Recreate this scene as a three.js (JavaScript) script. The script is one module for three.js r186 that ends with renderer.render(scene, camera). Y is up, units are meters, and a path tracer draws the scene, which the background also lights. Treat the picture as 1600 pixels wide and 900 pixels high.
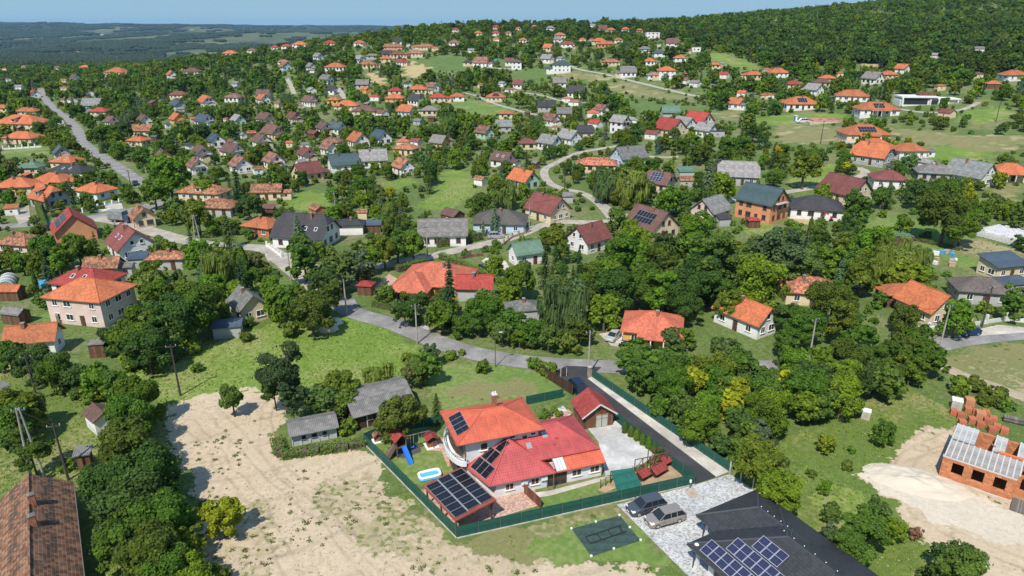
import * as THREE from 'three';
import { mergeGeometries } from 'three/addons/utils/BufferGeometryUtils.js';

// ---------- camera, sky, sun, exposure ----------
const scene = new THREE.Scene();
const CAM_H = 52, PITCH = 21 * Math.PI / 180, FPX = 1067;          // drone height (m), tilt, focal length in photo pixels
const camera = new THREE.PerspectiveCamera(2 * Math.atan(450 / FPX) * 180 / Math.PI, 16 / 9, 1, 40000);
camera.position.set(0, CAM_H, 0);
camera.rotation.set(-PITCH, 0, 0);
const renderer = new THREE.WebGLRenderer({ antialias: true });
renderer.toneMapping = THREE.LinearToneMapping;
renderer.toneMappingExposure = 1.28;
renderer.shadowMap.enabled = true;
{ // clear summer sky: air only
  const w = 256, h = 128, a = new Float32Array(w * h * 4);
  for (let j = 0; j < h; j++) {
    const e = ((j + 0.5) / h - 0.5) * Math.PI, s = Math.max(0, Math.sin(e));
    const k = Math.pow(s, 0.55);
    const c = [0.285 - 0.15 * k, 0.445 - 0.19 * k, 0.55 - 0.06 * k];
    for (let i = 0; i < w; i++) a.set([c[0], c[1], c[2], 1], (j * w + i) * 4);
  }
  const sky = new THREE.DataTexture(a, w, h, THREE.RGBAFormat, THREE.FloatType);
  sky.mapping = THREE.EquirectangularReflectionMapping; sky.magFilter = THREE.LinearFilter; sky.minFilter = THREE.LinearFilter; sky.needsUpdate = true;
  scene.background = sky; scene.environment = sky;
}
const sun = new THREE.DirectionalLight(new THREE.Color(1, 0.945, 0.86), 4.3);
sun.position.set(-0.235, 0.80, 0.55).multiplyScalar(400);
sun.position.z -= 150; sun.target.position.set(0, 0, -150);
sun.castShadow = true; sun.shadow.mapSize.set(4096, 4096);
Object.assign(sun.shadow.camera, { left: -260, right: 260, top: 260, bottom: -260, near: 10, far: 1200 });
scene.add(sun, sun.target);
scene.fog = new THREE.FogExp2(0x86b4d6, 0.00004);

// ---------- small tools ----------
let _s = 12345;
function seed(n) { _s = (n * 2654435761) >>> 0 || 1; }
function rnd() { _s = (_s + 0x6D2B79F5) >>> 0; let t = _s; t = Math.imul(t ^ (t >>> 15), t | 1); t ^= t + Math.imul(t ^ (t >>> 7), t | 61); return ((t ^ (t >>> 14)) >>> 0) / 4294967296; }
const rr = (a, b) => a + (b - a) * rnd();
const clamp = (v, a, b) => v < a ? a : v > b ? b : v;
const lerp = (a, b, t) => a + (b - a) * t;
const sstep = (a, b, v) => { const t = clamp((v - a) / (b - a), 0, 1); return t * t * (3 - 2 * t); };
function hash2(i, j) { let h = Math.imul(i, 374761393) + Math.imul(j, 668265263) | 0; h = Math.imul(h ^ (h >>> 13), 1274126177); return ((h ^ (h >>> 16)) >>> 0) / 4294967296; }
function noise(x, y) { // value noise 0..1
  const i = Math.floor(x), j = Math.floor(y); let u = x - i, v = y - j; u = u * u * (3 - 2 * u); v = v * v * (3 - 2 * v);
  const a = hash2(i, j), b = hash2(i + 1, j), c = hash2(i, j + 1), d = hash2(i + 1, j + 1);
  return a + (b - a) * u + (c - a) * v + (a - b - c + d) * u * v;
}
const fbm = (x, y, n = 4) => { let s = 0, a = 0.5, t = 0; for (let k = 0; k < n; k++) { s += a * noise(x, y); t += a; x = x * 2.03 + 17.3; y = y * 2.03 - 9.1; a *= 0.5; } return s / t; };
const names = {};
function numbered(n) { const k = names[n] = (names[n] ?? -1) + 1; return k ? n + '_' + String(k).padStart(3, '0') : n; }
function tag(o, label, category, group, kind) { if (label) o.userData.label = label; if (category) o.userData.category = category; if (group) o.userData.group = group; if (kind) o.userData.kind = kind; return o; }
function shadows(o) { o.castShadow = true; o.receiveShadow = true; return o; }
function structure(mesh, name) { mesh.name = numbered(name); mesh.userData.kind = 'structure'; shadows(mesh); scene.add(mesh); return mesh; }
const lin = (r, g, b) => new THREE.Color().setRGB(r, g, b);

// ---------- terrain: valley floor, village slope, wooded hill on one side, far plain ----------
const HD = [0, 150, 220, 300, 400, 500, 620, 760, 900, 1150, 1500, 2200, 3000, 4500, 6500, 9000, 14000];
const HU = [-1.4, -0.75, -0.56, -0.33, -0.12, 0, 0.28, 0.61, 0.85, 1.5];
const HT = [[0,0,0,0,0,0,0,0,0,0],
  [0,0,0,0,0,0,0,0,0,0],
  [0,0,0,0,0,0,2,5,7,8],
  [0,0,0,0,0.5,1,7,15,19,22],
  [0,1,2,4,5.5,6,14,26,31,36],
  [0,2,5,13,16,16,24,35,42,48],
  [2,4,9,24,33,33,38,47,56,62],
  [-2,0,6,28,43,44,48,60,68,74],
  [-6,-4,0,15,46,48,57,76,84,90],
  [-14,-11,-9,-4,30,36,61,90,100,105],
  [-28,-26,-25,-24,-10,0,45,85,100,110],
  [-48,-46,-46,-44,-42,-36,0,40,70,90],
  [-58,-55,-56,-54,-52,-50,-30,0,20,40],
  [-20,-14,-16,-20,-19,-18,-10,0,10,20],
  [30,24,16,10,13,14,12,10,10,10],
  [88,78,58,40,33,30,30,30,30,30],
  [60,60,50,40,40,40,40,40,40,40]];
function spot(arr, v) { let i = 0; while (i < arr.length - 2 && arr[i + 1] < v) i++; return [i, clamp((v - arr[i]) / (arr[i + 1] - arr[i]), 0, 1)]; }
function cub(p0, p1, p2, p3, t) { return p1 + 0.5 * t * (p2 - p0 + t * (2 * p0 - 5 * p1 + 4 * p2 - p3 + t * (3 * (p1 - p2) + p3 - p0))); }
function rawHeight(x, z) {
  const d = Math.max(1, Math.hypot(-z, x * 0.35)), u = clamp(x / Math.max(60, -z), -1.4, 1.5);
  const [i, s] = spot(HD, d), [j, t] = spot(HU, u);
  const row = k => { const r = HT[clamp(k, 0, HD.length - 1)]; return cub(r[Math.max(0, j - 1)], r[j], r[j + 1], r[Math.min(r.length - 1, j + 2)], t); };
  let h = cub(row(i - 1), row(i), row(i + 1), row(i + 2), s);
  if (d < 150) h = 0;
  const k = sstep(150, 420, d);
  h += k * (fbm(x / 70, z / 70, 3) - 0.5) * 4;
  h += sstep(1200, 4000, d) * (fbm(x / 900 + 5, z / 900, 4) - 0.5) * 130;
  return h;
}
function lines(fine0, fine1, step, grow, out0, out1) {
  const a = []; for (let v = fine0; v <= fine1 + 1e-6; v += step) a.push(v);
  let s = step, v = fine1; while (v < out1) { s *= grow; v += s; a.push(v); }
  s = step; v = fine0; while (v > out0) { s *= grow; v -= s; a.unshift(v); }
  return a;
}
const NEAR = { x0: -130, x1: 130, z0: -250, z1: -30 }, MID = 820;
const XS = lines(-130, 130, 2.5, 1.045, -11000, 11000), ZS = lines(-250, -30, 2.5, 1.045, -15000, 160);
const NX = XS.length, NZ = ZS.length, YS = new Float32Array(NX * NZ);
for (let j = 0; j < NZ; j++) for (let i = 0; i < NX; i++) YS[j * NX + i] = rawHeight(XS[i], ZS[j]);
function bs(arr, v) { let a = 0, b = arr.length - 2; while (a < b) { const m = (a + b + 1) >> 1; if (arr[m] <= v) a = m; else b = m - 1; } return a; }
function hAt(x, z) {
  const i = bs(XS, x), j = bs(ZS, z), u = clamp((x - XS[i]) / (XS[i + 1] - XS[i]), 0, 1), v = clamp((z - ZS[j]) / (ZS[j + 1] - ZS[j]), 0, 1);
  const a = YS[j * NX + i], b = YS[j * NX + i + 1], c = YS[(j + 1) * NX + i], d = YS[(j + 1) * NX + i + 1];
  return u + v < 1 ? a + (b - a) * u + (c - a) * v : d + (c - d) * (1 - u) + (b - d) * (1 - v);
}
// a photo pixel gives a direction; the distance comes from the ground it meets (lift: height above that ground)
const SP = Math.sin(PITCH), CP = Math.cos(PITCH);
function G(px, py, lift = 0) {
  const dx = (px - 800) / FPX, dy = -(py - 450) / FPX, y = -SP + dy * CP, z = -CP - dy * SP;
  let t = 30, p = 30; const f = t => CAM_H + y * t - lift - hAt(dx * t, z * t);
  while (t < 12000) { if (f(t) < 0) break; p = t; t *= 1.012; }
  for (let k = 0; k < 24; k++) { const m = (p + t) / 2; if (f(m) < 0) t = m; else p = m; }
  const q = new THREE.Vector3(dx * t, 0, z * t); q.y = hAt(q.x, q.z); q.ppm = FPX / t; q.d = -q.z; return q;
}
function onCrest(px, py, lift) { // a thing seen against the far plain stands on the crest that the ray passes closest to
  const q = G(px, py, lift); if (q.d < 1000) return q; const dx = (px - 800) / FPX, dy = -(py - 450) / FPX, y = -SP + dy * CP, z = -CP - dy * SP; let best = 1e9, bt = 600; for (let t = 420; t < 980; t += 8) { const f = CAM_H + y * t - lift - hAt(dx * t, z * t); if (f < best) { best = f; bt = t; } }
  if (best > 14) return q; const c = new THREE.Vector3(dx * bt, 0, z * bt); c.y = hAt(c.x, c.z); c.ppm = FPX / bt; c.d = -c.z; return c;
}
function toPixel(x, y, z) { const yy = y - CAM_H, zc = -(yy * SP + z * CP), up = yy * CP - z * SP; return [800 + FPX * x / zc, 450 - FPX * up / zc, zc]; }
// fixed-height version for things on the flat lots
function at(px, py, h = 0) { const dx = (px - 800) / FPX, dy = -(py - 450) / FPX, t = (h - CAM_H) / (-SP + dy * CP); return new THREE.Vector3(dx * t, h, (-CP - dy * SP) * t); }

// ---------- ground cover map ----------
// classes: 0 garden green, 1 bare dirt, 2 lush meadow, 3 lawn, 4 dry grass, 5 white sand, 6 weeds, 7 tan crop, 8 vineyard green, 9 wood floor, 10 thin weeds on dirt
const COVER = [
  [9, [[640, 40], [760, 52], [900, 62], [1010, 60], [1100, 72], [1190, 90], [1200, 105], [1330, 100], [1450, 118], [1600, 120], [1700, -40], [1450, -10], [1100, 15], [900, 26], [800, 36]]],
  [2, [[185, 588], [300, 548], [420, 505], [500, 492], [540, 494], [600, 512], [655, 545], [672, 575], [560, 600], [480, 606], [420, 604], [300, 622], [268, 640], [215, 620]]],
  [6, [[0, 570], [60, 560], [190, 590], [260, 640], [262, 720], [300, 800], [290, 1000], [-60, 1000], [-60, 600]]],
  [1, [[268, 632], [300, 616], [420, 605], [440, 640], [436, 668], [428, 690], [446, 716], [500, 706], [560, 700], [585, 712], [592, 745], [640, 790], [700, 850], [800, 868], [915, 882], [1010, 878], [1062, 902], [1085, 1000], [250, 1000], [300, 900], [318, 800], [285, 720], [262, 680]]],
  [10, [[500, 752], [560, 738], [600, 752], [640, 790], [700, 850], [800, 868], [860, 880], [800, 905], [700, 910], [640, 870], [560, 850], [480, 800]]],
  [10, [[310, 870], [350, 810], [420, 780], [440, 830], [430, 900], [440, 1000], [300, 1000]]],
  [4, [[700, 842], [716, 842], [960, 790], [975, 800], [900, 822], [830, 850], [860, 880], [760, 870]]],
  [3, [[880, 812], [972, 797], [1042, 880], [1030, 888], [940, 872], [850, 890], [830, 850]]],
  [4, [[716, 846], [972, 787], [988, 806], [910, 824], [800, 852], [740, 864]]],
  [3, [[670, 600], [690, 572], [760, 565], [825, 572], [884, 618], [820, 634], [700, 645], [680, 620]]],
  [4, [[715, 602], [800, 592], [850, 606], [830, 622], [740, 628], [700, 622]]],
  [3, [[578, 690], [600, 676], [685, 665], [720, 720], [745, 760], [660, 768]]],
  [3, [[820, 775], [870, 762], [960, 742], [975, 760], [840, 792]]],
  [6, [[1140, 735], [1180, 700], [1300, 650], [1420, 610], [1490, 640], [1480, 700], [1390, 740], [1420, 800], [1480, 860], [1560, 1000], [1380, 1000], [1220, 800]]],
  [2, [[1255, 770], [1330, 760], [1385, 800], [1360, 840], [1300, 830]]],
  [1, [[1400, 700], [1440, 672], [1500, 665], [1490, 720], [1640, 790], [1700, 1000], [1540, 1000], [1440, 850], [1400, 790], [1340, 745], [1390, 735]]],
  [5, [[1335, 738], [1400, 742], [1450, 735], [1480, 760], [1560, 790], [1640, 820], [1620, 860], [1480, 820], [1420, 790], [1380, 770]]],
  [4, [[1465, 562], [1520, 545], [1700, 525], [1700, 640], [1600, 618], [1510, 588]]],
  [3, [[1345, 345], [1400, 335], [1480, 358], [1600, 400], [1600, 412], [1500, 420], [1420, 375], [1360, 372]]],
  [4, [[1470, 382], [1530, 372], [1600, 395], [1600, 415], [1500, 400]]],
  [2, [[1225, 285], [1250, 262], [1300, 255], [1310, 280], [1270, 292]]],
  [2, [[1430, 228], [1500, 230], [1560, 238], [1540, 255], [1440, 250]]],
  [4, [[1385, 197], [1440, 205], [1600, 215], [1600, 238], [1520, 236], [1440, 222], [1400, 212]]],
  [2, [[1505, 175], [1570, 165], [1580, 188], [1520, 195]]],
  [4, [[1540, 288], [1600, 292], [1600, 315], [1545, 310]]],
  [2, [[445, 308], [480, 298], [515, 305], [520, 322], [480, 330], [450, 322]]],
  [2, [[690, 270], [730, 262], [745, 300], [700, 330], [650, 325], [680, 300]]],
  [2, [[590, 285], [640, 278], [655, 285], [620, 296]]],
  [3, [[690, 160], [720, 150], [800, 168], [800, 182], [740, 176]]],
  [8, [[645, 96], [690, 88], [725, 90], [728, 112], [690, 112], [660, 104]]],
  [7, [[626, 112], [640, 95], [672, 106], [650, 122], [630, 118]]],
  [7, [[570, 116], [585, 112], [606, 130], [585, 132]]],
  [8, [[800, 112], [850, 108], [868, 120], [830, 128], [800, 126]]],
  [4, [[860, 112], [905, 112], [960, 124], [940, 128], [880, 122]]],
  [4, [[948, 132], [975, 126], [1015, 140], [1092, 152], [1060, 156], [1000, 150], [955, 142]]],
  [8, [[975, 164], [1010, 160], [1105, 168], [1110, 176], [1000, 175]]],
  [4, [[1105, 176], [1150, 172], [1155, 184], [1120, 186]]],
  [2, [[1100, 86], [1130, 82], [1190, 104], [1180, 112], [1120, 98]]],
  [7, [[1342, 100], [1372, 100], [1374, 105], [1342, 105]]],
  [4, [[1205, 198], [1240, 192], [1320, 200], [1330, 222], [1230, 225], [1205, 210]]],
  [2, [[1170, 185], [1230, 178], [1290, 176], [1330, 182], [1300, 190], [1210, 196]]],
  [7, [[1240, 345], [1262, 352], [1272, 342], [1240, 330], [1226, 334]]],
  [3, [[5, 235], [75, 228], [80, 240], [10, 246]]],
  [3, [[95, 500], [20, 510], [120, 470], [150, 480]]],
  [5, [[505, 503], [520, 500], [530, 508], [512, 518], [504, 514]]],
  [2, [[1160, 352], [1200, 348], [1215, 360], [1170, 366]]],
  [1, [[262, 640], [272, 632], [300, 700], [280, 690]]],
];
const world = COVER.map(([c, pts]) => [c, pts.map(([x, y]) => { if (y > 990) y = 960; const q = G(x, Math.max(y, 44)); return [q.x, q.z]; })]);
function raster(x0, x1, z0, z1, n) {
  const m = new Uint8Array(n * n);
  for (const [c, p] of world) {
    for (let j = 0; j < n; j++) {
      const z = z0 + (j + 0.5) / n * (z1 - z0), xs = [];
      for (let k = 0; k < p.length; k++) { const a = p[k], b = p[(k + 1) % p.length]; if ((a[1] > z) !== (b[1] > z)) xs.push(a[0] + (z - a[1]) / (b[1] - a[1]) * (b[0] - a[0])); }
      xs.sort((a, b) => a - b);
      for (let k = 0; k + 1 < xs.length; k += 2) { const i0 = Math.max(0, Math.ceil((xs[k] - x0) / (x1 - x0) * n - 0.5)), i1 = Math.min(n - 1, Math.floor((xs[k + 1] - x0) / (x1 - x0) * n - 0.5)); for (let i = i0; i <= i1; i++) m[j * n + i] = c; }
    }
  }
  return (x, z) => { const i = Math.floor((x - x0) / (x1 - x0) * n), j = Math.floor((z - z0) / (z1 - z0) * n); return i < 0 || j < 0 || i >= n || j >= n ? 0 : m[j * n + i]; };
}
const nearClass = raster(NEAR.x0, NEAR.x1, NEAR.z0, NEAR.z1, 1024), midClass = raster(-MID, MID, -1250, 0, 1536);
const classAt = (x, z) => x > NEAR.x0 && x < NEAR.x1 && z > NEAR.z0 && z < NEAR.z1 ? nearClass(x, z) : midClass(x, z);
// base colours of ground cover (linear), a few tones each
const TONES = {
  0: [[0.085, 0.13, 0.028], [0.12, 0.165, 0.04], [0.17, 0.165, 0.075]], 1: [[0.46, 0.365, 0.245], [0.50, 0.405, 0.28], [0.41, 0.325, 0.215]], 2: [[0.125, 0.20, 0.025], [0.165, 0.23, 0.04], [0.22, 0.235, 0.075]],
  3: [[0.115, 0.185, 0.035], [0.145, 0.21, 0.045], [0.19, 0.215, 0.07]], 4: [[0.20, 0.185, 0.075], [0.15, 0.165, 0.05], [0.30, 0.255, 0.14]], 5: [[0.55, 0.48, 0.375], [0.50, 0.43, 0.33], [0.46, 0.39, 0.30]],
  6: [[0.10, 0.15, 0.026], [0.15, 0.18, 0.042], [0.22, 0.205, 0.08]], 7: [[0.38, 0.29, 0.14], [0.42, 0.33, 0.17], [0.34, 0.27, 0.13]], 8: [[0.09, 0.15, 0.03], [0.11, 0.17, 0.04], [0.08, 0.13, 0.03]],
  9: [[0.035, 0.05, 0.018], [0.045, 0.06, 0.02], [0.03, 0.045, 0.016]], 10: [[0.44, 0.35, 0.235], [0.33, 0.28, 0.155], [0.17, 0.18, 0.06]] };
const toB = v => 255 * (v <= 0.0031308 ? v * 12.92 : 1.055 * Math.pow(v, 1 / 2.4) - 0.055);
const RUTS = [[[432, 612], [418, 650], [414, 690], [440, 735], [510, 785], [590, 845], [650, 905]], [[330, 640], [380, 690], [425, 740], [500, 800], [560, 870], [590, 920]], [[300, 660], [345, 720], [400, 790], [440, 860], [460, 920]], [[1500, 672], [1440, 700], [1400, 740]], [[1430, 800], [1500, 840], [1600, 880]]].map(l => l.map(([x, y]) => at(x, y)));   // where lorries drove over the soil
function rut(x, z) { let m = 0; for (const l of RUTS) for (let i = 0; i + 1 < l.length; i++) { const a = l[i], b = l[i + 1], dx = b.x - a.x, dz = b.z - a.z, L2 = dx * dx + dz * dz, t = clamp(((x - a.x) * dx + (z - a.z) * dz) / L2, 0, 1), d = Math.hypot(x - a.x - dx * t, z - a.z - dz * t); if (d < 1.4) m = Math.max(m, 1 - Math.abs(d - 0.85) / 0.3); } return Math.max(0, m); }
function coverTexture(x0, x1, z0, z1, n, cls, warp, fine) {
  const a = new Uint8Array(n * n * 4);
  for (let j = 0; j < n; j++) for (let i = 0; i < n; i++) {
    const x = x0 + (i + 0.5) / n * (x1 - x0), z = z1 + (j + 0.5) / n * (z0 - z1);
    const wx = (noise(x / warp, z / warp) - 0.5) * warp * 1.6 + (noise(x / warp * 4, z / warp * 4 + 9) - 0.5) * warp * 0.7, wz = (noise(x / warp + 40, z / warp + 7) - 0.5) * warp * 1.6 + (noise(x / warp * 4 + 3, z / warp * 4) - 0.5) * warp * 0.7;
    const c = cls(x + wx, z + wz), t = TONES[c], n1 = fbm(x / 9 + c * 7, z / 9, 3), n2 = noise(x / fine, z / fine), n3 = noise(x / fine * 3.1 + 5, z / fine * 3.1);
    let p = c === 1 || c === 5 ? (n1 - 0.4) * 2 + (n2 - 0.5) * 0.5 : (n1 - 0.42) * 2.6 + (n2 - 0.5) * 1.1;
    let k1 = clamp(p + 0.3, 0, 1), k2 = clamp(p * 1.6 - 0.55, 0, 1);
    if (c === 10) { const b = fbm(x / 7 + 3, z / 7, 3); k1 = sstep(0.42, 0.62, fbm(x / 0.7, z / 0.7, 3) * 0.6 + b * 0.4); k2 = sstep(0.58, 0.66, fbm(x / 0.5 + 30, z / 0.5, 2) * 0.6 + b * 0.4); }
    const g = 0.80 + 0.4 * (n3 * 0.6 + n2 * 0.4);
    if (c === 8) k2 = Math.sin((x * 0.8 + z * 0.6) * 2.4) > 0.3 ? 1 : 0;
    const o = (j * n + i) * 4;
    for (let q = 0; q < 3; q++) a[o + q] = clamp(toB((lerp(lerp(t[0][q], t[1][q], k1), t[2][q], k2)) * g), 0, 255);
    a[o + 3] = 255;
    if (n > 1 && fine < 1 && (c === 1 || c === 10)) { const m = rut(x + (noise(x / 3, z / 3) - 0.5) * 1.2, z) * (0.1 + 0.75 * noise(x / 1.5 + 3, z / 1.5)); if (m > 0) { a[o] *= 1 - 0.17 * m; a[o + 1] *= 1 - 0.18 * m; a[o + 2] *= 1 - 0.19 * m; } }
    if (c === 1) { // wheel tracks pressed into the dirt: darker damp soil in streaks
      const s = Math.sin((x * 0.55 + z * 0.83) * 1.1 + fbm(x / 14, z / 14, 2) * 9), m = sstep(0.86, 1, s) * sstep(0.42, 0.6, noise(x / 11 + 3, z / 11));
      if (m > 0) for (let q = 0; q < 3; q++) a[o + q] *= 1 - 0.07 * m;
      const pb = noise(x * 2.6, z * 2.6); if (pb > 0.93) for (let q = 0; q < 3; q++) a[o + q] *= 0.8;
    }
    if ((c === 6 || c === 2) && hash2(i, j) > 0.9965 && noise(x / 7, z / 7 + 50) > 0.5) { a[o] = 215; a[o + 1] = 212; a[o + 2] = 190; }   // white wild flowers
  }
  const tx = new THREE.DataTexture(a, n, n, THREE.RGBAFormat); tx.colorSpace = THREE.SRGBColorSpace; tx.magFilter = THREE.LinearFilter; tx.minFilter = THREE.LinearMipmapLinearFilter; tx.generateMipmaps = true; tx.needsUpdate = true; return tx;
}
function farColor(x, z) { // woods and fields on the far plain
  const d = -z, f = fbm(x / 300 + 3, z / 420, 4), p = noise(Math.floor(x / 130) * 3.7, Math.floor(z / 210) * 5.1);
  if (d > 900 && f > 0.525 && d < 6500) return p > 0.66 ? [0.15, 0.14, 0.075] : p > 0.4 ? [0.06, 0.085, 0.03] : [0.09, 0.105, 0.045];
  return f > 0.5 ? [0.026, 0.044, 0.019] : [0.015, 0.029, 0.014];
}
{
  const nearTex = coverTexture(NEAR.x0, NEAR.x1, NEAR.z0, NEAR.z1, 2048, nearClass, 1.6, 0.45), midTex = coverTexture(-MID, MID, -1250, 0, 2048, midClass, 5, 2.2);
  const sets = [{ n: 'ground', cells: [] }, { n: 'village_ground', cells: [] }, { n: 'distant_ground', cells: [] }];
  for (let j = 0; j < NZ - 1; j++) for (let i = 0; i < NX - 1; i++) {
    const x = (XS[i] + XS[i + 1]) / 2, z = (ZS[j] + ZS[j + 1]) / 2;
    const inMid = XS[i] >= -MID && XS[i + 1] <= MID && ZS[j] >= -1250 && ZS[j + 1] <= 0;
    sets[x > NEAR.x0 && x < NEAR.x1 && z > NEAR.z0 && z < NEAR.z1 ? 0 : inMid ? 1 : 2].cells.push([i, j]);
  }
  sets.forEach((s, k) => {
    const map = new Map(), pos = [], uv = [], col = [], idx = [];
    const vert = (i, j) => { const key = j * NX + i; if (map.has(key)) return map.get(key); const x = XS[i], z = ZS[j], q = pos.length / 3; pos.push(x, YS[key], z); map.set(key, q);
      if (k === 0) uv.push((x - NEAR.x0) / (NEAR.x1 - NEAR.x0), (NEAR.z1 - z) / (NEAR.z1 - NEAR.z0)); else if (k === 1) uv.push((x + MID) / (2 * MID), -z / 1250); else { uv.push(x / 10, z / 10); col.push(...farColor(x, z)); } return q; };
    for (const [i, j] of s.cells) { const a = vert(i, j), b = vert(i + 1, j), c = vert(i, j + 1), d = vert(i + 1, j + 1); idx.push(a, c, b, b, c, d); }
    const g = new THREE.BufferGeometry(); g.setAttribute('position', new THREE.Float32BufferAttribute(pos, 3)); g.setAttribute('uv', new THREE.Float32BufferAttribute(uv, 2)); if (col.length) g.setAttribute('color', new THREE.Float32BufferAttribute(col, 3)); g.setIndex(idx); g.computeVertexNormals();
    const m = new THREE.MeshStandardMaterial({ roughness: 1, metalness: 0 });
    if (k < 2) { m.map = k ? midTex : nearTex; m.bumpMap = m.map; m.bumpScale = k ? 0.5 : 0.12; } else m.vertexColors = true;
    structure(new THREE.Mesh(g, m), s.n);
  });
}
console.log('ground', NX, NZ);
// ---------- mesh builder ----------
const V = (x, y, z) => new THREE.Vector3(x, y, z);
class MB {
  constructor() { this.p = []; this.n = []; this.u = []; }
  tri(a, b, c) {
    const n = b.clone().sub(a).cross(c.clone().sub(a)); const l = n.length(); if (l < 1e-9) return this; n.divideScalar(l);
    const t = Math.abs(n.y) > 0.999 ? V(1, 0, 0) : V(n.z, 0, -n.x).normalize(), s = n.clone().cross(t);
    for (const q of [a, b, c]) { this.p.push(q.x, q.y, q.z); this.n.push(n.x, n.y, n.z); this.u.push(q.dot(t), q.dot(s)); }
    return this;
  }
  poly(pts) { for (let i = 1; i + 1 < pts.length; i++) this.tri(pts[0], pts[i], pts[i + 1]); return this; }
  slab(pts, t) { // plane with thickness below it; pts counter-clockwise from above
    const lo = pts.map(q => V(q.x, q.y - t, q.z)); this.poly(pts); this.poly([...lo].reverse());
    for (let i = 0; i < pts.length; i++) { const j = (i + 1) % pts.length; this.poly([lo[i], lo[j], pts[j], pts[i]]); } return this;
  }
  box(cx, cy, cz, sx, sy, sz, ry = 0, rz = 0) { // centre, size
    const m = new THREE.Matrix4().makeRotationFromEuler(new THREE.Euler(0, ry, rz, 'YXZ')).setPosition(cx, cy, cz), v = [];
    for (let k = 0; k < 8; k++) v.push(V((k & 1 ? 0.5 : -0.5) * sx, (k & 2 ? 0.5 : -0.5) * sy, (k & 4 ? 0.5 : -0.5) * sz).applyMatrix4(m));
    for (const f of [[4, 5, 7, 6], [1, 0, 2, 3], [5, 1, 3, 7], [0, 4, 6, 2], [6, 7, 3, 2], [0, 1, 5, 4]]) this.poly(f.map(i => v[i])); return this;
  }
  prism(pts, y0, y1) { // footprint [x,z] list
    let a = 0; for (let i = 0; i < pts.length; i++) { const p = pts[i], q = pts[(i + 1) % pts.length]; a += p[0] * q[1] - q[0] * p[1]; }
    if (a > 0) pts = [...pts].reverse();
    const tris = THREE.ShapeUtils.triangulateShape(pts.map(q => new THREE.Vector2(q[0], -q[1])), []);
    for (const [i, j, k] of tris) { const w = (i, y) => V(pts[i][0], y, pts[i][1]); this.tri(w(i, y1), w(j, y1), w(k, y1)); this.tri(w(i, y0), w(k, y0), w(j, y0)); }
    for (let i = 0; i < pts.length; i++) { const p = pts[i], q = pts[(i + 1) % pts.length]; this.poly([V(p[0], y0, p[1]), V(q[0], y0, q[1]), V(q[0], y1, q[1]), V(p[0], y1, p[1])]); } return this;
  }
  tube(a, b, r0, r1 = r0, n = 6) { // tapered bar
    const d = b.clone().sub(a).normalize(), t = Math.abs(d.y) > 0.9 ? V(1, 0, 0) : V(0, 1, 0), e = t.clone().cross(d).normalize(), f = d.clone().cross(e), A = [], B = [];
    for (let i = 0; i < n; i++) { const w = i / n * Math.PI * 2, o = e.clone().multiplyScalar(Math.cos(w)).addScaledVector(f, Math.sin(w)); A.push(a.clone().addScaledVector(o, r0)); B.push(b.clone().addScaledVector(o, r1)); }
    for (let i = 0; i < n; i++) { const j = (i + 1) % n; this.poly([A[i], A[j], B[j], B[i]]); } this.poly([...A].reverse()); this.poly(B); return this;
  }
  geo() { const g = new THREE.BufferGeometry(); g.setAttribute('position', new THREE.Float32BufferAttribute(this.p, 3)); g.setAttribute('normal', new THREE.Float32BufferAttribute(this.n, 3)); g.setAttribute('uv', new THREE.Float32BufferAttribute(this.u, 2)); return g; }
  build(name, mat, parent) { const m = shadows(new THREE.Mesh(this.geo(), mat)); m.name = name; parent.add(m); return m; }
}
function thing(name, label, category, x, y, z, turn = 0, group) { const o = new THREE.Group(); o.name = numbered(name); o.position.set(x, y, z); o.rotation.y = turn; scene.add(o); return tag(o, label, category, group); }
function part(name, geo, mat, parent, x = 0, y = 0, z = 0, ry = 0) { const m = shadows(new THREE.Mesh(geo, mat)); m.name = name; m.position.set(x, y, z); m.rotation.y = ry; parent.add(m); return m; }
function single(name, mb, mat, label, category, x, y, z, turn = 0, group) { const m = mb.build(numbered(name), mat, scene); m.position.set(x, y, z); m.rotation.y = turn; return tag(m, label, category, group); }

// ---------- surface textures (colour and grain only; metres per repeat in the name) ----------
function tex(n, metres, fn, srgb = true) {
  const a = new Uint8Array(n * n * 4);
  for (let j = 0; j < n; j++) for (let i = 0; i < n; i++) { const c = fn(i / n, j / n, i, j), o = (j * n + i) * 4; for (let k = 0; k < 3; k++) a[o + k] = clamp((Array.isArray(c) ? c[k] : c) * 255, 0, 255); a[o + 3] = 255; }
  const t = new THREE.DataTexture(a, n, n, THREE.RGBAFormat); t.wrapS = t.wrapT = THREE.RepeatWrapping; t.magFilter = THREE.LinearFilter; t.minFilter = THREE.LinearMipmapLinearFilter; t.generateMipmaps = true; if (srgb) t.colorSpace = THREE.SRGBColorSpace; t.repeat.set(1 / metres, 1 / metres); t.needsUpdate = true; return t;
}
const wrapN = (u, v, f) => { const w = (a, b) => noise(a * f, b * f); const x = u, y = v; return lerp(lerp(w(x, y), w(x - 1, y), sstep(0.8, 1, x)), lerp(w(x, y - 1), w(x - 1, y - 1), sstep(0.8, 1, x)), sstep(0.8, 1, y)); };
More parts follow.
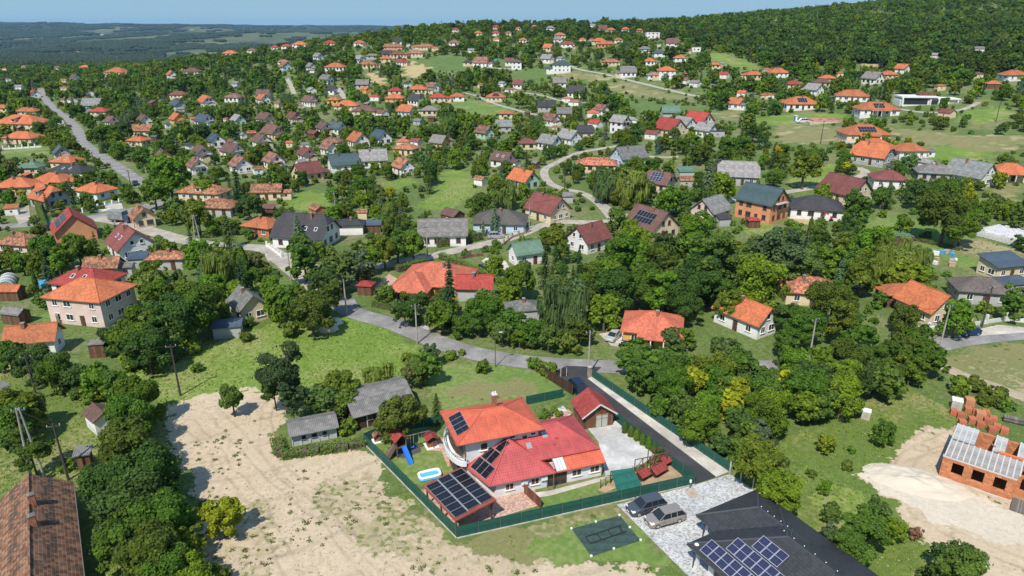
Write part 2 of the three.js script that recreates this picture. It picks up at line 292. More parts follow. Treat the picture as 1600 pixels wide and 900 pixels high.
// clay tiles: 16 courses and 20 columns over 5.6 m, every tile a slightly different firing
const tileRow = (u, v, wear) => { const r = Math.floor(v * 16), c = Math.floor(u * 20), t = hash2(c + 7, r + 3), e = (v * 16) % 1; const w = wrapN(u, v, 6); return 0.80 + 0.14 * (t - 0.5) * (1 + wear * 2) - wear * 0.3 * Math.max(0, w - 0.45) - (e < 0.16 ? 0.10 : 0) + 0.1; };
const TX = {
  tile: tex(256, 5.6, (u, v) => { const k = tileRow(u, v, 0.1) + 0.09 * (wrapN(v, u, 3) - 0.5); return [k, k * 0.985, k * 0.97]; }),
  tileB: tex(256, 5.6, (u, v) => { const e = (v * 16) % 1, c = (u * 20) % 1; return clamp(e * 0.7 + 0.3 * Math.abs(Math.sin(c * Math.PI)), 0, 1); }, false),
  old: tex(256, 5.6, (u, v) => { const k = tileRow(u, v, 1.0), w = wrapN(u + 0.3, v, 9), m = sstep(0.55, 0.8, w); return [k * lerp(1, 0.72, m), k * lerp(0.95, 0.78, m), k * lerp(0.9, 0.80, m)]; }),
  sheet: tex(256, 4.2, (u, v) => { const e = (v * 12) % 1, c = (u * 12) % 1; const k = 0.93 - (e < 0.1 ? 0.10 : 0) - 0.05 * Math.abs(Math.sin(c * Math.PI)) + 0.12 * (wrapN(u, v, 5) - 0.5) + 0.10 * (wrapN(u * 1, v * 0.25, 26) - 0.5); return [k, k * (0.97 + 0.06 * wrapN(v, u, 9)), k]; }),
  corr: tex(128, 3, (u, v) => { const c = Math.sin(u * 12 * Math.PI * 2); const k = 0.82 + 0.06 * c + 0.2 * (wrapN(u, v, 7) - 0.5) + (((v * 2) % 1) < 0.03 ? -0.12 : 0); return k; }),
  corrB: tex(128, 3, u => 0.5 + 0.5 * Math.sin(u * 12 * Math.PI * 2), false),
  plaster: tex(256, 6, (u, v) => 0.93 + 0.10 * (wrapN(u, v, 5) - 0.5) + 0.06 * (wrapN(v, u, 40) - 0.5)),
  asphalt: tex(512, 9, (u, v, i, j) => { const k = 0.86 + 0.22 * (wrapN(u, v, 5) - 0.5) + 0.16 * (hash2(i, j) - 0.5) + 0.1 * (wrapN(u, v, 30) - 0.5); return k; }),
  concrete: tex(512, 9, (u, v, i, j) => { const k = 0.90 + 0.16 * (wrapN(u, v, 6) - 0.5) + 0.07 * (hash2(i, j) - 0.5) + 0.1 * (wrapN(v, u, 22) - 0.5); return [k, k * 0.99, k * 0.97]; }),
  paving: tex(512, 6, (u, v) => { const r = Math.floor(v * 40), c = Math.floor(u * 30 + (r & 1) * 0.5), t = hash2(c % 30 + 31, r), g = ((u * 30 + (r & 1) * 0.5) % 1) < 0.1 || (v * 40) % 1 < 0.12; const k = (t > 0.78 ? 0.74 : t > 0.45 ? 0.88 : 0.96) * (g ? 0.86 : 1) + 0.1 * (wrapN(u, v, 7) - 0.5); return [k, k, k * 0.995]; }),
  redpave: tex(256, 4, (u, v) => { const r = Math.floor(v * 20), c = Math.floor(u * 20), t = hash2(c + 3, r), g = (u * 20) % 1 < 0.08 || (v * 20) % 1 < 0.08; const k = (0.8 + 0.2 * t) * (g ? 0.86 : 1); return [k, k * (0.94 + 0.06 * t), k * (0.9 + 0.1 * t)]; }),
  wood: tex(256, 2.4, (u, v) => { const c = Math.floor(u * 16), e = (u * 16) % 1; return (0.72 + 0.25 * hash2(c, 5)) * (e < 0.07 ? 0.55 : 1) + 0.16 * (noise(u * 160, v * 9) - 0.5); }),
  brick: tex(256, 3, (u, v) => { const r = Math.floor(v * 12), x = u * 8 + (r & 1) * 0.5, c = Math.floor(x) % 8, j = (x % 1) < 0.04 || (v * 12) % 1 < 0.09, t = hash2(c + 11, r); return j ? [0.80, 0.72, 0.62] : [0.80 + 0.2 * t, 0.78 + 0.2 * t, 0.76 + 0.2 * t]; }),
  net: tex(128, 1.2, (u, v, i, j) => 0.86 + 0.12 * (hash2(i, j) - 0.5) + 0.2 * (wrapN(u, v, 4) - 0.5)),
  cell: tex(128, 1, (u, v) => { const e = u < 0.04 || u > 0.96 || v < 0.025 || v > 0.975 || Math.abs(v - 0.5) < 0.012, g = (u * 6) % 1 < 0.06 || (v * 10) % 1 < 0.06; return e ? [0.66, 0.68, 0.72] : g ? [0.30, 0.32, 0.40] : [0.17, 0.18, 0.28]; }),
};
TX.cell.repeat.set(1, 1); TX.cellDark = tex(128, 1, (u, v) => { const g = v < 0.03 || u < 0.035 || v > 0.97 || u > 0.965; return g ? 0.55 : (v * 2) % 1 < 0.03 ? 0.3 : [0.10, 0.105, 0.135]; }); TX.cellDark.repeat.set(1, 1);
const matCache = {};
function M(key, color, map, o = {}) { return matCache[key] ??= new THREE.MeshStandardMaterial({ color: Array.isArray(color) ? lin(...color) : color, roughness: 0.9, metalness: 0, ...(map ? { map } : {}), ...o }); }
const ROOFS = { // linear base colours; word used in labels
  o: ['orange', [0.53, 0.165, 0.066], 'tile'], r: ['red', [0.42, 0.060, 0.045], 'tile'], m: ['maroon', [0.23, 0.072, 0.062], 'tile'], b: ['brown', [0.175, 0.095, 0.075], 'tile'], p: ['dusky pink', [0.33, 0.165, 0.13], 'old'],
  t: ['terracotta', [0.46, 0.21, 0.115], 'old'], g: ['light grey', [0.36, 0.35, 0.335], 'corr'], d: ['charcoal', [0.048, 0.050, 0.056], 'tile'], s: ['slate blue', [0.075, 0.105, 0.14], 'sheet'], n: ['green', [0.15, 0.25, 0.17], 'sheet'],
  k: ['teal grey', [0.07, 0.11, 0.115], 'sheet'], v: ['salmon red', [0.58, 0.16, 0.092], 'tile'], h: ['grey', [0.27, 0.255, 0.24], 'corr'], x: ['mottled orange', [0.56, 0.22, 0.13], 'old'], c: ['brown grey', [0.13, 0.115, 0.105], 'tile'], w: ['white', [0.72, 0.72, 0.72], 'plaster'] };
const WALLS = { w: ['white', [0.83, 0.82, 0.80]], c: ['cream', [0.72, 0.60, 0.40]], y: ['yellow ochre', [0.70, 0.40, 0.10]], n: ['mint green', [0.45, 0.68, 0.50]], o: ['salmon orange', [0.72, 0.32, 0.16]], e: ['grey', [0.45, 0.45, 0.44]], b: ['brick', [0.52, 0.23, 0.12]], d: ['wooden', [0.22, 0.115, 0.06]], s: ['pale blue', [0.50, 0.62, 0.74]], p: ['pale pink', [0.72, 0.56, 0.50]] };
function roofMat(k, v = 0) { const [, c, t] = ROOFS[k]; const f = [1, 0.86, 1.12][v % 3]; return M('roof' + k + v % 3, c.map((q, i) => q * f * (i === 0 ? 1 : [1, 1.06, 0.97][v % 3])), TX[t], { roughness: t === 'sheet' ? 0.55 : 0.82, ...(t === 'tile' || t === 'old' ? { bumpMap: TX.tileB, bumpScale: 0.04 } : t === 'corr' ? { bumpMap: TX.corrB, bumpScale: 0.03 } : {}) }); }
function wallMat(k) { const [, c] = WALLS[k]; return M('wall' + k, c, k === 'b' ? TX.brick : k === 'd' ? TX.wood : TX.plaster); }
const MT = {
  glass: M('glass', [0.03, 0.036, 0.045], null, { roughness: 0.12 }), frame: M('frame', [0.75, 0.75, 0.73], null, { roughness: 0.6 }), brownFrame: M('brownFrame', [0.12, 0.055, 0.03], null, { roughness: 0.7 }), doorBrown: M('doorBrown', [0.15, 0.07, 0.04], TX.wood),
  chimney: M('chimney', [0.40, 0.17, 0.10], TX.brick), cap: M('cap', [0.5, 0.5, 0.49]), fascia: M('fascia', [0.62, 0.61, 0.59]), gutter: M('gutter', [0.25, 0.10, 0.08], null, { roughness: 0.5 }),
  solar: M('solar', [1, 1, 1], TX.cellDark, { roughness: 0.22 }), solarBlue: M('solarBlue', [1, 1, 1], TX.cell, { roughness: 0.22 }), rail: M('rail', [0.6, 0.6, 0.6], null, { roughness: 0.4, metalness: 0.6 }),
  asphalt: M('asphalt', [0.058, 0.058, 0.062], TX.asphalt), oldAsphalt: M('oldAsphalt', [0.33, 0.315, 0.30], TX.asphalt), paleRoad: M('paleRoad', [0.46, 0.425, 0.37], TX.concrete), concrete: M('concrete', [0.62, 0.585, 0.53], TX.concrete), whiteYard: M('whiteYard', [0.60, 0.60, 0.595], TX.concrete), paving: M('paving', [0.58, 0.58, 0.575], TX.paving), redpave: M('redpave', [0.62, 0.43, 0.34], TX.redpave), track: M('track', [0.46, 0.38, 0.27], TX.concrete),
  wood: M('wood', [0.24, 0.115, 0.055], TX.wood), darkWood: M('darkWood', [0.10, 0.045, 0.028], TX.wood), greyWood: M('greyWood', [0.26, 0.23, 0.20], TX.wood), paleWood: M('paleWood', [0.45, 0.28, 0.14], TX.wood), pole: M('pole', [0.42, 0.40, 0.37], TX.concrete), woodPole: M('woodPole', [0.13, 0.10, 0.075], TX.wood), steel: M('steel', [0.22, 0.22, 0.23], null, { roughness: 0.45, metalness: 0.7 }), white: M('white', [0.8, 0.8, 0.79], null, { roughness: 0.5 }), ceramic: M('ceramic', [0.3, 0.14, 0.09]), 
  net: M('net', [0.012, 0.105, 0.075], TX.net, { roughness: 0.8, side: THREE.DoubleSide }), blue: M('blue', [0.02, 0.16, 0.62], null, { roughness: 0.35 }), poolBlue: M('poolBlue', [0.06, 0.40, 0.72], null, { roughness: 0.4 }), black: M('black', [0.02, 0.02, 0.022]), rubber: M('rubber', [0.07, 0.07, 0.075]), tarp: M('tarp', [0.055, 0.095, 0.075], TX.net, { roughness: 0.5 }),
};

// ---------- roads and yards ----------
const roadPts = [];
const roadCells = new Set();                       // 1.5 m cells covered by paving, so that plants stay off
const blockedXZ = (x, z) => roadCells.has(Math.round(x / 1.5) + ',' + Math.round(z / 1.5));
function block(x, z, r) { for (let a = -r; a <= r; a += 1.2) for (let b = -r; b <= r; b += 1.2) if (a * a + b * b <= r * r + 0.1) roadCells.add(Math.round((x + a) / 1.5) + ',' + Math.round((z + b) / 1.5)); }
function road(name, pts, width, mat, off = 0.05, verge = 0) {
  const c = new THREE.CatmullRomCurve3(pts.map(([x, y]) => G(x, y)), false, 'centripetal'), len = c.getLength(), n = Math.max(2, Math.ceil(len / 2.2)), P = c.getSpacedPoints(n), pos = [], uv = [], idx = [], K = 4;
  for (let i = 0; i <= n; i++) {
    const t = P[Math.min(n, i + 1)].clone().sub(P[Math.max(0, i - 1)]); t.y = 0; t.normalize(); const s = V(-t.z, 0, t.x), w = width * (1 + 0.05 * (noise(i * 0.35, width) - 0.5));
    for (let k = 0; k <= K; k++) { const q = (k / K - 0.5) * w, x = P[i].x + s.x * q, z = P[i].z + s.z * q; pos.push(x, hAt(x, z) + off, z); uv.push(q, i / n * len); }
    block(P[i].x, P[i].z, width / 2 + 0.6 + verge); if (i % 2 === 0) roadPts.push(P[i]);
  }
  for (let i = 0; i < n; i++) for (let k = 0; k < K; k++) { const a = i * (K + 1) + k, b = a + 1, d = a + K + 1, e = d + 1; idx.push(a, b, d, b, e, d); }
  const g = new THREE.BufferGeometry(); g.setAttribute('position', new THREE.Float32BufferAttribute(pos, 3)); g.setAttribute('uv', new THREE.Float32BufferAttribute(uv, 2)); g.setIndex(idx); g.computeVertexNormals();
  if (g.attributes.normal.array[1] < 0) { for (let i = 0; i < idx.length; i += 3) [idx[i], idx[i + 1]] = [idx[i + 1], idx[i]]; g.setIndex(idx); g.computeVertexNormals(); }
  return structure(new THREE.Mesh(g, mat), name);
}
function yard(name, pts, mat, off = 0.03, flat = true) {
  const w = pts.map(([x, y]) => flat ? at(x, y) : G(x, y)), y = flat ? 0 : Math.max(...w.map(q => q.y));
  let x0 = 1e9, x1 = -1e9, z0 = 1e9, z1 = -1e9; for (const q of w) { x0 = Math.min(x0, q.x); x1 = Math.max(x1, q.x); z0 = Math.min(z0, q.z); z1 = Math.max(z1, q.z); }
  for (let x = x0; x <= x1; x += 1.2) for (let z = z0; z <= z1; z += 1.2) { let c = false; for (let k = 0; k < w.length; k++) { const a = w[k], b = w[(k + 1) % w.length]; if ((a.z > z) !== (b.z > z) && x < a.x + (z - a.z) / (b.z - a.z) * (b.x - a.x)) c = !c; } if (c) block(x, z, 0.7); }
  const mb = new MB().prism(w.map(q => [q.x, q.z]), y - (flat ? 0.2 : 2.5), y + off); return structure(new THREE.Mesh(mb.geo(), mat), name);
}
road('road', [[62, 138], [75, 160], [88, 173], [101, 181], [119, 199], [133, 225], [168, 250], [205, 275], [228, 293], [243, 316], [240, 330]], 4.8, MT.oldAsphalt, 0.06);
road('road', [[-40, 356], [0, 354], [60, 350], [110, 345], [170, 335], [205, 328], [243, 318]], 5.0, MT.oldAsphalt, 0.05);
road('road', [[150, 341], [200, 350], [242, 363], [300, 378], [360, 386], [410, 388], [440, 405], [468, 428], [505, 455], [540, 482]], 5.0, MT.paleRoad, 0.055);
road('road', [[536, 468], [545, 485], [565, 493], [615, 507], [680, 533], [740, 552], [800, 563], [860, 569], [945, 573], [1040, 576], [1150, 576], [1300, 566], [1400, 551], [1450, 542], [1500, 532], [1600, 521], [1680, 515]], 4.6, MT.oldAsphalt, 0.06);
road('road', [[410, 388], [440, 402], [520, 424], [575, 418], [640, 408], [705, 393], [760, 381], [800, 371], [850, 352], [885, 347], [925, 348], [960, 345]], 4.2, MT.paleRoad, 0.05);
road('lane', [[960, 345], [940, 322], [925, 310], [905, 300], [882, 296], [862, 288], [851, 275], [853, 263], [868, 255], [900, 240], [935, 233], [965, 228]], 3.0, MT.paleRoad, 0.045);
road('lane', [[930, 312], [950, 326], [975, 336], [1000, 336], [1050, 329], [1100, 322], [1145, 313], [1225, 301], [1285, 291], [1345, 275], [1352, 268], [1340, 262]], 3.0, MT.paleRoad, 0.04);
road('lane', [[1010, 244], [1035, 246], [1060, 245]], 2.6, MT.paleRoad, 0.04);
road('field_track', [[890, 103], [907, 109], [935, 114], [965, 121], [1025, 136], [1092, 151]], 3, MT.paleRoad, 0.08);
road('field_track', [[725, 145], [745, 150], [762, 158], [800, 170], [840, 180]], 2.4, MT.paleRoad, 0.07);
road('field_track', [[820, 145], [850, 150], [880, 158], [915, 160]], 2.4, MT.paleRoad, 0.07);
road('field_track', [[1467, 571], [1490, 580], [1512, 590], [1560, 606], [1620, 630]], 2.6, MT.track, 0.035);
road('field_track', [[448, 122], [455, 135], [460, 147]], 3, MT.paleRoad, 0.06);
road('field_track', [[528, 138], [535, 148], [540, 154]], 3.5, MT.paleRoad, 0.06);
road('field_track', [[730, 96], [760, 105], [800, 108]], 2.6, MT.paleRoad, 0.06);
road('field_track', [[1345, 165], [1400, 170], [1450, 176], [1500, 172], [1530, 160]], 2.4, MT.paleRoad, 0.06);
// hero lots
yard('driveway', [[862, 582], [886, 572], [940, 574], [921, 592], [1119, 745], [1084, 757], [978, 672], [962, 657], [905, 616], [872, 589]], MT.asphalt, 0.07);
yard('kerb', [[918, 592], [926, 589], [1139, 738], [1119, 746]], MT.concrete, 0.14);
yard('concrete_yard', [[917, 668], [962, 658], [1023, 712], [1000, 728], [946, 744], [935, 690]], MT.whiteYard, 0.05);
yard('paved_forecourt', [[964, 789], [1086, 758], [1140, 741], [1172, 762], [1330, 880], [1250, 960], [1120, 945]], MT.paving, 0.05);
yard('patio', [[655, 768], [668, 763], [732, 742], [775, 752], [836, 765], [842, 790], [728, 824], [705, 815]], MT.redpave, 0.04);
yard('patio', [[666, 694], [694, 685], [712, 722], [700, 730], [690, 705], [672, 704]], MT.redpave, 0.04);
yard('path', [[812, 773], [858, 767], [948, 744], [960, 746], [862, 774], [818, 781]], MT.concrete, 0.03);
yard('path', [[842, 653], [862, 643], [880, 634], [902, 660], [912, 676], [880, 668]], MT.whiteYard, 0.03);
yard('path', [[854, 655], [888, 640], [893, 645], [862, 662]], MT.redpave, 0.045);
yard('play_surface', [[615, 712], [640, 692], [656, 694], [658, 706], [630, 716]], MT.rubber, 0.03);
// paved courts of the houses behind
yard('courtyard', [[580, 455], [608, 428], [625, 438], [633, 458], [600, 470]], MT.redpave, 0.04);
yard('courtyard', [[936, 522], [972, 516], [996, 536], [985, 545], [955, 540]], MT.concrete, 0.05);
yard('courtyard', [[752, 408], [765, 400], [790, 408], [800, 425], [770, 420]], MT.concrete, 0.05, false);
yard('courtyard', [[22, 335], [45, 320], [48, 345], [30, 352]], MT.paleRoad, 0.06, false);
yard('courtyard', [[405, 385], [430, 380], [440, 400], [420, 410]], MT.paleRoad, 0.075, false);
yard('courtyard', [[1020, 385], [1045, 372], [1064, 380], [1060, 390], [1030, 392]], MT.concrete, 0.05, false);
yard('courtyard', [[1515, 518], [1560, 508], [1600, 512], [1600, 520], [1530, 525]], MT.concrete, 0.075, false);
yard('courtyard', [[640, 512], [655, 500], [672, 508], [668, 521], [650, 522]], MT.concrete, 0.05);
yard('courtyard', [[138, 322], [190, 318], [193, 326], [150, 332]], MT.concrete, 0.06, false);
yard('courtyard', [[1230, 330], [1262, 340], [1290, 350], [1270, 345]], MT.track, 0.05, false);
yard('courtyard', [[1355, 222], [1330, 230], [1310, 226], [1340, 216]], MT.concrete, 0.06, false);
yard('courtyard', [[88, 190], [98, 188], [105, 205], [95, 206]], MT.concrete, 0.06, false);
// ---------- houses ----------
const boxG = (x, y, z) => new MB().box(0, 0, 0, x, y, z).geo();
const winCache = {};
function windowGeo(w, h) { // frame ring and pane, facing +z, frame 5 cm proud, pane set back in it
  const k = w + '/' + h; return winCache[k] ??= (() => {
    const t = Math.min(0.09, w * 0.12), f = new MB(); f.box(0, h / 2 - t / 2, 0.02, w, t, 0.08).box(0, -h / 2 + t / 2, 0.02, w, t, 0.08).box(-w / 2 + t / 2, 0, 0.02, t, h - 2 * t, 0.078).box(w / 2 - t / 2, 0, 0.02, t, h - 2 * t, 0.078); if (w > 1) f.box(0, 0, 0.02, 0.07, h - 2 * t, 0.07);
    f.box(0, -h / 2 - 0.03, 0.06, w + 0.16, 0.06, 0.16);
    return { frame: f.geo(), pane: new MB().box(0, 0, 0.005, w - 2 * t, h - 2 * t, 0.04).geo() };
  })();
}
function addWindow(o, x, y, z, ry, w = 1.2, h = 1.3, fm = MT.frame, far = false) {
  const g = windowGeo(w, h); const f = part('window', far ? g.pane : g.frame, far ? MT.glass : fm, o, x, y, z, ry); if (!far) part('pane', g.pane, MT.glass, f); return f;
}
const doorG = boxG(1, 2.05, 0.08), handleG = boxG(0.04, 0.14, 0.08);
function addDoor(o, x, z, ry, mat = MT.doorBrown, far = false) { const d = part('door', doorG, mat, o, x, 1.03, z, ry); if (!far) part('handle', handleG, MT.cap, d, 0.38, 0, 0.07); return d; }
const panelG = {};
function solarGeo(w, h) { return panelG[w + '/' + h] ??= (() => { const g = new THREE.BoxGeometry(w, 0.05, h); return g; })(); }
// roof planes in the house's own axes: length along x, width along z
function roofPlanes(type, L, W, y, rise, o) {
  const l = L / 2 + o, w = W / 2 + o, k = rise / (W / 2), e = y - o * k, top = y + rise;
  if (type === 'hip') { const r = Math.max(0.05, L / 2 - W / 2); const A = V(-r, top, 0), B = V(r, top, 0); return [[V(-l, e, w), V(l, e, w), B, A], [V(l, e, -w), V(-l, e, -w), A, B], [V(l, e, w), V(l, e, -w), B], [V(-l, e, -w), V(-l, e, w), A]]; }
  if (type === 'half') { const c = 0.42, hy = top - rise * c, hz = (W / 2) * c, r = L / 2 + o - rise * c * 0.9; const A = V(-r, top, 0), B = V(r, top, 0);
    return [[V(-l, e, w), V(l, e, w), V(l, hy, hz), B, A, V(-l, hy, hz)], [V(l, e, -w), V(-l, e, -w), V(-l, hy, -hz), A, B, V(l, hy, -hz)], [V(l, hy, hz), V(l, hy, -hz), B], [V(-l, hy, -hz), V(-l, hy, hz), A]]; }
  if (type === 'shed') return [[V(-l, e, w), V(l, e, w), V(l, y + rise + o * k * 0.5, -w), V(-l, y + rise + o * k * 0.5, -w)]];
  if (type === 'flat') return [[V(-l, y + 0.25, w), V(l, y + 0.25, w), V(l, y + 0.25, -w), V(-l, y + 0.25, -w)]];
  return [[V(-l, e, w), V(l, e, w), V(l, top, 0), V(-l, top, 0)], [V(l, e, -w), V(-l, e, -w), V(-l, top, 0), V(l, top, 0)]];
}
function wallBody(type, L, W, y, rise, down) {
  const mb = new MB(), l = L / 2, w = W / 2, A = [[-l, w], [l, w], [l, -w], [-l, -w]];
  for (let i = 0; i < 4; i++) { const p = A[i], q = A[(i + 1) % 4]; mb.poly([V(p[0], -down, p[1]), V(q[0], -down, q[1]), V(q[0], y, q[1]), V(p[0], y, p[1])]); }
  if (type === 'gable') { mb.tri(V(l, y, w), V(l, y, -w), V(l, y + rise, 0)); mb.tri(V(-l, y, -w), V(-l, y, w), V(-l, y + rise, 0)); }
  if (type === 'half') { const t = y + rise * 0.58, z = w * 0.42; mb.poly([V(l, y, w), V(l, y, -w), V(l, t, -z), V(l, t, z)]); mb.poly([V(-l, y, -w), V(-l, y, w), V(-l, t, z), V(-l, t, -z)]); }
  if (type === 'shed') { mb.poly([V(l, y, -w), V(-l, y, -w), V(-l, y + rise, -w), V(l, y + rise, -w)]); mb.tri(V(l, y, w), V(l, y, -w), V(l, y + rise, -w)); mb.tri(V(-l, y, -w), V(-l, y, w), V(-l, y + rise, -w)); }
  mb.poly([V(-l, y - 0.02, w), V(l, y - 0.02, w), V(l, y - 0.02, -w), V(-l, y - 0.02, -w)]);
  return mb;
}
const footprints = [], shown = [];       // for planting: keep trees off the walls and let the houses be seen
const footGrid = new Map();
function footprint(x, z, r) { footprints.push([x, z, r]); for (let i = Math.floor((x - r) / 15); i <= Math.floor((x + r) / 15); i++) for (let j = Math.floor((z - r) / 15); j <= Math.floor((z + r) / 15); j++) { const k = i + ',' + j; if (!footGrid.has(k)) footGrid.set(k, []); footGrid.get(k).push([x, z, r]); } }
function onHouse(x, z, m) { for (const [a, b, r] of footGrid.get(Math.floor(x / 15) + ',' + Math.floor(z / 15)) ?? []) if (Math.hypot(x - a, z - b) < r + m) return true; return false; }
const ZONES = [
  [0, 560, 330, 900, 'beside the bare dirt lot'], [330, 540, 700, 730, 'by the grey sheds at the dirt lot'], [930, 545, 1480, 780, 'in the grove along the asphalt driveway'], [1130, 640, 1600, 900, 'on weedy ground by the brick shell'],
  [0, 395, 505, 600, 'behind the green meadow'], [505, 440, 930, 600, 'along the curving grey road'], [930, 395, 1600, 560, 'among the orange houses behind the grove'], [0, 225, 330, 395, 'around the junction with the parked truck'],
  [330, 285, 820, 440, 'in the gardens around the charcoal house'], [820, 225, 1215, 400, 'around the winding white lane'], [1215, 225, 1600, 400, 'on the slope with the white bales'], [0, 128, 330, 225, 'beyond the straight grey road'],
  [330, 128, 820, 290, 'in the middle of the village'], [820, 128, 1180, 225, 'below the pale field track'], [1180, 128, 1600, 225, 'around the flat white villa'], [0, 0, 640, 128, 'on the far low rise'], [640, 0, 1100, 128, 'on the far upper slope'], [1100, 0, 1600, 128, 'at the foot of the wooded hill'], [-900, 0, 0, 900, 'outside the village edge'], [1600, 0, 2600, 900, 'outside the village edge'], [-900, -900, 2600, 2000, 'outside the village edge']];
const zoneOf = (px, py) => ZONES.find(z => px >= z[0] && px < z[2] && py >= z[1] && py < z[3])?.[4] ?? 'outside the village edge';
const roofWord = { hip: 'hipped', gable: 'gabled', half: 'half-hipped', flat: 'flat', shed: 'single-slope' };
const TYPE = { h: 'hip', g: 'gable', m: 'half', f: 'flat', s: 'shed' };
// px, py of the visible middle, width in photo pixels, turn (deg), type + storeys, roof, walls, extras | own label
// extras: C chimney, S dark solar panels, B blue solar panels, K skylights, D dormer, V balcony, P porch, U unfinished, X no windows
function house(px, py, wpx, deg, code, rk, wk, ex = '', label = '', category = 'house') {
  { const az = Math.atan((px - 800) / FPX) * 180 / Math.PI; if ((code[0] === 'g' || code[0] === 'm') && deg <= -18 && deg > -46) deg -= 12 + Math.max(0, az) * 0.6; else if (code[0] === 'g' && deg >= 16 && deg < 60) deg += 9; }
  const type = TYPE[code[0]], st = +(code[1] || 1), a = deg * Math.PI / 180, c = Math.abs(Math.cos(a)), s = Math.abs(Math.sin(a));
  const place = wpx < 9 ? G : onCrest, q0 = place(px, py, 3.2), ratio = +(code.slice(2) || (type === 'hip' ? 0.74 : 0.78));
  const Ltry = clamp(wpx / q0.ppm / (c + ratio * s), 2.2, 30) - 0.7, small = Ltry < 6.2;
  const L = Ltry, W = Ltry * ratio, y = small ? 2.2 : st >= 2 ? 5.4 : type === 'hip' ? 2.9 : 3.15;
  const rise = type === 'flat' ? 0 : type === 'shed' ? W * 0.22 : type === 'hip' ? W / 2 * (small ? 0.5 : 0.52) : W / 2 * (small ? 0.6 : 0.88), o = type === 'flat' ? 0.15 : small ? 0.25 : 0.55;
  const q = place(px, py, (y + rise) * 0.52), far = wpx < 24, mini = wpx < 40, v = Math.floor(hash2(px, py) * 3), rw = ROOFS[rk][0], ww = WALLS[wk][0];
  footprint(q.x, q.z, Math.max(L, W) * 0.56); const hp = (y + rise) * q.ppm * 0.98; shown.push([px - wpx * 0.46, py - hp * 0.5, px + wpx * 0.46, py + hp * 0.42, -q.z, 0]);
  const nm = category === 'house' ? (small ? 'shed' : wk === 'd' ? 'wooden_house' : 'house') : category.replace(/ /g, '_');
  const txt = label ? label : wpx < 9 ? 'tiny pale house far away on the wooded plain' : `${small ? 'outbuilding' : st >= 2 ? 'tall house' : 'house'} with ${rw} ${roofWord[type]} roof and ${ww} walls ${zoneOf(px, py)}`;
  const o_ = thing(nm, txt, small && category === 'house' ? 'shed' : category, q.x, q.y, q.z, a, wpx < 9 ? 'tiny far houses' : small ? 'outbuildings ' + zoneOf(px, py) : 'houses ' + zoneOf(px, py));
  wallBody(type, L, W, y, rise, 2.2).build('wall', wallMat(wk), o_);
  const rm = roofMat(rk, v), rmb = new MB(); const planes = roofPlanes(type, L, W, y + 0.14, rise, o); for (const p of planes) rmb.slab(p, 0.14);
  const roof = rmb.build('roof', rm, o_);
  if (!far && type !== 'flat' && type !== 'shed') { // ridge and hip caps
    const rg = new MB(), t = y + 0.14 + rise; if (type === 'hip') { const r = Math.max(0.05, L / 2 - W / 2), l = L / 2 + o, w = W / 2 + o, e = y + 0.14 - o * rise / (W / 2); if (r > 0.1) rg.tube(V(-r, t, 0), V(r, t, 0), 0.11); for (const i of [-1, 1]) for (const j of [-1, 1]) rg.tube(V(i * r, t, 0), V(i * l, e, j * w), 0.10, 0.10, 5); } else rg.tube(V(-L / 2 - o * (type === 'half' ? -1 : 1), t, 0), V(L / 2 + o * (type === 'half' ? -1 : 1), t, 0), 0.11);
    rg.build('ridge', rm, roof);
  }
  const wn = Math.sin(a), wc = Math.cos(a), toCam = V(-q.x, 0, -q.z).normalize();
  const sides = [[0, W / 2, 0, L], [L / 2, 0, Math.PI / 2, W], [0, -W / 2, Math.PI, L], [-L / 2, 0, -Math.PI / 2, W]];
  const fm = hash2(px + 3, py) > 0.6 ? MT.brownFrame : MT.frame; let doorDone = false;
  if (!ex.includes('X')) sides.forEach(([sx, sz, ry, len], si) => {
    const nx = Math.sin(ry + a), nz = Math.cos(ry + a); if (nx * toCam.x + nz * toCam.z < 0.08) return;
    const n = small ? 1 : clamp(Math.round(len / (far ? 4.2 : 3.1)), 1, 6), tx = Math.cos(ry), tz = -Math.sin(ry), off = 0.02;
    const dk = !doorDone && !mini && !small && n > 1 && si % 2 === 0 ? Math.floor(n / 2) : -1; if (dk >= 0) doorDone = true;
    for (let k = 0; k < n; k++) {
      const f = ((k + 0.5) / n - 0.5) * len * 0.9, x = sx + tx * f + Math.sin(ry) * off, z = sz + tz * f + Math.cos(ry) * off;
      if (k === dk) { addDoor(o_, x, z, ry); continue; }
      if (small) { if (si % 2 === 0) addWindow(o_, x, 1.2, z, ry, 0.7, 0.7, fm, far || mini); continue; }
      addWindow(o_, x, 1.55, z, ry, k % 3 === 1 ? 1.6 : 1.15, 1.25, fm, far);
      if (st >= 2) addWindow(o_, x, 4.25, z, ry, k % 3 === 1 ? 1.6 : 1.15, 1.25, fm, far);
    }
    if ((type === 'gable' || type === 'half') && si % 2 && !small && rise > 2.2) for (const f of W > 7 ? [-1.05, 1.05] : [0]) addWindow(o_, sx + tx * f + Math.sin(ry) * off, y + rise * 0.3, sz + tz * f + Math.cos(ry) * off, ry, 0.9, 1.1, fm, far);
    if (ex.includes('V') && si % 2 && !small) { const b = part('balcony', boxG(W * 0.6, 0.14, 1.1), MT.cap, o_, sx + Math.sin(ry) * 0.57, y - 0.1, sz + Math.cos(ry) * 0.57, ry); const r = new MB(); r.box(0, 0.95, 0.5, W * 0.6, 0.07, 0.06); for (let k = 0; k <= 8; k++) r.box((k / 8 - 0.5) * W * 0.58, 0.5, 0.5, 0.05, 0.86, 0.05); r.build('railing', MT.brownFrame, b); }
  });
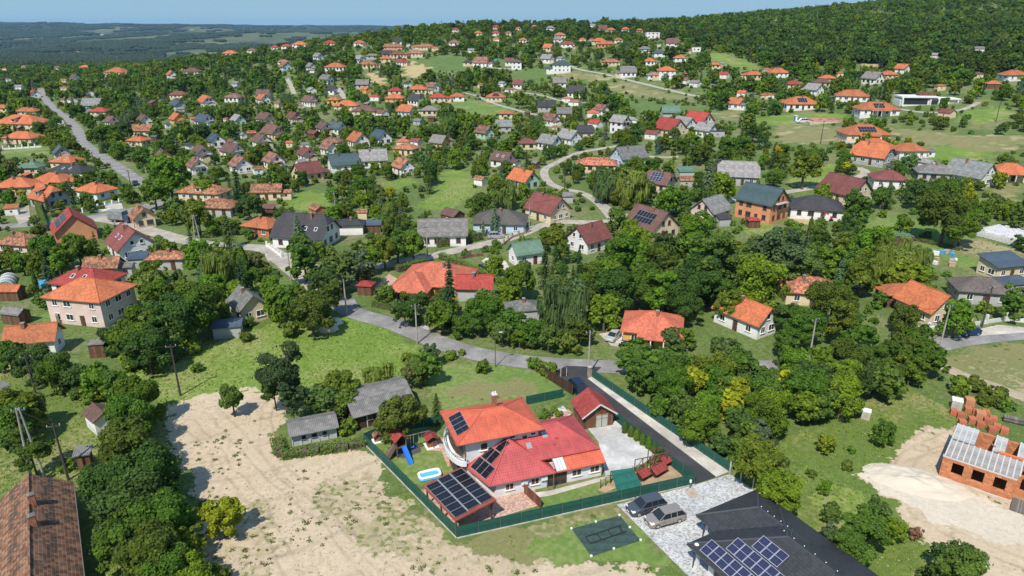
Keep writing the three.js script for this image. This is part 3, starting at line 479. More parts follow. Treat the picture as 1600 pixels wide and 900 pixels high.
  if (!small && wpx >= 22 && type !== 'flat' && hash2(px + 7, py + 2) > 0.5 && !label) { // lower annex against one end
    const sd = hash2(px, py + 9) > 0.5 ? 1 : -1, al = L * 0.28 + 0.8, aw = W * 0.62, ay = 2.35, ax = sd * (L / 2 + al / 2 - 0.02), az = (hash2(px + 2, py) - 0.5) * W * 0.3, an = part('annex', boxG(al, ay + 2, aw), wallMat(hash2(px, py + 4) > 0.6 ? 'c' : wk), o_, ax, (ay - 2) / 2, az), ar = new MB();
    ar.slab([V(-al / 2 - 0.3, 0, aw / 2 + 0.35), V(al / 2 + 0.3, 0, aw / 2 + 0.35), V(al / 2 + 0.3, 0.75, 0), V(-al / 2 - 0.3, 0.75, 0)], 0.1); ar.slab([V(al / 2 + 0.3, 0, -aw / 2 - 0.35), V(-al / 2 - 0.3, 0, -aw / 2 - 0.35), V(-al / 2 - 0.3, 0.75, 0), V(al / 2 + 0.3, 0.75, 0)], 0.1); const am = ar.build('annex_roof', hash2(px, py + 6) > 0.7 ? roofMat('h', v) : rm, an); am.position.y = ay / 2 + 1.05; if (!far) addWindow(an, 0, 1.3, aw / 2 + 0.02, 0, 1.0, 0.9, fm, true); footprint(q.x + Math.cos(a) * ax, q.z - Math.sin(a) * ax, al * 0.6);
  }
  const front = nearSide(sides, a, toCam);
  if (ex.includes('P')) { const [sx, sz, ry, len] = front; const p = new MB(), w = len * 0.5; p.slab([V(-w / 2, 2.45, 2.2), V(w / 2, 2.45, 2.2), V(w / 2, 2.95, 0.02), V(-w / 2, 2.95, 0.02)], 0.12); const pr = p.build('porch_roof', rm, o_); pr.position.set(sx, 0, sz); pr.rotation.y = ry; for (const k of [-1, 0, 1]) { const ps = part('porch_post', boxG(0.18, 2.4, 0.18), MT.frame, o_, sx + Math.sin(ry) * 2 + Math.cos(ry) * k * w * 0.45, 1.2, sz + Math.cos(ry) * 2 - Math.sin(ry) * k * w * 0.45, ry); ps.castShadow = true; } }
  if (ex.includes('C') || (!small && type !== 'flat' && hash2(px, py + 5) > 0.45)) { const cx = L * (hash2(px + 1, py) - 0.5) * 0.4, cz = W * 0.1, hh = y + rise * 0.8; const ch = part('chimney', boxG(0.5, rise * 0.2 + 1.1, 0.5), hash2(px, py) > 0.25 ? MT.chimney : MT.greyWood, o_, cx, hh + rise * 0.1 + 0.1, cz); if (!far) part('chimney_cap', boxG(0.62, 0.08, 0.62), MT.pole, ch, 0, rise * 0.1 + 0.57, 0); }
  if (ex.includes('S') || ex.includes('B')) solarField(o_, planes[planePick(planes, a, toCam)], ex.includes('B') ? MT.solarBlue : MT.solar, far ? 2 : 3, far ? 3 : ex.includes('SS') ? 6 : 4);
  if (ex.includes('K')) { const p = planes[planePick(planes, a, toCam)], n = normalOf(p), ce = p[0].clone().add(p[1]).add(p[2]).add(p[3] ?? p[2]).multiplyScalar(0.25); for (const k of [-1.4, 1.4]) { const d = p[1].clone().sub(p[0]).normalize().multiplyScalar(k); const w = part('skylight', boxG(0.8, 0.1, 1.15), MT.white, o_, ...ce.clone().add(d).addScaledVector(n, 0.04).toArray()); w.quaternion.copy(basis(p)); part('pane', boxG(0.6, 0.04, 0.95), MT.glass, w, 0, 0.05, 0); } }
  if (ex.includes('D') && !far) { const [sx, sz, ry] = sides[0]; const sgn = (Math.cos(a) * toCam.z + Math.sin(a) * toCam.x) > 0 ? 1 : -1; const d = new MB(), dw = 2.2; d.box(0, y + rise * 0.42, sgn * W * 0.3, dw, 1.3, W * 0.32); const dm = d.build('dormer', wallMat(wk), o_); const dr = new MB(); dr.slab([V(-dw / 2 - 0.25, y + rise * 0.42 + 0.8, sgn > 0 ? W * 0.5 : -W * 0.5), V(dw / 2 + 0.25, y + rise * 0.42 + 0.8, sgn > 0 ? W * 0.5 : -W * 0.5), V(dw / 2 + 0.25, y + rise * 0.95, 0), V(-dw / 2 - 0.25, y + rise * 0.95, 0)], 0.12); dr.build('dormer_roof', rm, dm); addWindow(dm, 0, y + rise * 0.42, sgn * W * 0.462, sgn > 0 ? 0 : Math.PI, 1.2, 0.9, MT.frame, true); }
  return o_;
}
function nearSide(sides, a, toCam) { let b = -9, r = sides[0]; for (const s of sides) { const k = Math.sin(s[2] + a) * toCam.x + Math.cos(s[2] + a) * toCam.z; if (k > b) { b = k; r = s; } } return r; }
function normalOf(p) { return p[1].clone().sub(p[0]).cross(p[2].clone().sub(p[0])).normalize(); }
function basis(p) { const x = p[1].clone().sub(p[0]).normalize(), n = normalOf(p), z = x.clone().cross(n); return new THREE.Quaternion().setFromRotationMatrix(new THREE.Matrix4().makeBasis(x, n, z)); }
function planePick(planes, a, toCam) { let b = -9, r = 0; planes.forEach((p, i) => { const n = normalOf(p).applyAxisAngle(V(0, 1, 0), a); const k = n.x * toCam.x + n.z * toCam.z + (p.length > 3 ? 0.25 : 0) - n.x * 0.2; if (k > b) { b = k; r = i; } }); return r; }
function solarField(o, p, mat, rows, cols) { // panels laid on a roof plane, each one a part
  const x = p[1].clone().sub(p[0]).normalize(), n = normalOf(p), s = n.clone().cross(x); let ce = V(0, 0, 0); for (const q of p) ce.add(q); ce.multiplyScalar(1 / p.length);
  const Q = basis(p), w = 1.06, h = 1.72; const up = Math.max(...p.map(q => q.clone().sub(ce).dot(s))) - Math.min(...p.map(q => q.clone().sub(ce).dot(s))), rws = Math.max(1, Math.min(rows, Math.floor(up * 0.7 / h)));
  const half = y => { let lo = -99, hi = 99; for (let i = 0; i < p.length; i++) { const a = p[i].clone().sub(ce), b = p[(i + 1) % p.length].clone().sub(ce), ya = a.dot(s), yb = b.dot(s), xa = a.dot(x), xb = b.dot(x); if ((ya > y) !== (yb > y)) { const xx = xa + (y - ya) / (yb - ya) * (xb - xa); if (yb > ya) hi = Math.min(hi, xx); else lo = Math.max(lo, xx); } } return [lo, hi]; };
  for (let r = 0; r < rws; r++) { const y = (r - (rws - 1) / 2) * (h + 0.05); const [lo, hi] = half(y + h / 2), [lo2, hi2] = half(y - h / 2); const c = Math.min(cols, Math.floor((Math.min(hi, hi2) - Math.max(lo, lo2) - 0.4) / (w + 0.04)));
    const mid = (Math.max(lo, lo2) + Math.min(hi, hi2)) / 2; for (let k = 0; k < c; k++) { const m = part('solar_panel', solarGeo(w, h), mat, o, ...ce.clone().addScaledVector(x, mid + (k - (c - 1) / 2) * (w + 0.04)).addScaledVector(s, y).addScaledVector(n, 0.07).toArray()); m.quaternion.copy(Q); } }
}
const HOUSES = `
96 238 35 -40 g s e
105 252 45 -10 h o c K
112 267 66 -8 h1.5 d w K
49 262 36 5 h n c
28 289 62 10 h o c
85 281 56 -5 h o c
77 305 64 -20 m o e D|house with orange roof, eyelid dormer and grey walls by the junction
151 297 62 -25 h o w C|house with steep orange hipped roof behind the white walled corner plot
114 350 84 -42 g0.9 r o SSX|red roofed house with three rows of solar panels and an ochre gable
222 337 50 -52 g t c|small beige cottage with terracotta roof at the road junction
35 378 68 -12 h t p|low house with weathered terracotta hipped roof near the junction
204 375 90 -35 g m w K|white gabled house with dark red roof beside the junction road
217 406 36 12 s s e X
262 405 60 6 h0.5 t e|long low outbuilding with weathered terracotta roof beside the slate blue shed
163 417 54 5 g0.5 t e X
138 436 100 -12 h0.7 r w K|house with dark red hipped roof just behind the ochre orange villa
143 464 114 -12 h2 o p|two storey villa with orange hipped roof and pinkish walls
320 299 80 -12 h0.5 t c D
342 322 66 -8 h0.6 t e
418 299 48 5 g0.45 t c
412 352 66 -22 h o b|house with bright orange hipped roof and brick walls by the pale road
255 244 34 -45 g b y
308 258 40 -40 g p w V
315 238 42 -38 m b w
364 234 42 -25 g b w V
376 256 44 -40 g p w
297 229 20 -30 g d w
17 456 40 0 g0.6 o d X
54 528 80 14 g0.6 o w C|low house with orange gabled roof and tall chimney at the meadow edge
25 492 46 -14 g0.6 h d X
155 546 33 8 f0.8 h d X|small concrete garage with flat roof and brown doors behind the meadow
157 652 62 -28 g1 b w X|white hut with dark brown gabled roof behind the walnut row
387 474 72 -50 g h c C|cream house with pale grey gabled roof at the meadow corner
356 514 52 12 s0.45 s e X|low shed with slate blue roof beside the cream house
4 614 26 60 s h e X
132 716 32 15 s h d X
428 250 40 -40 g p w V
479 240 34 -38 m m w
514 231 32 -35 g p w
480 267 52 35 g m c
536 253 54 18 g0.7 k w C|white house with long dark teal gabled roof behind the orchard
583 246 48 14 g g w C
630 259 40 -42 g t w|small white cottage with worn terracotta roof behind the orchard
635 232 42 -20 h t c
786 248 42 -25 g b w K
496 328 34 -35 g t b
478 356 96 -12 m d w KC|large white house with charcoal half-hipped roof and skylights
547 353 48 4 h0.5 d w X|low garage wing with charcoal roof joined to the big charcoal house
583 354 30 4 s0.6 s d X
692 360 78 4 g0.6 h w|old white cottage with patchy grey roof behind a clipped hedge
707 336 44 -30 g b d
782 342 88 -6 h0.7 c s C|long pale blue house with brown grey hipped roof
750 282 24 -20 g t w X
683 430 122 -10 h0.8 v y C|yellow walled house with broad salmon red hipped roof
742 447 60 -4 g0.6 r e X|open carport with bright red roof beside the salmon red house
572 449 32 -10 h r d X
567 334 18 0 g t c X
420 328 22 0 s b d X
818 278 52 -48 g o n|mint green house with orange gabled roof
933 256 66 -6 h0.5 x c|low cream house with mottled orange roof by the white lane
983 242 60 18 g0.7 h s C|pale blue cottage with long grey gabled roof by the white lane
856 322 74 -34 g m c|beige house with brown red gabled roof and porch beside the pale road
920 368 74 32 g0.85 m w C|white house with red brown gabled roof and tall chimney above the conifers
1018 345 84 -38 g0.85 b c SSC|cream house with brown roof and two blocks of black solar panels
1030 282 56 -20 m b p B|pinkish house with brown roof and a grid of blue solar panels
1153 268 70 -14 m0.7 g e|barn-like house with pale grey half-hipped roof
1111 324 68 34 g0.8 g p|pale pink house with light grey gabled roof
1191 314 78 -52 g2 k o V|two storey salmon house with dark teal roof and balconies
821 393 58 16 g0.7 n w|house with green metal roof beside the tall spruces
1130 344 26 10 s d e X
1177 347 22 0 h r d X
886 309 22 0 s h e X
1071 269 28 4 s n e X
1275 321 92 -18 h0.7 d w|long white bungalow with charcoal hipped roof under completion
1321 293 74 -36 g m c|cream house with maroon gabled roof and small gable windows
1388 278 60 -14 h0.8 m w C|white house with maroon hipped roof behind the blue spruces
1462 268 68 -18 h0.7 h e
1517 268 68 -30 g g w|white gabled house with long light grey roof on the slope
1576 267 62 -12 h o c P
1364 238 66 -20 m o e
1418 234 50 4 h o w
1407 375 36 -6 f0.6 n d X|green flat roofed shed among the orchards on the slope
1567 415 72 14 s0.6 s c|long beige workshop with dark blue roof and white garage doors
1532 450 92 -14 h0.7 c e|large house with brown grey hipped roof and satellite dishes
1582 442 56 8 h0.7 s e
1264 450 92 -8 h0.7 x c C|large house with patched mottled orange roof behind the grove
1405 458 66 4 h0.6 o d
1448 472 74 -42 g o c|cream gabled house with orange roof facing the roadside car
1020 507 108 -14 h0.85 v y P|yellow bungalow with salmon red pyramid roof, parked cars in front
1165 489 90 -56 g0.55 o w C|white house with long bright orange gabled roof behind the grove
815 482 62 12 h0.8 h e C|old house with faded grey roof and brown chimney near the willows
184 111 36 -8 h o c
212 96 20 -10 h o w
133 104 16 5 h o c
117 121 16 -20 g b w
268 116 20 -40 g o w
301 111 26 0 h b c
360 82 22 0 h o w
394 79 15 0 h p w
54 146 21 -35 g r w
141 145 15 -40 g m w
101 138 12 0 h t c
145 162 29 5 g0.8 g e K
113 156 20 -30 g b w
157 174 26 0 h r c
175 189 27 -30 g b w
226 187 29 -35 g b w
224 203 30 0 g0.6 t c
217 220 34 -15 h o c
240 161 20 -35 m b d
278 163 29 -30 g s e
280 148 28 0 h0.6 m c
322 157 33 -35 m o w
366 152 30 -15 h p w
277 185 30 -35 g o y
320 187 36 -25 g s w V
372 187 28 -35 g g n
337 218 36 -40 g s w
379 212 18 -30 g g w
362 223 24 -35 g b w
370 131 19 -20 g h s
6 169 22 0 h o c
35 189 72 -4 h0.6 o c D|long guest house with orange hipped roof and timbered gable by the straight road
37 214 54 -8 h0.6 o c
45 174 36 -5 h0.5 o c
252 92 18 0 h p w
304 84 13 0 h o c
30 136 13 0 g g w
13 124 11 -30 g m w
430 74 15 -10 h r w
448 72 17 -5 h r w
469 69 23 0 h o w
516 67 19 0 h r c
562 67 18 0 h o w
612 73 38 -4 h0.4 t o
621 64 15 0 g d w
665 73 27 0 h0.5 t c
680 76 11 0 h o c
709 67 17 0 h p w
650 83 24 0 h t c
605 84 15 0 g d e
622 85 26 -5 h0.6 m c
562 92 18 -30 m g w
582 88 20 0 h0.5 h e
602 92 19 0 h o c
626 97 24 -30 h r w
574 100 27 0 h t c
525 104 33 -4 h0.7 o w
443 97 17 0 h t w
445 103 23 -40 g p s
486 104 19 -40 g h w
497 88 18 -30 m g w
510 123 24 -20 m h w
517 140 20 -15 g d w V
487 141 20 -40 g g w
484 157 28 -25 g b w V
459 183 28 -35 g m p
411 154 25 -35 g o w
412 147 20 0 g b w
435 163 15 -20 g p c
415 184 33 -25 m b c
426 205 41 -25 m b c
409 219 36 -38 g b w
507 199 31 -40 g b w
527 199 32 -20 g k w
490 209 25 -20 g m d
519 222 33 -10 h p c
560 217 40 -42 g o w
595 213 38 -40 g s w
687 221 34 -20 g0.9 h y
630 222 22 0 h o c
650 222 24 -20 g m w
757 206 32 -35 g p n
542 164 37 0 h0.7 o c
522 157 22 -10 h o y
572 172 42 -8 h0.7 b c
597 177 24 -30 g b w
572 140 21 -30 g o y
586 152 19 -10 h r w
567 131 20 0 g h e
637 132 15 -35 g d w
654 139 29 0 h o c
617 142 21 0 h r c
617 153 29 0 h o y
650 155 29 -25 m d w
677 135 21 -35 m p w
684 152 27 0 h r c
715 151 23 0 h o w
775 151 31 0 h o c S
636 172 33 -18 m o s
672 172 29 0 h h c
654 190 20 -20 g h e
747 52 13 0 h o c
712 47 11 0 h r w
775 52 16 -20 h r w
775 42 11 0 h r c
794 52 11 0 h p c
736 79 11 0 g g w
752 96 27 -15 m p w
732 98 18 0 h0.6 d c
796 96 15 0 m b w
795 141 15 -10 h p w
785 131 15 -30 g g w
751 133 11 0 h t c
787 196 25 0 g g e
790 179 23 0 h0.5 o c
775 62 11 0 h o w
810 45 11 -30 g o c
835 40 10 0 h o c
860 44 15 0 h g w
926 40 9 0 g g w
941 44 14 0 g m w
954 47 15 0 h o c
977 46 13 0 h o w
999 48 11 0 h o c
1019 55 22 0 f2 d w
1051 66 23 -10 m b w
817 63 13 0 h o w
910 62 11 0 h o c
871 62 17 0 h h w
875 55 19 0 h t c
887 69 23 0 h0.6 r w
857 74 19 -20 g o c
936 64 23 0 h o c
947 69 31 0 h0.5 o o
966 63 14 0 h o w
1007 77 19 0 h h w
1031 83 21 0 h k w
1087 77 15 0 f h w
1062 91 19 0 h o w
1015 96 25 -20 h o w
955 97 27 0 h0.6 x c U
981 111 25 0 m h w
1041 113 27 0 h2 o w
1021 118 21 0 h g w
1070 126 19 -30 m p w
1087 130 21 -30 m h w
1117 102 17 0 h o c
1131 117 21 -20 g r w
1177 117 25 0 h o c
1198 110 13 0 h o w
855 91 23 -20 g g w
875 92 17 -25 g h w
877 103 29 0 h2 k w
807 100 17 0 h2 b w
811 131 23 -20 g m w
874 128 21 0 g h w
900 142 31 -10 m d w
802 141 11 0 h t c
1160 146 19 -25 m o w
1150 161 29 -25 m o w
1194 150 13 0 h o c
1047 174 27 0 g0.8 n e X
886 155 19 -25 h x w
898 160 23 -25 h x w
940 171 25 -38 g p w
926 177 20 0 h o w
854 165 29 0 g0.6 d e
881 176 23 0 g h c
861 186 31 -38 g p w
867 200 11 0 h t c
930 193 27 -30 g r w
969 193 33 -30 g2 g w V
986 188 21 0 h g w
914 205 27 0 m d c
890 213 41 -38 g g w
859 221 41 -30 g g w
824 224 29 0 h m c
1047 197 50 -38 g r c|cream gabled house with broad red roof in the row of gables
1069 193 39 -38 g g w
1092 186 46 -32 g r w|white gabled house with vivid red roof in the row of gables
1103 202 36 -30 g g w
1019 210 27 -20 g2 m w
1120 209 24 0 f0.6 d e
1215 113 34 -6 h o w V
1239 132 23 0 h r c
1283 129 31 -10 h b c
1292 123 23 0 h o c
1272 139 29 -35 g g w
1312 116 11 0 h o c
1364 121 31 -35 g h w
1387 117 25 0 h o c
1410 107 21 -35 g o w
1459 87 19 -20 g g w
1529 77 17 -10 g h w
1527 117 17 0 h b c
1583 117 36 4 h o w V
1551 132 25 -15 h o d
1469 136 15 0 h o c
1480 177 25 -35 g m c
1250 160 54 -4 h0.7 o w S|bungalow with broad orange hipped roof and small solar array
1331 149 56 -20 h0.6 o w|white house with orange hipped roof half hidden by a tree near the villa
1369 169 64 -6 h0.6 o w SP|white bungalow with orange hipped roof and corner solar panels near the villa
1349 206 70 -4 h0.7 o c SSP|cream bungalow with tall orange hipped roof and two solar blocks
1366 226 42 0 h o w
1204 150 11 0 h o w
15 88 6 0 h t w
30 86 5 0 g g w
43 84 6 0 g o w
60 92 6 0 h t w
75 86 5 0 g g w
100 83 6 0 g t w
122 82 6 0 g o w
128 90 5 0 g g w
150 85 5 0 g t w
118 96 7 0 h t w
24 97 7 0 h o w
70 98 7 0 g g w
38 104 8 0 h t c
8 108 8 0 h o w
90 106 8 0 g b w
145 54 5 0 h t w
160 54 5 0 g g w
182 54 5 0 g o w
200 53 5 0 h t w
218 50 5 0 g g w
300 46 5 0 h t w
320 44 5 0 g g w
105 64 5 0 g g w
65 60 5 0 g g w
380 46 5 0 h t w
`;
for (const line of HOUSES.trim().split('\n')) { const [data, label] = line.split('|'), f = data.split(' '); const o = house(+f[0], +f[1], +f[2], +f[3], f[4], f[5], f[6], f[7] ?? '', label ?? ''); if (/broad salmon/.test(label ?? '')) { // its front wing
  new MB().box(-3.6, 0.3, 6.2, 7.4, 5.1, 6).build('front_wing', wallMat('y'), o); const m = new MB(); for (const p of roofPlanes('hip', 7.4, 9.5, 2.95, 2.4, 0.6)) m.slab(p, 0.14); const r = m.build('wing_roof', roofMat('v', 0), o); r.position.set(-3.6, 0, 4.6); addWindow(o, -5, 1.4, 9.22, 0, 1.5, 1.3); addWindow(o, -2, 1.4, 9.22, 0, 1.5, 1.3); } }
seed(808); { // garden sheds standing near the houses
  const base = footprints.slice(0, 290).filter(f => -f[1] > 200 && -f[1] < 700), kinds = ['h', 't', 'b', 'g', 's', 'o']; let made = 0;
  for (let k = 0; k < 400 && made < 46; k++) { const f = base[Math.floor(rnd() * base.length)], w = rr(0, 6.28), x = f[0] + Math.cos(w) * (f[2] + rr(4, 9)), z = f[1] + Math.sin(w) * (f[2] + rr(4, 9)); if (onHouse(x, z, 3.5) || blockedXZ(x, z) || ![0].includes(classAt(x, z))) continue; const p = toPixel(x, hAt(x, z) + 1.3, z); if (p[0] < 10 || p[0] > 1590 || p[1] > 420) continue; house(Math.round(p[0]), Math.round(p[1]), rr(3.4, 5.6) * FPX / p[2], Math.round(rr(-60, 40)), rnd() < 0.6 ? 'g0.75' : 's0.7', kinds[Math.floor(rnd() * 6)], ['d', 'w', 'e', 'c'][Math.floor(rnd() * 4)], ''); made++; } }
console.log('houses', footprints.length);
// ---------- the white house with the red roofs, and its plot ----------
const T0 = 18.4 * Math.PI / 180, A0 = at(774.7, 777.8);
const HL = (x, d, y = 0) => V(A0.x + x * Math.cos(T0) - d * Math.sin(T0), y, A0.z - x * Math.sin(T0) - d * Math.cos(T0));
const redTile = M('redTile', [0.56, 0.095, 0.088], TX.sheet, { roughness: 0.5, bumpMap: TX.tileB, bumpScale: 0.03 }), orangeTile = M('orangeTile', [0.68, 0.14, 0.07], TX.sheet, { roughness: 0.5, bumpMap: TX.tileB, bumpScale: 0.03 }), hutRed = M('hutRed', [0.36, 0.055, 0.045], TX.tile, { roughness: 0.8 });
const whiteWall = M('heroWall', [0.80, 0.80, 0.79], TX.plaster);
{
  const o = thing('house', 'big white house with red and orange metal tile roofs inside the green fence', 'house', A0.x, 0, A0.z, T0);
  const P = (x, d, y) => V(x, y, -d);
  new MB().prism([[0, 0], [6.5, 0], [6.5, -1.3], [9, -1.3], [9, 0], [13.7, 0], [13.7, -8.6], [-1.2, -8.6], [-1.6, -3]], -0.3, 2.34).build('wall', whiteWall, o);
  const upper = new MB().prism([[-2.6, -4.1], [6.8, -4.1], [6.8, -10.7], [-2.6, -10.7]], -0.3, 5.9); // with its rounded bay towards the garden
  const bay = []; for (let k = 0; k <= 10; k++) { const w = Math.PI / 2 + k / 10 * Math.PI; bay.push([-2.65 + Math.cos(w) * 0.75, -7.5 - Math.sin(w) * 2.9]); } upper.prism(bay, -0.3, 5.7); upper.build('upper_wall', whiteWall, o);
  // roofs
  const r1 = new MB(), t = 0.16; const FL = P(-0.95, -0.55, 2.28), FR = P(7.35, -0.55, 2.28), BR = P(7.35, 6.9, 2.28), BL = P(-2.6, 4.0, 2.28), B2 = P(-2.6, 6.9, 2.28), ap = P(2.75, 3.6, 5.3);
  for (const p of [[FL, FR, ap], [FR, BR, ap], [BL, FL, ap], [B2, BL, ap], [BR, B2, ap]]) r1.slab(p, t);
  const lower = r1.build('roof', redTile, o);
  const r2 = new MB(); const rA = P(3.0, 5.4, 5.25), rB = P(9.8, 5.4, 5.25), f1 = P(3.0, 1.0, 3.3), f2 = P(13.75, 1.0, 3.3), k1 = P(13.75, 9.4, 3.2), k0 = P(3.0, 9.4, 3.2);
  r2.slab([f1, f2, rB, rA], t); r2.slab([f2, k1, rB], t); r2.slab([k1, k0, rA, rB], t); const mid = r2.build('roof', redTile, o);
  const rg = new MB(); for (const [a, b] of [[FL, ap], [FR, ap], [BL, ap], [rB, f2], [rB, k1], [rA, rB]]) rg.tube(a, b, 0.1); rg.build('ridge', redTile, lower);
  new MB().slab([P(7.45, -0.55, 2.26), P(13.95, -0.55, 2.26), P(13.95, 1.2, 3.1), P(7.45, 1.2, 3.1)], 0.14).build('porch_roof', orangeTile, o);
  const up = new MB(), e = 6.0; const a1 = P(-3.7, 3.2, e), a2 = P(7.35, 3.3, e), a3 = P(7.2, 11.3, e), a4 = P(-3.9, 11.3, e), u1 = P(0.6, 7.2, 7.75), u2 = P(3.1, 7.2, 7.75);
  for (const p of [[a1, a2, u2, u1], [a2, a3, u2], [a3, a4, u1, u2], [a4, a1, u1]]) up.slab(p, 0.18); const upr = up.build('upper_roof', orangeTile, o);
  const ug = new MB(); for (const [a, b] of [[a1, u1], [a2, u2], [a3, u2], [a4, u1], [u1, u2]]) ug.tube(a, b, 0.09); ug.build('ridge', orangeTile, upr);
  const gut = new MB(); for (const [a, b] of [[a1, a2], [a2, a3], [a4, a1], [FL, FR], [BL, FL]]) gut.tube(a.clone().setY(a.y - 0.1), b.clone().setY(b.y - 0.1), 0.07); gut.build('gutter', MT.gutter, o);
  for (const [x, d, h0, h1] of [[-2.62, 3.95, 0, 5.8], [6.45, -0.12, 0, 2.4], [13.65, -0.1, 0, 2.4], [7.0, -0.75, 0, 2.3]]) part('downpipe', new MB().tube(V(0, h0, 0), V(0, h1, 0), 0.06).geo(), MT.gutter, o, x, 0, -d);
  const ch = part('chimney', boxG(0.55, 1.9, 0.55), MT.chimney, o, 2.4, 8.05, -8.2); part('chimney_cap', boxG(0.7, 0.12, 0.7), MT.cap, ch, 0, 1.0, 0); for (const k of [-0.15, 0.15]) part('flue', new MB().tube(V(0, 0, 0), V(0, 0.3, 0), 0.09).geo(), MT.white, ch, k, 1.05, 0);
  // openings of the lower floor with their brown shutters
  const shutter = (x, y, z, w, h, ry = 0) => { const g = windowGeo(w, h), f = part('window', g.frame, MT.frame, o, x, y, z, ry); part('shutter', boxG(w - 0.14, h - 0.14, 0.06), MT.doorBrown, f, 0, 0, 0.02); };
  for (const [x, w] of [[1.7, 1.1], [4.9, 1.1], [10.3, 1.3], [12.7, 1.3]]) shutter(x, 1.25, 0.03, w, 0.95);
  for (const [x, w] of [[-0.2, 1.0], [5.0, 0.8]]) shutter(x, 4.6, -4.07, w, 1.1); addWindow(o, 3.4, 5.2, -4.07, 0, 0.9, 0.5); addWindow(o, 6.1, 5.1, -4.07, 0, 0.8, 0.5);
  part('air_conditioner', boxG(0.8, 0.55, 0.3), MT.white, o, 3.5, 1.5, 0.16); part('air_conditioner', boxG(0.8, 0.55, 0.3), MT.white, o, 6.0, 1.5, 0.16);
  { const d = part('glazed_porch', new MB().box(0, 1.15, 0, 2.4, 2.3, 0.06).geo(), MT.glass, o, 7.75, 0, 1.22); const fr = new MB(); for (const k of [-1.2, -0.4, 0.4, 1.2]) fr.box(k, 1.15, 0.03, 0.1, 2.35, 0.1); fr.box(0, 2.3, 0.03, 2.5, 0.1, 0.1).box(0, 1.0, 0.03, 2.4, 0.07, 0.08); fr.build('porch_frame', MT.brownFrame, d); d.position.z = -0.02; }
  { const q = [P(7.5, -0.48, 2.33), P(8.8, -0.48, 2.33), P(8.8, 1.15, 3.12), P(7.5, 1.15, 3.12)]; const g = new MB().slab(q.map(v => v.clone().setY(v.y + 0.05)), 0.05).build('glass_roof', M('skyGlass', [0.55, 0.58, 0.58], null, { roughness: 0.15 }), o); const bars = new MB(); for (let k = 0; k <= 3; k++) { const a = q[0].clone().lerp(q[1], k / 3), b = q[3].clone().lerp(q[2], k / 3); bars.tube(a.setY(a.y + 0.09), b.setY(b.y + 0.09), 0.035, 0.035, 4); } bars.build('glazing_bar', MT.rail, g); }
  for (const [x, d, y] of [[5.2, 3.0, 4.19], [7.6, 4.0, 4.64]]) { const w = part('skylight', boxG(0.62, 0.1, 0.8), MT.rail, o, x, y + 0.02, -d); w.rotation.x = Math.atan(1.95 / 4.4); part('pane', boxG(0.46, 0.03, 0.62), M('skyBlue', [0.25, 0.32, 0.38], null, { roughness: 0.1 }), w, 0, 0.06, 0); }
  for (const [x, d, y] of [[8.9, 3.3, 4.36], [8.4, 2.6, 4.05]]) { const v = part('roof_vent', boxG(0.4, 0.16, 0.3), redTile, o, x, y, -d); v.rotation.x = 0.41; }
  // curved balcony on the garden side
  const arc = (r1, r2, y0, y1) => { const s = []; for (let k = 0; k <= 14; k++) { const w = Math.PI * 0.5 + k / 14 * Math.PI; s.push([-2.55 + Math.cos(w) * r1, -7.4 - Math.sin(w) * r2]); } for (let k = 14; k >= 0; k--) { const w = Math.PI * 0.5 + k / 14 * Math.PI; s.push([-2.55 + Math.cos(w) * (r1 - 0.12), -7.4 - Math.sin(w) * (r2 - 0.12)]); } return new MB().prism(s, y0, y1); };
  { const s = [[-2.5, -10.6]]; for (let k = 0; k <= 14; k++) { const w = Math.PI * 0.5 + k / 14 * Math.PI; s.push([-2.55 + Math.cos(w) * 1.75, -7.4 - Math.sin(w) * 3.9]); } const b = new MB().prism(s.slice(1), 2.55, 2.85).build('balcony', whiteWall, o); arc(1.75, 3.9, 2.85, 3.25).build('parapet', whiteWall, b); arc(1.72, 3.86, 3.72, 3.78).build('handrail', MT.rail, b); const bars = new MB(); for (let k = 0; k <= 24; k++) { const w = Math.PI * 0.5 + k / 24 * Math.PI; bars.box(-2.55 + Math.cos(w) * 1.68, 3.48, -7.4 - Math.sin(w) * 3.82, 0.04, 0.5, 0.04); } bars.build('railing', MT.white, b); }
  for (let k = 1; k < 6; k++) { const w = Math.PI * 0.5 + k / 6 * Math.PI; for (const y of [1.25, 4.55]) { const a = Math.atan2(Math.cos(w) / 0.75, -Math.sin(w) / 2.9); addWindow(o, -2.66 + Math.cos(w) * 0.78, y, -7.5 - Math.sin(w) * 2.93, a, 1.15, 2.0, MT.brownFrame); } }
  // solar panels
  const lay = (p, list, w, h) => { const x = p[1].clone().sub(p[0]).normalize(), n = normalOf(p), s = n.clone().cross(x), Q = basis(p); for (const [a, b] of list) { const m = part('solar_panel', solarGeo(w, h), MT.solar, o, ...p[0].clone().addScaledVector(x, a).addScaledVector(s, b).addScaledVector(n, 0.06).toArray()); m.quaternion.copy(Q); } };
  lay([a4, a1, u1], [0, 1, 2, 3].map(k => [2.75 + k * 1.06, 1.35]), 1.04, 1.72);
  lay([BL, FL, ap], [[1.2, 1.15], [2.24, 1.15], [3.28, 1.15], [1.35, 2.9], [2.39, 2.9], [2.2, 4.65]], 1.02, 1.7);
}
footprint(HL(6, 4).x, HL(6, 4).z, 9); footprint(HL(-3, 8).x, HL(-3, 8).z, 6); footprint(HL(-6, -1).x, HL(-6, -1).z, 5); footprint(HL(-8, 9).x, HL(-8, 9).z, 5);
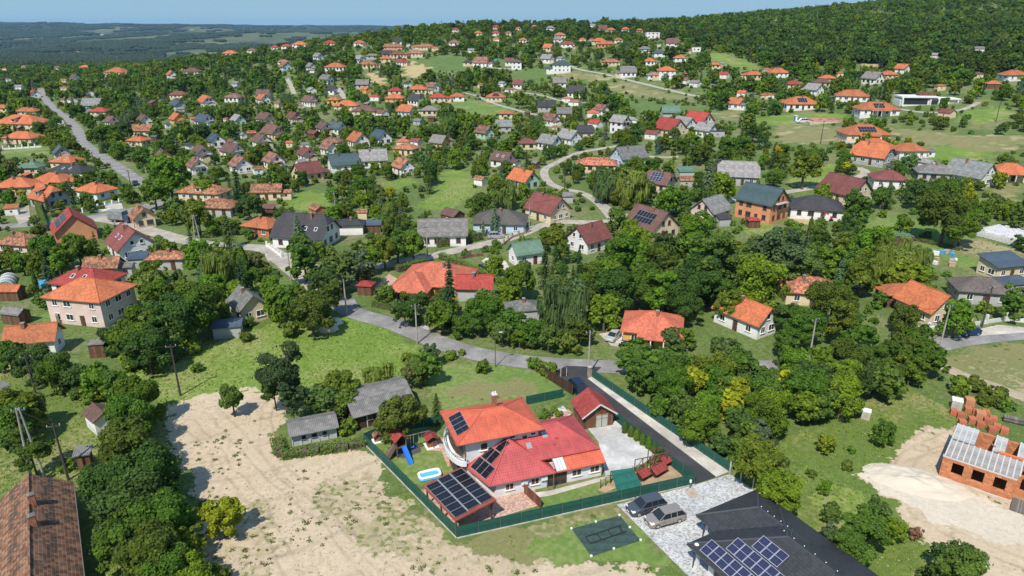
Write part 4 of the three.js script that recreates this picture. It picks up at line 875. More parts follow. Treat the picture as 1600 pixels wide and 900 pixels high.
{ // carport carrying solar panels
  const c = HL(-4.75, -1.25), o = thing('carport', 'timber carport with red roof fully covered by black solar panels', 'carport', c.x, 0, c.z, T0 + 17 * Math.PI / 180), w = 5.3, l = 7.4;
  const y = (x) => 2.86 + x * 0.05; const q = [V(-w / 2, y(-w / 2), l / 2), V(w / 2, y(w / 2), l / 2), V(w / 2, y(w / 2), -l / 2), V(-w / 2, y(-w / 2), -l / 2)]; new MB().slab(q, 0.16).build('roof', M('carRoof', [0.34, 0.075, 0.045], TX.sheet), o);
  for (const x of [-w / 2 + 0.35, w / 2 - 0.35]) { for (const z of [-l / 2 + 0.5, 0, l / 2 - 0.5]) { const p = part('post', boxG(0.17, 2.6, 0.17), MT.wood, o, x, 1.3, z); for (const s of [-1, 1]) if (Math.abs(z + s * 0.7) < l / 2) { const b = part('brace', boxG(0.1, 0.1, 1.0), MT.paleWood, p, 0, 0.95, s * 0.38); b.rotation.x = s * Math.PI / 4; } } part('beam', boxG(0.16, 0.2, l - 0.3), MT.paleWood, o, x, 2.56, 0); }
  for (let k = 0; k < 9; k++) { const r = part('rafter', boxG(w - 0.2, 0.1, 0.08), MT.paleWood, o, 0, 2.69, (k / 8 - 0.5) * (l - 0.4)); r.rotation.z = 0.05; }
  for (let c = 0; c < 3; c++) for (let k = 0; k < 6; k++) { const m = part('solar_panel', solarGeo(1.62, 1.08), MT.solar, o, (c - 1) * 1.7, y((c - 1) * 1.7) + 0.07, (k - 2.5) * 1.11 - 0.1 + (c === 0 ? 0.2 : 0)); m.rotation.z = 0.05; }
  for (const s of [-0.85, 0.85]) { const r = part('mounting_rail', boxG(0.05, 0.05, 6.8), MT.rail, o, s, y(s) + 0.08, 0); r.rotation.z = 0.05; }
}
// ---------- fences ----------
function fence(name, label, pts, h, mat, o = {}) {
  const g = thing(name, label, o.category ?? 'fence', pts[0].x, 0, pts[0].z, 0); const step = o.step ?? 2.5, base = pts[0];
  for (let i = 0; i + 1 < pts.length; i++) {
    const a = pts[i], b = pts[i + 1], len = Math.hypot(b.x - a.x, b.z - a.z), n = Math.max(1, Math.round(len / step)), ry = Math.atan2(-(b.z - a.z), b.x - a.x), w = len / n;
    const pg = o.panelGeo?.(w) ?? boxG(w - 0.06, h - 0.12, 0.03), sg = new MB().tube(V(0, -0.3, 0), V(0, h + 0.05, 0), 0.035).geo();
    for (let k = 0; k < n; k++) {
      const t = (k + 0.5) / n, x = lerp(a.x, b.x, t) - base.x, z = lerp(a.z, b.z, t) - base.z, y = hAt(x + base.x, z + base.z);
      if (mat) { const p = part(o.panel ?? 'mesh_panel', pg, mat, g, x, y + h / 2 + 0.04, z, ry); if (!o.panelGeo) p.rotation.x = (hash2(k, i + Math.round(a.x)) - 0.5) * 0.04; }
      part('post', sg, o.post ?? MT.steel, g, lerp(a.x, b.x, k / n) - base.x, y, lerp(a.z, b.z, k / n) - base.z);
      if (o.plinth) part('plinth', boxG(w, 0.34, 0.2), MT.concrete, g, x, y - 0.05, z, ry);
    }
    if (i === pts.length - 2) part('post', sg, o.post ?? MT.steel, g, b.x - base.x, hAt(b.x, b.z), b.z - base.z);
    for (let d = 0; d < len; d += 1.2) block(lerp(a.x, b.x, d / len), lerp(a.z, b.z, d / len), 0.8);
  }
  return g;
}
fence('mesh_fence', 'long green shade net fence between the red roofed house and the parked cars', [at(714, 841), at(1085, 757)], 1.6, MT.net, { plinth: 1 });
fence('mesh_fence', 'green shade net fence along the bare dirt lot beside the playground', [at(714, 841), at(569, 693)], 1.6, MT.net, { plinth: 1 });
fence('mesh_fence', 'green shade net fence behind the playground tree', [at(569, 692), at(600, 679), at(692, 663)], 1.5, MT.net);
fence('mesh_fence', 'green shade net fence between the asphalt driveway and the concrete yard', [at(1085, 757), at(1030, 712), at(964, 659)], 1.5, MT.net);
fence('mesh_fence', 'green shade net fence along the white kerb at the edge of the grove', [at(925, 590), at(1139, 738)], 1.5, MT.net);
fence('mesh_fence', 'short green shade net fence at the top lawn behind the red roofed house', [at(822, 633), at(880, 621)], 1.5, MT.net);
{ const boards = w => { const m = new MB(), n = Math.round(w / 0.16); for (let k = 0; k < n; k++) m.box(((k + 0.5) / n - 0.5) * w, 0, (k & 1) * 0.02, w / n - 0.02, 1.7 + 0.04 * (k % 3), 0.03); m.box(0, 0.5, -0.04, w, 0.1, 0.05).box(0, -0.5, -0.04, w, 0.1, 0.05); return m.geo(); };
  fence('board_fence', 'dark brown wooden board fence between the lawn and the driveway', [at(829, 574), at(860, 595), at(895, 618)], 1.8, MT.darkWood, { panel: 'board_panel', panelGeo: boards, post: MT.darkWood, step: 2.2 });
  fence('board_fence', 'short reddish brown screen fence between patio and front lawn', [HL(3.45, -0.3), HL(4.35, -3.5)], 1.4, M('rustWood', [0.26, 0.10, 0.06], TX.wood), { panel: 'board_panel', panelGeo: w => boxG(w, 1.35, 0.05), post: MT.wood, step: 1.6 });
  fence('entrance_gate', 'small brown slatted gate between white pillars at the driveway mouth', [at(876, 589), at(885, 588)], 1.5, MT.darkWood, { panel: 'gate_leaf', category: 'gate', panelGeo: w => { const m = new MB(); for (let k = 0; k < 6; k++) m.box(0, -0.6 + k * 0.24, 0, w, 0.17, 0.03); return m.geo(); }, post: MT.white, step: 2 }); }
{ const p = at(921, 589); const o = thing('gate_pillar', 'stone clad gate pillar at the start of the white kerb', 'pillar', p.x, 0, p.z, 0.5); part('shaft', boxG(0.5, 1.7, 0.5), M('stone', [0.42, 0.36, 0.29], TX.brick), o, 0, 0.85, 0); part('coping', boxG(0.62, 0.12, 0.62), MT.concrete, o, 0, 1.76, 0); }
for (const [x, y, i] of [[1140, 741, 0], [1157, 752, 1], [1176, 765, 2]]) { const p = at(x, y); single('fence_post', new MB().box(0, 0.8, 0, 0.13, 1.9, 0.13).box(0, 1.76, 0, 0.16, 0.05, 0.16), MT.concrete, 'plain concrete fence post at the edge of the mottled paving', 'post', p.x, 0, p.z, 0.5, 'posts at the edge of the mottled paving'); }
{ const p = at(1078, 763); const o = thing('standpipe', 'white standpipe beside the round manhole on the mottled paving', 'standpipe', p.x, 0, p.z, 0); part('pipe', new MB().tube(V(0, 0, 0), V(0, 0.95, 0), 0.09).geo(), MT.steel, o); part('head', new MB().tube(V(0, 0, 0), V(0, 0.3, 0), 0.15, 0.12, 8).geo(), MT.white, o, 0, 0.9, 0); const m = at(1082, 772); single('manhole_cover', new MB().tube(V(0, -0.1, 0), V(0, 0.09, 0), 0.75, 0.72, 18), M('sandCover', [0.58, 0.48, 0.38], TX.concrete), 'pale round manhole cover set in the mottled paving', 'manhole', m.x, 0, m.z); }
// ---------- timber garage hut with red roof ----------
{
  const c = HL(18.05, 12.0), o = thing('garden_hut', 'brown timber hut with red gabled roof and glazed doors beside the driveway', 'hut', c.x, 0, c.z, T0 - 0.06), W = 4.3, D = 4.0, y = 2.3, rise = 1.55;
  const b = new MB(), w = W / 2, d = D / 2; for (const [p, q] of [[[-w, d], [w, d]], [[w, d], [w, -d]], [[w, -d], [-w, -d]], [[-w, -d], [-w, d]]]) b.poly([V(p[0], -0.2, p[1]), V(q[0], -0.2, q[1]), V(q[0], y, q[1]), V(p[0], y, p[1])]); b.tri(V(-w, y, d), V(w, y, d), V(0, y + rise, d)); b.tri(V(w, y, -d), V(-w, y, -d), V(0, y + rise, -d)); b.build('wall', MT.wood, o);
  const r = new MB(), ov = 0.45, k = rise / w, e = y + 0.1 - ov * k; r.slab([V(-w - ov, e, d + 0.5), V(0, y + 0.1 + rise, d + 0.5), V(0, y + 0.1 + rise, -d - 0.4), V(-w - ov, e, -d - 0.4)].reverse().map(v => v), 0.12); r.slab([V(w + ov, e, d + 0.5), V(w + ov, e, -d - 0.4), V(0, y + 0.1 + rise, -d - 0.4), V(0, y + 0.1 + rise, d + 0.5)], 0.12);
  const rf = r.build('roof', hutRed, o); const f = new MB(); for (const s of [-1, 1]) { const L = Math.hypot(w + ov, rise + ov * k); f.box(s * (w + ov) / 2, (e + y + 0.1 + rise) / 2 - 0.06, d + 0.52, L, 0.2, 0.04, 0, -s * Math.atan2(rise + ov * k, w + ov)); } f.build('bargeboard', MT.fascia, rf);
  const g = part('glazed_door', boxG(1.7, 2.0, 0.06), M('dullGlass', [0.40, 0.42, 0.38], null, { roughness: 0.2 }), o, 0.45, 1.02, d + 0.03); const fr = new MB(); for (const x of [-0.85, 0, 0.85]) fr.box(x, 0, 0.03, 0.09, 2.05, 0.08); fr.box(0, 1.0, 0.03, 1.8, 0.09, 0.08).box(0, 0.4, 0.03, 1.7, 0.05, 0.07).box(0, -0.98, 0.03, 1.75, 0.08, 0.08); fr.build('door_frame', MT.paleWood, g);
  footprint(c.x, c.z, 3.4); block(c.x, c.z, 3.5);
}
// ---------- playground, pool, small garden things ----------
{
  const c = HL(-9.2, 12.4), o = thing('play_tower', 'wooden play tower with red roof, blue slide, climbing wall and swing beam', 'play tower', c.x, 0, c.z, T0 + 0.25);
  for (const x of [-0.65, 0.65]) for (const z of [-0.65, 0.65]) part('post', boxG(0.11, 2.7, 0.11), MT.greyWood, o, x, 1.35, z);
  part('deck', boxG(1.4, 0.08, 1.4), MT.wood, o, 0, 1.4, 0); for (const [x, z, ry] of [[0, -0.66, 0], [-0.66, 0, Math.PI / 2], [0.66, 0, Math.PI / 2]]) part('side_board', boxG(1.3, 0.6, 0.04), MT.wood, o, x, 1.8, z, ry);
  const r = new MB(); r.slab([V(-1, 2.55, 1), V(0, 3.35, 1), V(0, 3.35, -1), V(-1, 2.55, -1)].reverse(), 0.07); r.slab([V(1, 2.55, 1), V(1, 2.55, -1), V(0, 3.35, -1), V(0, 3.35, 1)], 0.07); r.build('roof', hutRed, o);
  const s = new MB(); for (let k = 0; k < 6; k++) { const p0 = k / 6, p1 = (k + 1) / 6, yy = t => 1.42 * (1 - t) ** 1.15 + 0.06, zz = t => 0.7 + t * 2.2; for (const [x0, x1, h] of [[-0.26, 0.26, 0], [-0.32, -0.26, 0.16], [0.26, 0.32, 0.16]]) s.slab([V(x0, yy(p0) + h, zz(p0)), V(x0, yy(p1) + h, zz(p1)), V(x1, yy(p1) + h, zz(p1)), V(x1, yy(p0) + h, zz(p0))], 0.05 + h); } const sl = s.build('slide', MT.blue, o); sl.position.x = 0.25;
  new MB().slab([V(-2.0, 0.02, 0.75), V(-0.72, 1.55, 0.55), V(-0.72, 1.55, -0.55), V(-2.0, 0.02, -0.75)], 0.1).build('climbing_wall', M('climb', [0.20, 0.13, 0.10], TX.wood), o);
  part('swing_beam', new MB().tube(V(0.7, 2.35, 0), V(4.0, 2.3, 0.4), 0.07).geo(), MT.greyWood, o); for (const z of [-0.9, 1.4]) part('swing_leg', new MB().tube(V(4.0, 2.35, 0.4), V(4.25, 0, z), 0.06).geo(), MT.greyWood, o);
  for (const x of [1.7, 2.9]) { const sw = part('swing', boxG(0.5, 0.05, 0.22), x < 2 ? MT.blue : MT.black, o, x, 0.5, 0.15); for (const k of [-0.22, 0.22]) part('rope', boxG(0.03, 1.82, 0.03), MT.cap, sw, k, 0.92, 0); }
}
{ const c = HL(-6.55, 6.45), o = thing('paddling_pool', 'blue and white inflatable paddling pool on the lawn beside the carport', 'pool', c.x, 0, c.z, T0 + 0.06); const ring = (w, d, r, y) => { const pts = []; for (let k = 0; k < 40; k++) { const t = k / 40 * Math.PI * 2, cx = Math.sign(Math.cos(t)) * Math.pow(Math.abs(Math.cos(t)), 0.35) * w / 2, cz = Math.sign(Math.sin(t)) * Math.pow(Math.abs(Math.sin(t)), 0.35) * d / 2; pts.push(V(cx, y, cz)); } return new THREE.TubeGeometry(new THREE.CatmullRomCurve3(pts, true), 60, r, 8, true); };
  part('lower_ring', ring(2.6, 1.35, 0.16, 0.15), MT.poolBlue, o); part('upper_ring', ring(2.58, 1.33, 0.17, 0.42), MT.white, o); part('water', boxG(2.4, 0.04, 1.16), M('water', [0.10, 0.42, 0.68], null, { roughness: 0.08 }), o, 0, 0.36, 0); }
function smallHut(name, label, x, d, w, wallM, roofM, h = 1.4) { const c = HL(x, d), o = thing(name, label, 'play house', c.x, 0, c.z, T0 + 0.1); part('base', boxG(w + 0.5, 0.12, w + 0.5), MT.white, o, 0, 0.06, 0); part('half_wall', boxG(w, 0.75, w * 0.8), wallM, o, 0, 0.5, 0); for (const i of [-1, 1]) for (const j of [-1, 1]) part('post', boxG(0.09, h, 0.09), MT.wood, o, i * w * 0.44, h / 2 + 0.1, j * w * 0.36); const r = new MB(), q = w * 0.72; r.slab([V(-q, h, q), V(0, h + 0.5, q), V(0, h + 0.5, -q), V(-q, h, -q)].reverse(), 0.06); r.slab([V(q, h, q), V(q, h, -q), V(0, h + 0.5, -q), V(0, h + 0.5, q)], 0.06); r.build('roof', roofM, o); return o; }
smallHut('well_house', 'small wooden garden well with red roof on a white base', -4.95, 12.9, 1.2, M('orangeWood', [0.40, 0.16, 0.06], TX.wood), hutRed);
smallHut('toy_house', 'tiny toy house with terracotta roof by the fence corner', -11.6, 16.3, 0.8, MT.paleWood, roofMat('t'), 0.9);
// hutches and frames in the front run
for (const [x, y, s, t] of [[1003, 748, 1.3, 'low red roofed rabbit hutch beside the green net lean-to'], [1027, 741, 1.9, 'largest red roofed hutch standing in the sand run'], [1037, 727, 1.2, 'red roofed hutch closest to the driveway fence']]) { const p = at(x, y), o = thing('animal_hutch', t, 'hutch', p.x, 0, p.z, T0 + 0.35, 'hutches in the sand run'); part('box', boxG(s, 0.6, 0.9), MT.darkWood, o, 0, 0.55, 0); for (const i of [-1, 1]) for (const j of [-1, 1]) part('leg', boxG(0.08, 0.3, 0.08), MT.darkWood, o, i * s * 0.44, 0.15, j * 0.38); const r = new MB(); r.slab([V(-s * 0.62, 0.82, 0.8), V(s * 0.62, 0.82, 0.8), V(s * 0.62, 1.3, -0.1), V(-s * 0.62, 1.3, -0.1)], 0.05); r.slab([V(s * 0.62, 0.82, -0.8), V(-s * 0.62, 0.82, -0.8), V(-s * 0.62, 1.3, -0.1), V(s * 0.62, 1.3, -0.1)], 0.05); r.build('roof', hutRed, o); }
yard('sand_run', [[985, 757], [993, 737], [1015, 728], [1044, 718], [1060, 733], [1066, 745], [1010, 764]], M('runSand', [0.50, 0.36, 0.22], TX.concrete), 0.02);
yard('sand_run', [[934, 766], [962, 748], [968, 760], [945, 770]], M('runSand', [0.50, 0.36, 0.22], TX.concrete), 0.02);
{ const a = at(1007, 738), b = at(1026, 727); for (const [p, w, h, t] of [[a, 2.2, 1.7, 'thin brown timber frame next to the green net lean-to'], [b, 2.0, 2.1, 'taller brown timber frame behind the hutches']]) { const o = thing('timber_frame', t, 'frame', p.x, 0, p.z, T0); for (const x of [-w / 2, 0, w / 2]) for (const z of [-0.6, 0.6]) part('post', boxG(0.09, h, 0.09), MT.wood, o, x, h / 2, z); for (const z of [-0.6, 0.6]) { part('rail', boxG(w, 0.08, 0.08), MT.wood, o, 0, h, z); const d = part('brace', boxG(Math.hypot(w / 2, h) * 0.9, 0.06, 0.06), MT.wood, o, -w / 4, h / 2, z); d.rotation.z = Math.atan2(h, w / 2); } }
  const p = at(977, 759), o = thing('net_shelter', 'lean-to shelter draped with green net inside the long fence', 'shelter', p.x, 0, p.z, T0); for (const x of [-1.5, 0, 1.5]) part('post', boxG(0.08, 1.7, 0.08), MT.wood, o, x, 0.85, -1.1); new MB().slab([V(-1.7, 0.35, 1.2), V(1.7, 0.35, 1.2), V(1.4, 1.6, -1.0), V(-1.5, 1.75, -1.1)], 0.03).build('net_cover', M('brightNet', [0.012, 0.14, 0.105], TX.net, { side: THREE.DoubleSide }), o);
  for (let k = 0; k < 4; k++) { const q = at(938 + k * 8, 763 - k * 3.6); single('garden_stake', new MB().box(0, 0.6, 0, 0.07, 1.4, 0.07).box(0.3, 1.15, 0, 0.7, 0.05, 0.05), MT.wood, 'brown timber stake with crossbar in the small sand run', 'stake', q.x, 0, q.z, T0, 'stakes in the small sand run'); } }
{ // rockery in front of the hut
  const o = at(862, 650); for (let k = 0; k < 12; k++) { seed(900 + k); const g = new THREE.IcosahedronGeometry(rr(0.18, 0.4), 1), p = g.attributes.position; for (let i = 0; i < p.count; i++) { const f = 0.8 + 0.4 * hash2(Math.round(p.getX(i) * 90) + k, Math.round(p.getY(i) * 90) + Math.round(p.getZ(i) * 50)); p.setXYZ(i, p.getX(i) * f, p.getY(i) * f * 0.7, p.getZ(i) * f); } g.computeVertexNormals(); const m = shadows(new THREE.Mesh(g, k % 3 ? M('rock', [0.42, 0.40, 0.37], TX.concrete) : MT.ceramic)); m.name = numbered('garden_stone'); const w = HL(13.2 + (k % 4) * 0.55 + rr(-0.2, 0.2), 12.2 + Math.floor(k / 4) * 0.7); m.position.set(w.x, 0.08, w.z); scene.add(m); tag(m, k % 3 ? 'grey rounded stone in the rockery beside the timber hut' : 'reddish stone in the rockery beside the timber hut', 'stone', 'rockery stones'); } }
{ const P = [at(893, 827), at(968, 806), at(1001, 845), at(924, 870)], c = P.reduce((a, b) => a.clone().add(b)).multiplyScalar(0.25), n = 20, pos = [], idx = [], uv = []; // ground sheet
  for (let j = 0; j <= n; j++) for (let i = 0; i <= n; i++) { const a = P[0].clone().lerp(P[1], i / n), b = P[3].clone().lerp(P[2], i / n), q = a.lerp(b, j / n).sub(c); pos.push(q.x, 0.04 + 0.06 * fbm(q.x * 1.3, q.z * 1.3, 3), q.z); uv.push(q.x, q.z); }
  for (let j = 0; j < n; j++) for (let i = 0; i < n; i++) { const a = j * (n + 1) + i; idx.push(a, a + n + 1, a + 1, a + 1, a + n + 1, a + n + 2); } const g = new THREE.BufferGeometry(); g.setAttribute('position', new THREE.Float32BufferAttribute(pos, 3)); g.setAttribute('uv', new THREE.Float32BufferAttribute(uv, 2)); g.setIndex(idx); g.computeVertexNormals(); const m = shadows(new THREE.Mesh(g, MT.tarp)); m.material.side = THREE.DoubleSide; m.name = 'ground_tarpaulin'; m.position.copy(c).setY(0); scene.add(m); tag(m, 'dark green tarpaulin spread on the grass near the parked cars', 'tarpaulin');
  const a = at(918, 844), b = at(972, 826), o = thing('steel_frame', 'black ladder-like steel frame lying on the green tarpaulin', 'frame', c.x, 0.16, c.z, Math.atan2(-(b.z - a.z), b.x - a.x)); for (const z of [-0.55, 0.55]) part('side_rail', boxG(4.6, 0.08, 0.08), MT.black, o, 0, 0, z); for (let k = 0; k < 4; k++) part('rung', boxG(0.07, 0.07, 1.05), MT.black, o, -2.27 + k * 1.4, 0, 0); const d = part('rung', boxG(1.3, 0.07, 0.07), MT.black, o, 1.9, 0.01, 0); d.rotation.y = 1.0; 
  [0, 1, 2, 3, 4, 5, 6].forEach(k => { const e = [[0, 0], [0.5, 0], [1, 0], [1, 0.5], [1, 1], [0.45, 1], [0, 1]][k], q = P[0].clone().lerp(P[1], e[0]).lerp(P[3].clone().lerp(P[2], e[0]), e[1]); const s = shadows(new THREE.Mesh(new THREE.DodecahedronGeometry(0.15, 0), MT.white)); s.name = numbered('weight_stone'); s.position.set(q.x, 0.13, q.z); scene.add(s); tag(s, 'white stone holding down the edge of the green tarpaulin', 'stone', 'tarpaulin weights'); }); }
// ---------- black roofed house ----------
{
  const o = thing('house', 'new white house with broad black hipped roofs and blue solar panels', 'house', 27.96, 0, -64.27, -61.6 * Math.PI / 180), blackTile = M('blackTile', [0.038, 0.041, 0.048], TX.tile, { roughness: 0.6, bumpMap: TX.tileB, bumpScale: 0.01 });
  const hip = (a0, a1, b0, b1, e, rise, hipLen) => { const m = (b0 + b1) / 2, A = V(a0 + hipLen, e + rise, m), B = V(a1 - hipLen, e + rise, m), c = [V(a0, e, b0), V(a1, e, b0), V(a1, e, b1), V(a0, e, b1)]; return [[c[3], c[2], B, A], [c[1], c[0], A, B], [c[0], c[3], A], [c[2], c[1], B]]; };
  const p1 = hip(0, 14, 0.04, 9.2, 2.86, 2.1, 4.0), p2 = hip(2.9, 21, 0, 13.1, 2.9, 3.05, 6.4);
  const r1 = new MB(); p1.forEach(p => r1.slab(p, 0.18)); const a = r1.build('roof', blackTile, o); const r2 = new MB(); p2.forEach(p => r2.slab(p, 0.18)); const b = r2.build('main_roof', blackTile, o);
  const g = new MB(), ridge = M('blackRidge', [0.05, 0.055, 0.06], null, { roughness: 0.5 }); for (const [p, q] of [[p1[0][0], p1[0][3]], [p1[1][1], p1[0][3]], [p1[0][3], p1[0][2]]]) g.tube(p, q, 0.1); g.build('ridge', ridge, a); const g2 = new MB(); for (const [p, q] of [[p2[0][0], p2[0][3]], [p2[1][1], p2[0][3]], [p2[0][3], p2[0][2]]]) g2.tube(p, q, 0.1); g2.build('ridge', ridge, b);
  new MB().prism([[5.0, 1.0], [20, 1.0], [20, 12], [5.0, 12]], -0.3, 2.95).build('wall', whiteWall, o); new MB().prism([[3.0, 1.2], [5.0, 1.2], [5.0, 7.9], [3.0, 7.9]], -0.3, 2.8).build('porch_wall', whiteWall, o);
  part('column', boxG(0.35, 2.75, 0.35), whiteWall, o, 0.9, 1.37, 8.2); part('column', boxG(0.3, 2.75, 0.3), whiteWall, o, 3.7, 1.4, 12.2); part('downpipe', new MB().tube(V(0, 0, 0), V(0, 2.8, 0), 0.06).geo(), ridge, o, 0.75, 0, 8.7); part('downpipe', new MB().tube(V(0, 0, 0), V(0, 2.8, 0), 0.06).geo(), ridge, o, 3.5, 0, 12.6);
  const gt = new MB(); gt.tube(V(0, 2.75, 9.25), V(3, 2.75, 9.25), 0.08).tube(V(2.9, 2.8, 13.15), V(21, 2.8, 13.15), 0.08).tube(V(-0.05, 2.75, 0), V(-0.05, 2.75, 9.2), 0.08); gt.build('gutter', ridge, o);
  for (const x of [6.5, 9.5, 13]) addWindow(o, x, 1.5, 12.03, 0, 1.3, 1.9, MT.steel);
  const lay = (p, rows) => { const x = p[1].clone().sub(p[0]).normalize(), n = normalOf(p), s = n.clone().cross(x), Q = basis(p); for (const [a0, h0, cnt] of rows) for (let k = 0; k < cnt; k++) for (let r = 0; r < 1; r++) { const m = part('solar_panel', solarGeo(1.02, 1.68), MT.solarBlue, o, ...p[0].clone().addScaledVector(x, a0 + k * 1.05).addScaledVector(s, h0).addScaledVector(n, 0.1).toArray()); m.quaternion.copy(Q); } };
  lay(p2[0], [[2.0, 1.15, 9], [3.7, 3.05, 8], [5.3, 4.9, 3]]);
  const dot = new THREE.SphereGeometry(0.055, 8, 6); for (let k = 0; k < 9; k++) part('snow_guard', dot, MT.white, o, 8.6 + k * 1.2, 5.98 + 0.02, 6.5 - 0.25); for (let k = 0; k < 5; k++) part('snow_guard', dot, MT.white, o, 4.2 + k * 0.85, 5.06, 4.4);
  part('vent_pipe', new MB().tube(V(0, 0, 0), V(0, 0.9, 0), 0.05).geo(), MT.steel, o, 9.2, 5.6, 5.9); part('satellite_dish', new THREE.SphereGeometry(0.3, 12, 6, 0, Math.PI * 2, 0, 0.9), MT.white, o, 3.7, 3.0, 12.6); 
  for (let k = 0; k < 18; k += 3) for (const b of [3, 7, 11]) { const w = V(k, 0, b).applyAxisAngle(V(0, 1, 0), -61.6 * Math.PI / 180); footprint(27.96 + w.x, -64.27 + w.z, 3); }
}
// ---------- brick shell under construction ----------
{
  const o = thing('brick_shell', 'unfinished orange brick house shell with concrete beam ceiling and empty windows', 'building site', 52.68, 0, -70.49, -40 * Math.PI / 180), h = 2.9; const bm = M('hollowBrick', [0.60, 0.25, 0.12], TX.brick), L = 13, D = 9.4;
  const wallX = (x0, x1, z, holes) => { const m = new MB(), t = 0.3; let c = x0; for (const [a, b] of holes) { m.box((c + a) / 2, h / 2 - 0.1, z, a - c, h + 0.2, t); m.box((a + b) / 2, 0.4, z, b - a - 0.002, 1.2, t - 0.004); m.box((a + b) / 2, h - 0.2, z, b - a - 0.002, 0.4, t - 0.004); c = b; } m.box((c + x1) / 2, h / 2 - 0.1, z, x1 - c, h + 0.2, t); return m; };
  wallX(0, 7.4, -0.15, [[1.1, 2.3], [3.2, 4.4], [5.4, 6.6]]).build('front_wall', bm, o); wallX(7.4, L, -1.6, [[7.9, 9.4], [11, 12]]).build('recessed_wall', bm, o); new MB().box(7.4, h / 2, -0.9, 0.3, h, 1.2).build('return_wall', bm, o);
  new MB().box(0.15, h / 2 - 0.1, -D / 2, 0.3, h + 0.2, D - 0.6).build('side_wall', bm, o); new MB().box(L / 2, h / 2 - 0.1, -D + 0.15, L, h + 0.2, 0.3).build('rear_wall', bm, o); new MB().box(L - 0.15, h / 2 - 0.1, -D / 2 - 0.8, 0.3, h + 0.2, D - 2.2).build('side_wall', bm, o); new MB().box(L / 2, h / 2 - 0.1, -4.4, L - 0.6, h + 0.1, 0.25).build('inner_wall', bm, o);
  part('foundation', boxG(L + 0.4, 0.5, D + 0.4), MT.concrete, o, L / 2, -0.12, -D / 2); part('lintel_band', boxG(7.5, 0.18, 0.34), MT.cap, o, 3.7, h + 0.1, -0.15);
  const beam = boxG(0.16, 0.2, 4.4), block = boxG(0.44, 0.14, 4.3), pale = M('slabGrey', [0.44, 0.41, 0.38], TX.concrete), wet = M('slabPale', [0.56, 0.56, 0.56], TX.concrete);
  for (let k = 0; k < 21; k++) { const x = 0.15 + k * 0.62; part('ceiling_beam', beam, MT.cap, o, x, h + 0.26, x > 7.2 ? -3.0 : -2.2); if (k !== 12) part('beam_infill', block, pale, o, x + 0.31, h + 0.24, x > 7.2 ? -3.0 : -2.2); if (!(k > 3 && k < 7) && !(k > 8 && k < 11)) { part('ceiling_beam', beam, MT.cap, o, x, h + 0.26, -6.95); part('beam_infill', block, wet, o, x + 0.31, h + 0.24, -6.95); } }
  part('floor', boxG(L - 0.6, 0.1, D - 0.6), M('rawFloor', [0.42, 0.28, 0.16], TX.concrete), o, L / 2, 0.2, -D / 2); const pl = part('plank', boxG(0.25, 0.05, 1.2), MT.paleWood, o, 4.2, h + 0.4, -6.2); pl.rotation.y = 0.7; part('formwork', boxG(3.2, 0.25, 0.3), M('redBeam', [0.62, 0.18, 0.06]), o, 6.6, h + 0.36, -4.75);
  part('step_slab', boxG(4.5, 0.35, 2.6), MT.greyWood, o, 9.8, 0.1, 0.6); part('side_panel', boxG(0.05, 2.0, 1.7), MT.black, o, -0.05, 0.9, -1.3);
  for (let x = 0; x < 13; x += 3) for (const z of [-2, -5, -8]) { const w = V(x, 0, z).applyAxisAngle(V(0, 1, 0), -40 * Math.PI / 180); footprint(52.68 + w.x, -70.49 + w.z, 2.4); }
  const palletWood = boxG(1.1, 0.12, 1.1), rows = (() => { const m = new MB(); for (let j = 0; j < 4; j++) for (let i = 0; i < 4; i++) for (let k = 0; k < 3; k++) m.box(-0.39 + i * 0.26, 0.26 + j * 0.25, -0.36 + k * 0.36, 0.245, 0.235, 0.345); return m.geo(); })(), brickTones = [[0.58, 0.19, 0.09], [0.50, 0.15, 0.08], [0.62, 0.27, 0.14]].map((c, i) => M('palletBrick' + i, c, TX.plaster));
  const spots = [[1489, 648, 0], [1500, 654, 1], [1511, 645, 0], [1524, 649, 1], [1539, 650, 0], [1517, 661, 0], [1530, 668, 1], [1541, 662, 1], [1550, 660, 0], [1556, 672, 0], [1568, 678, 0], [1502, 665, 0], [1513, 634, 2], [1530, 655, 2], [1548, 676, 1]];
  spots.forEach(([x, y, t], k) => { const p = at(x, y, 0), o2 = thing('brick_pallet', t === 2 ? 'pallet of pale orange bricks beside the brick shell' : t ? 'pallet of dark red hollow bricks beside the brick shell' : 'pallet of red hollow bricks beside the brick shell', 'pallet', p.x, 0, p.z, -0.6 + hash2(k, 3) * 0.3, 'brick pallets by the building site'); part('pallet', palletWood, MT.paleWood, o2, 0, 0.06, 0); const b = part('bricks', rows, brickTones[t === 2 ? 2 : t], o2); b.userData.kind = 'stuff'; o2.scale.setScalar(t === 2 ? 1.1 : 0.82); });
  for (const [x, y, s, t] of [[1493, 632, 1.3, 'white wrapped pallet beside the red brick pallets'], [1352, 647, 1.1, 'lone grey concrete ring standing in the weeds']]) { const p = at(x, y + 6), o2 = thing(s > 1.2 ? 'wrapped_pallet' : 'concrete_box', t, 'pallet', p.x, 0, p.z, -0.5); part('block', boxG(s, s * 1.1, s), MT.concrete, o2, 0, s * 0.55, 0); part('lid', boxG(s * 1.06, 0.1, s * 1.06), MT.white, o2, 0, s * 1.12, 0); }
  { const p = at(1590, 662), o2 = thing('plank_stack', 'stack of grey planks at the edge of the building site', 'planks', p.x, 0, p.z, -0.5); for (let k = 0; k < 5; k++) part('plank', boxG(3.6, 0.16, 0.8), MT.greyWood, o2, (k % 2) * 0.2, 0.1 + k * 0.17, (k % 3) * 0.1); }
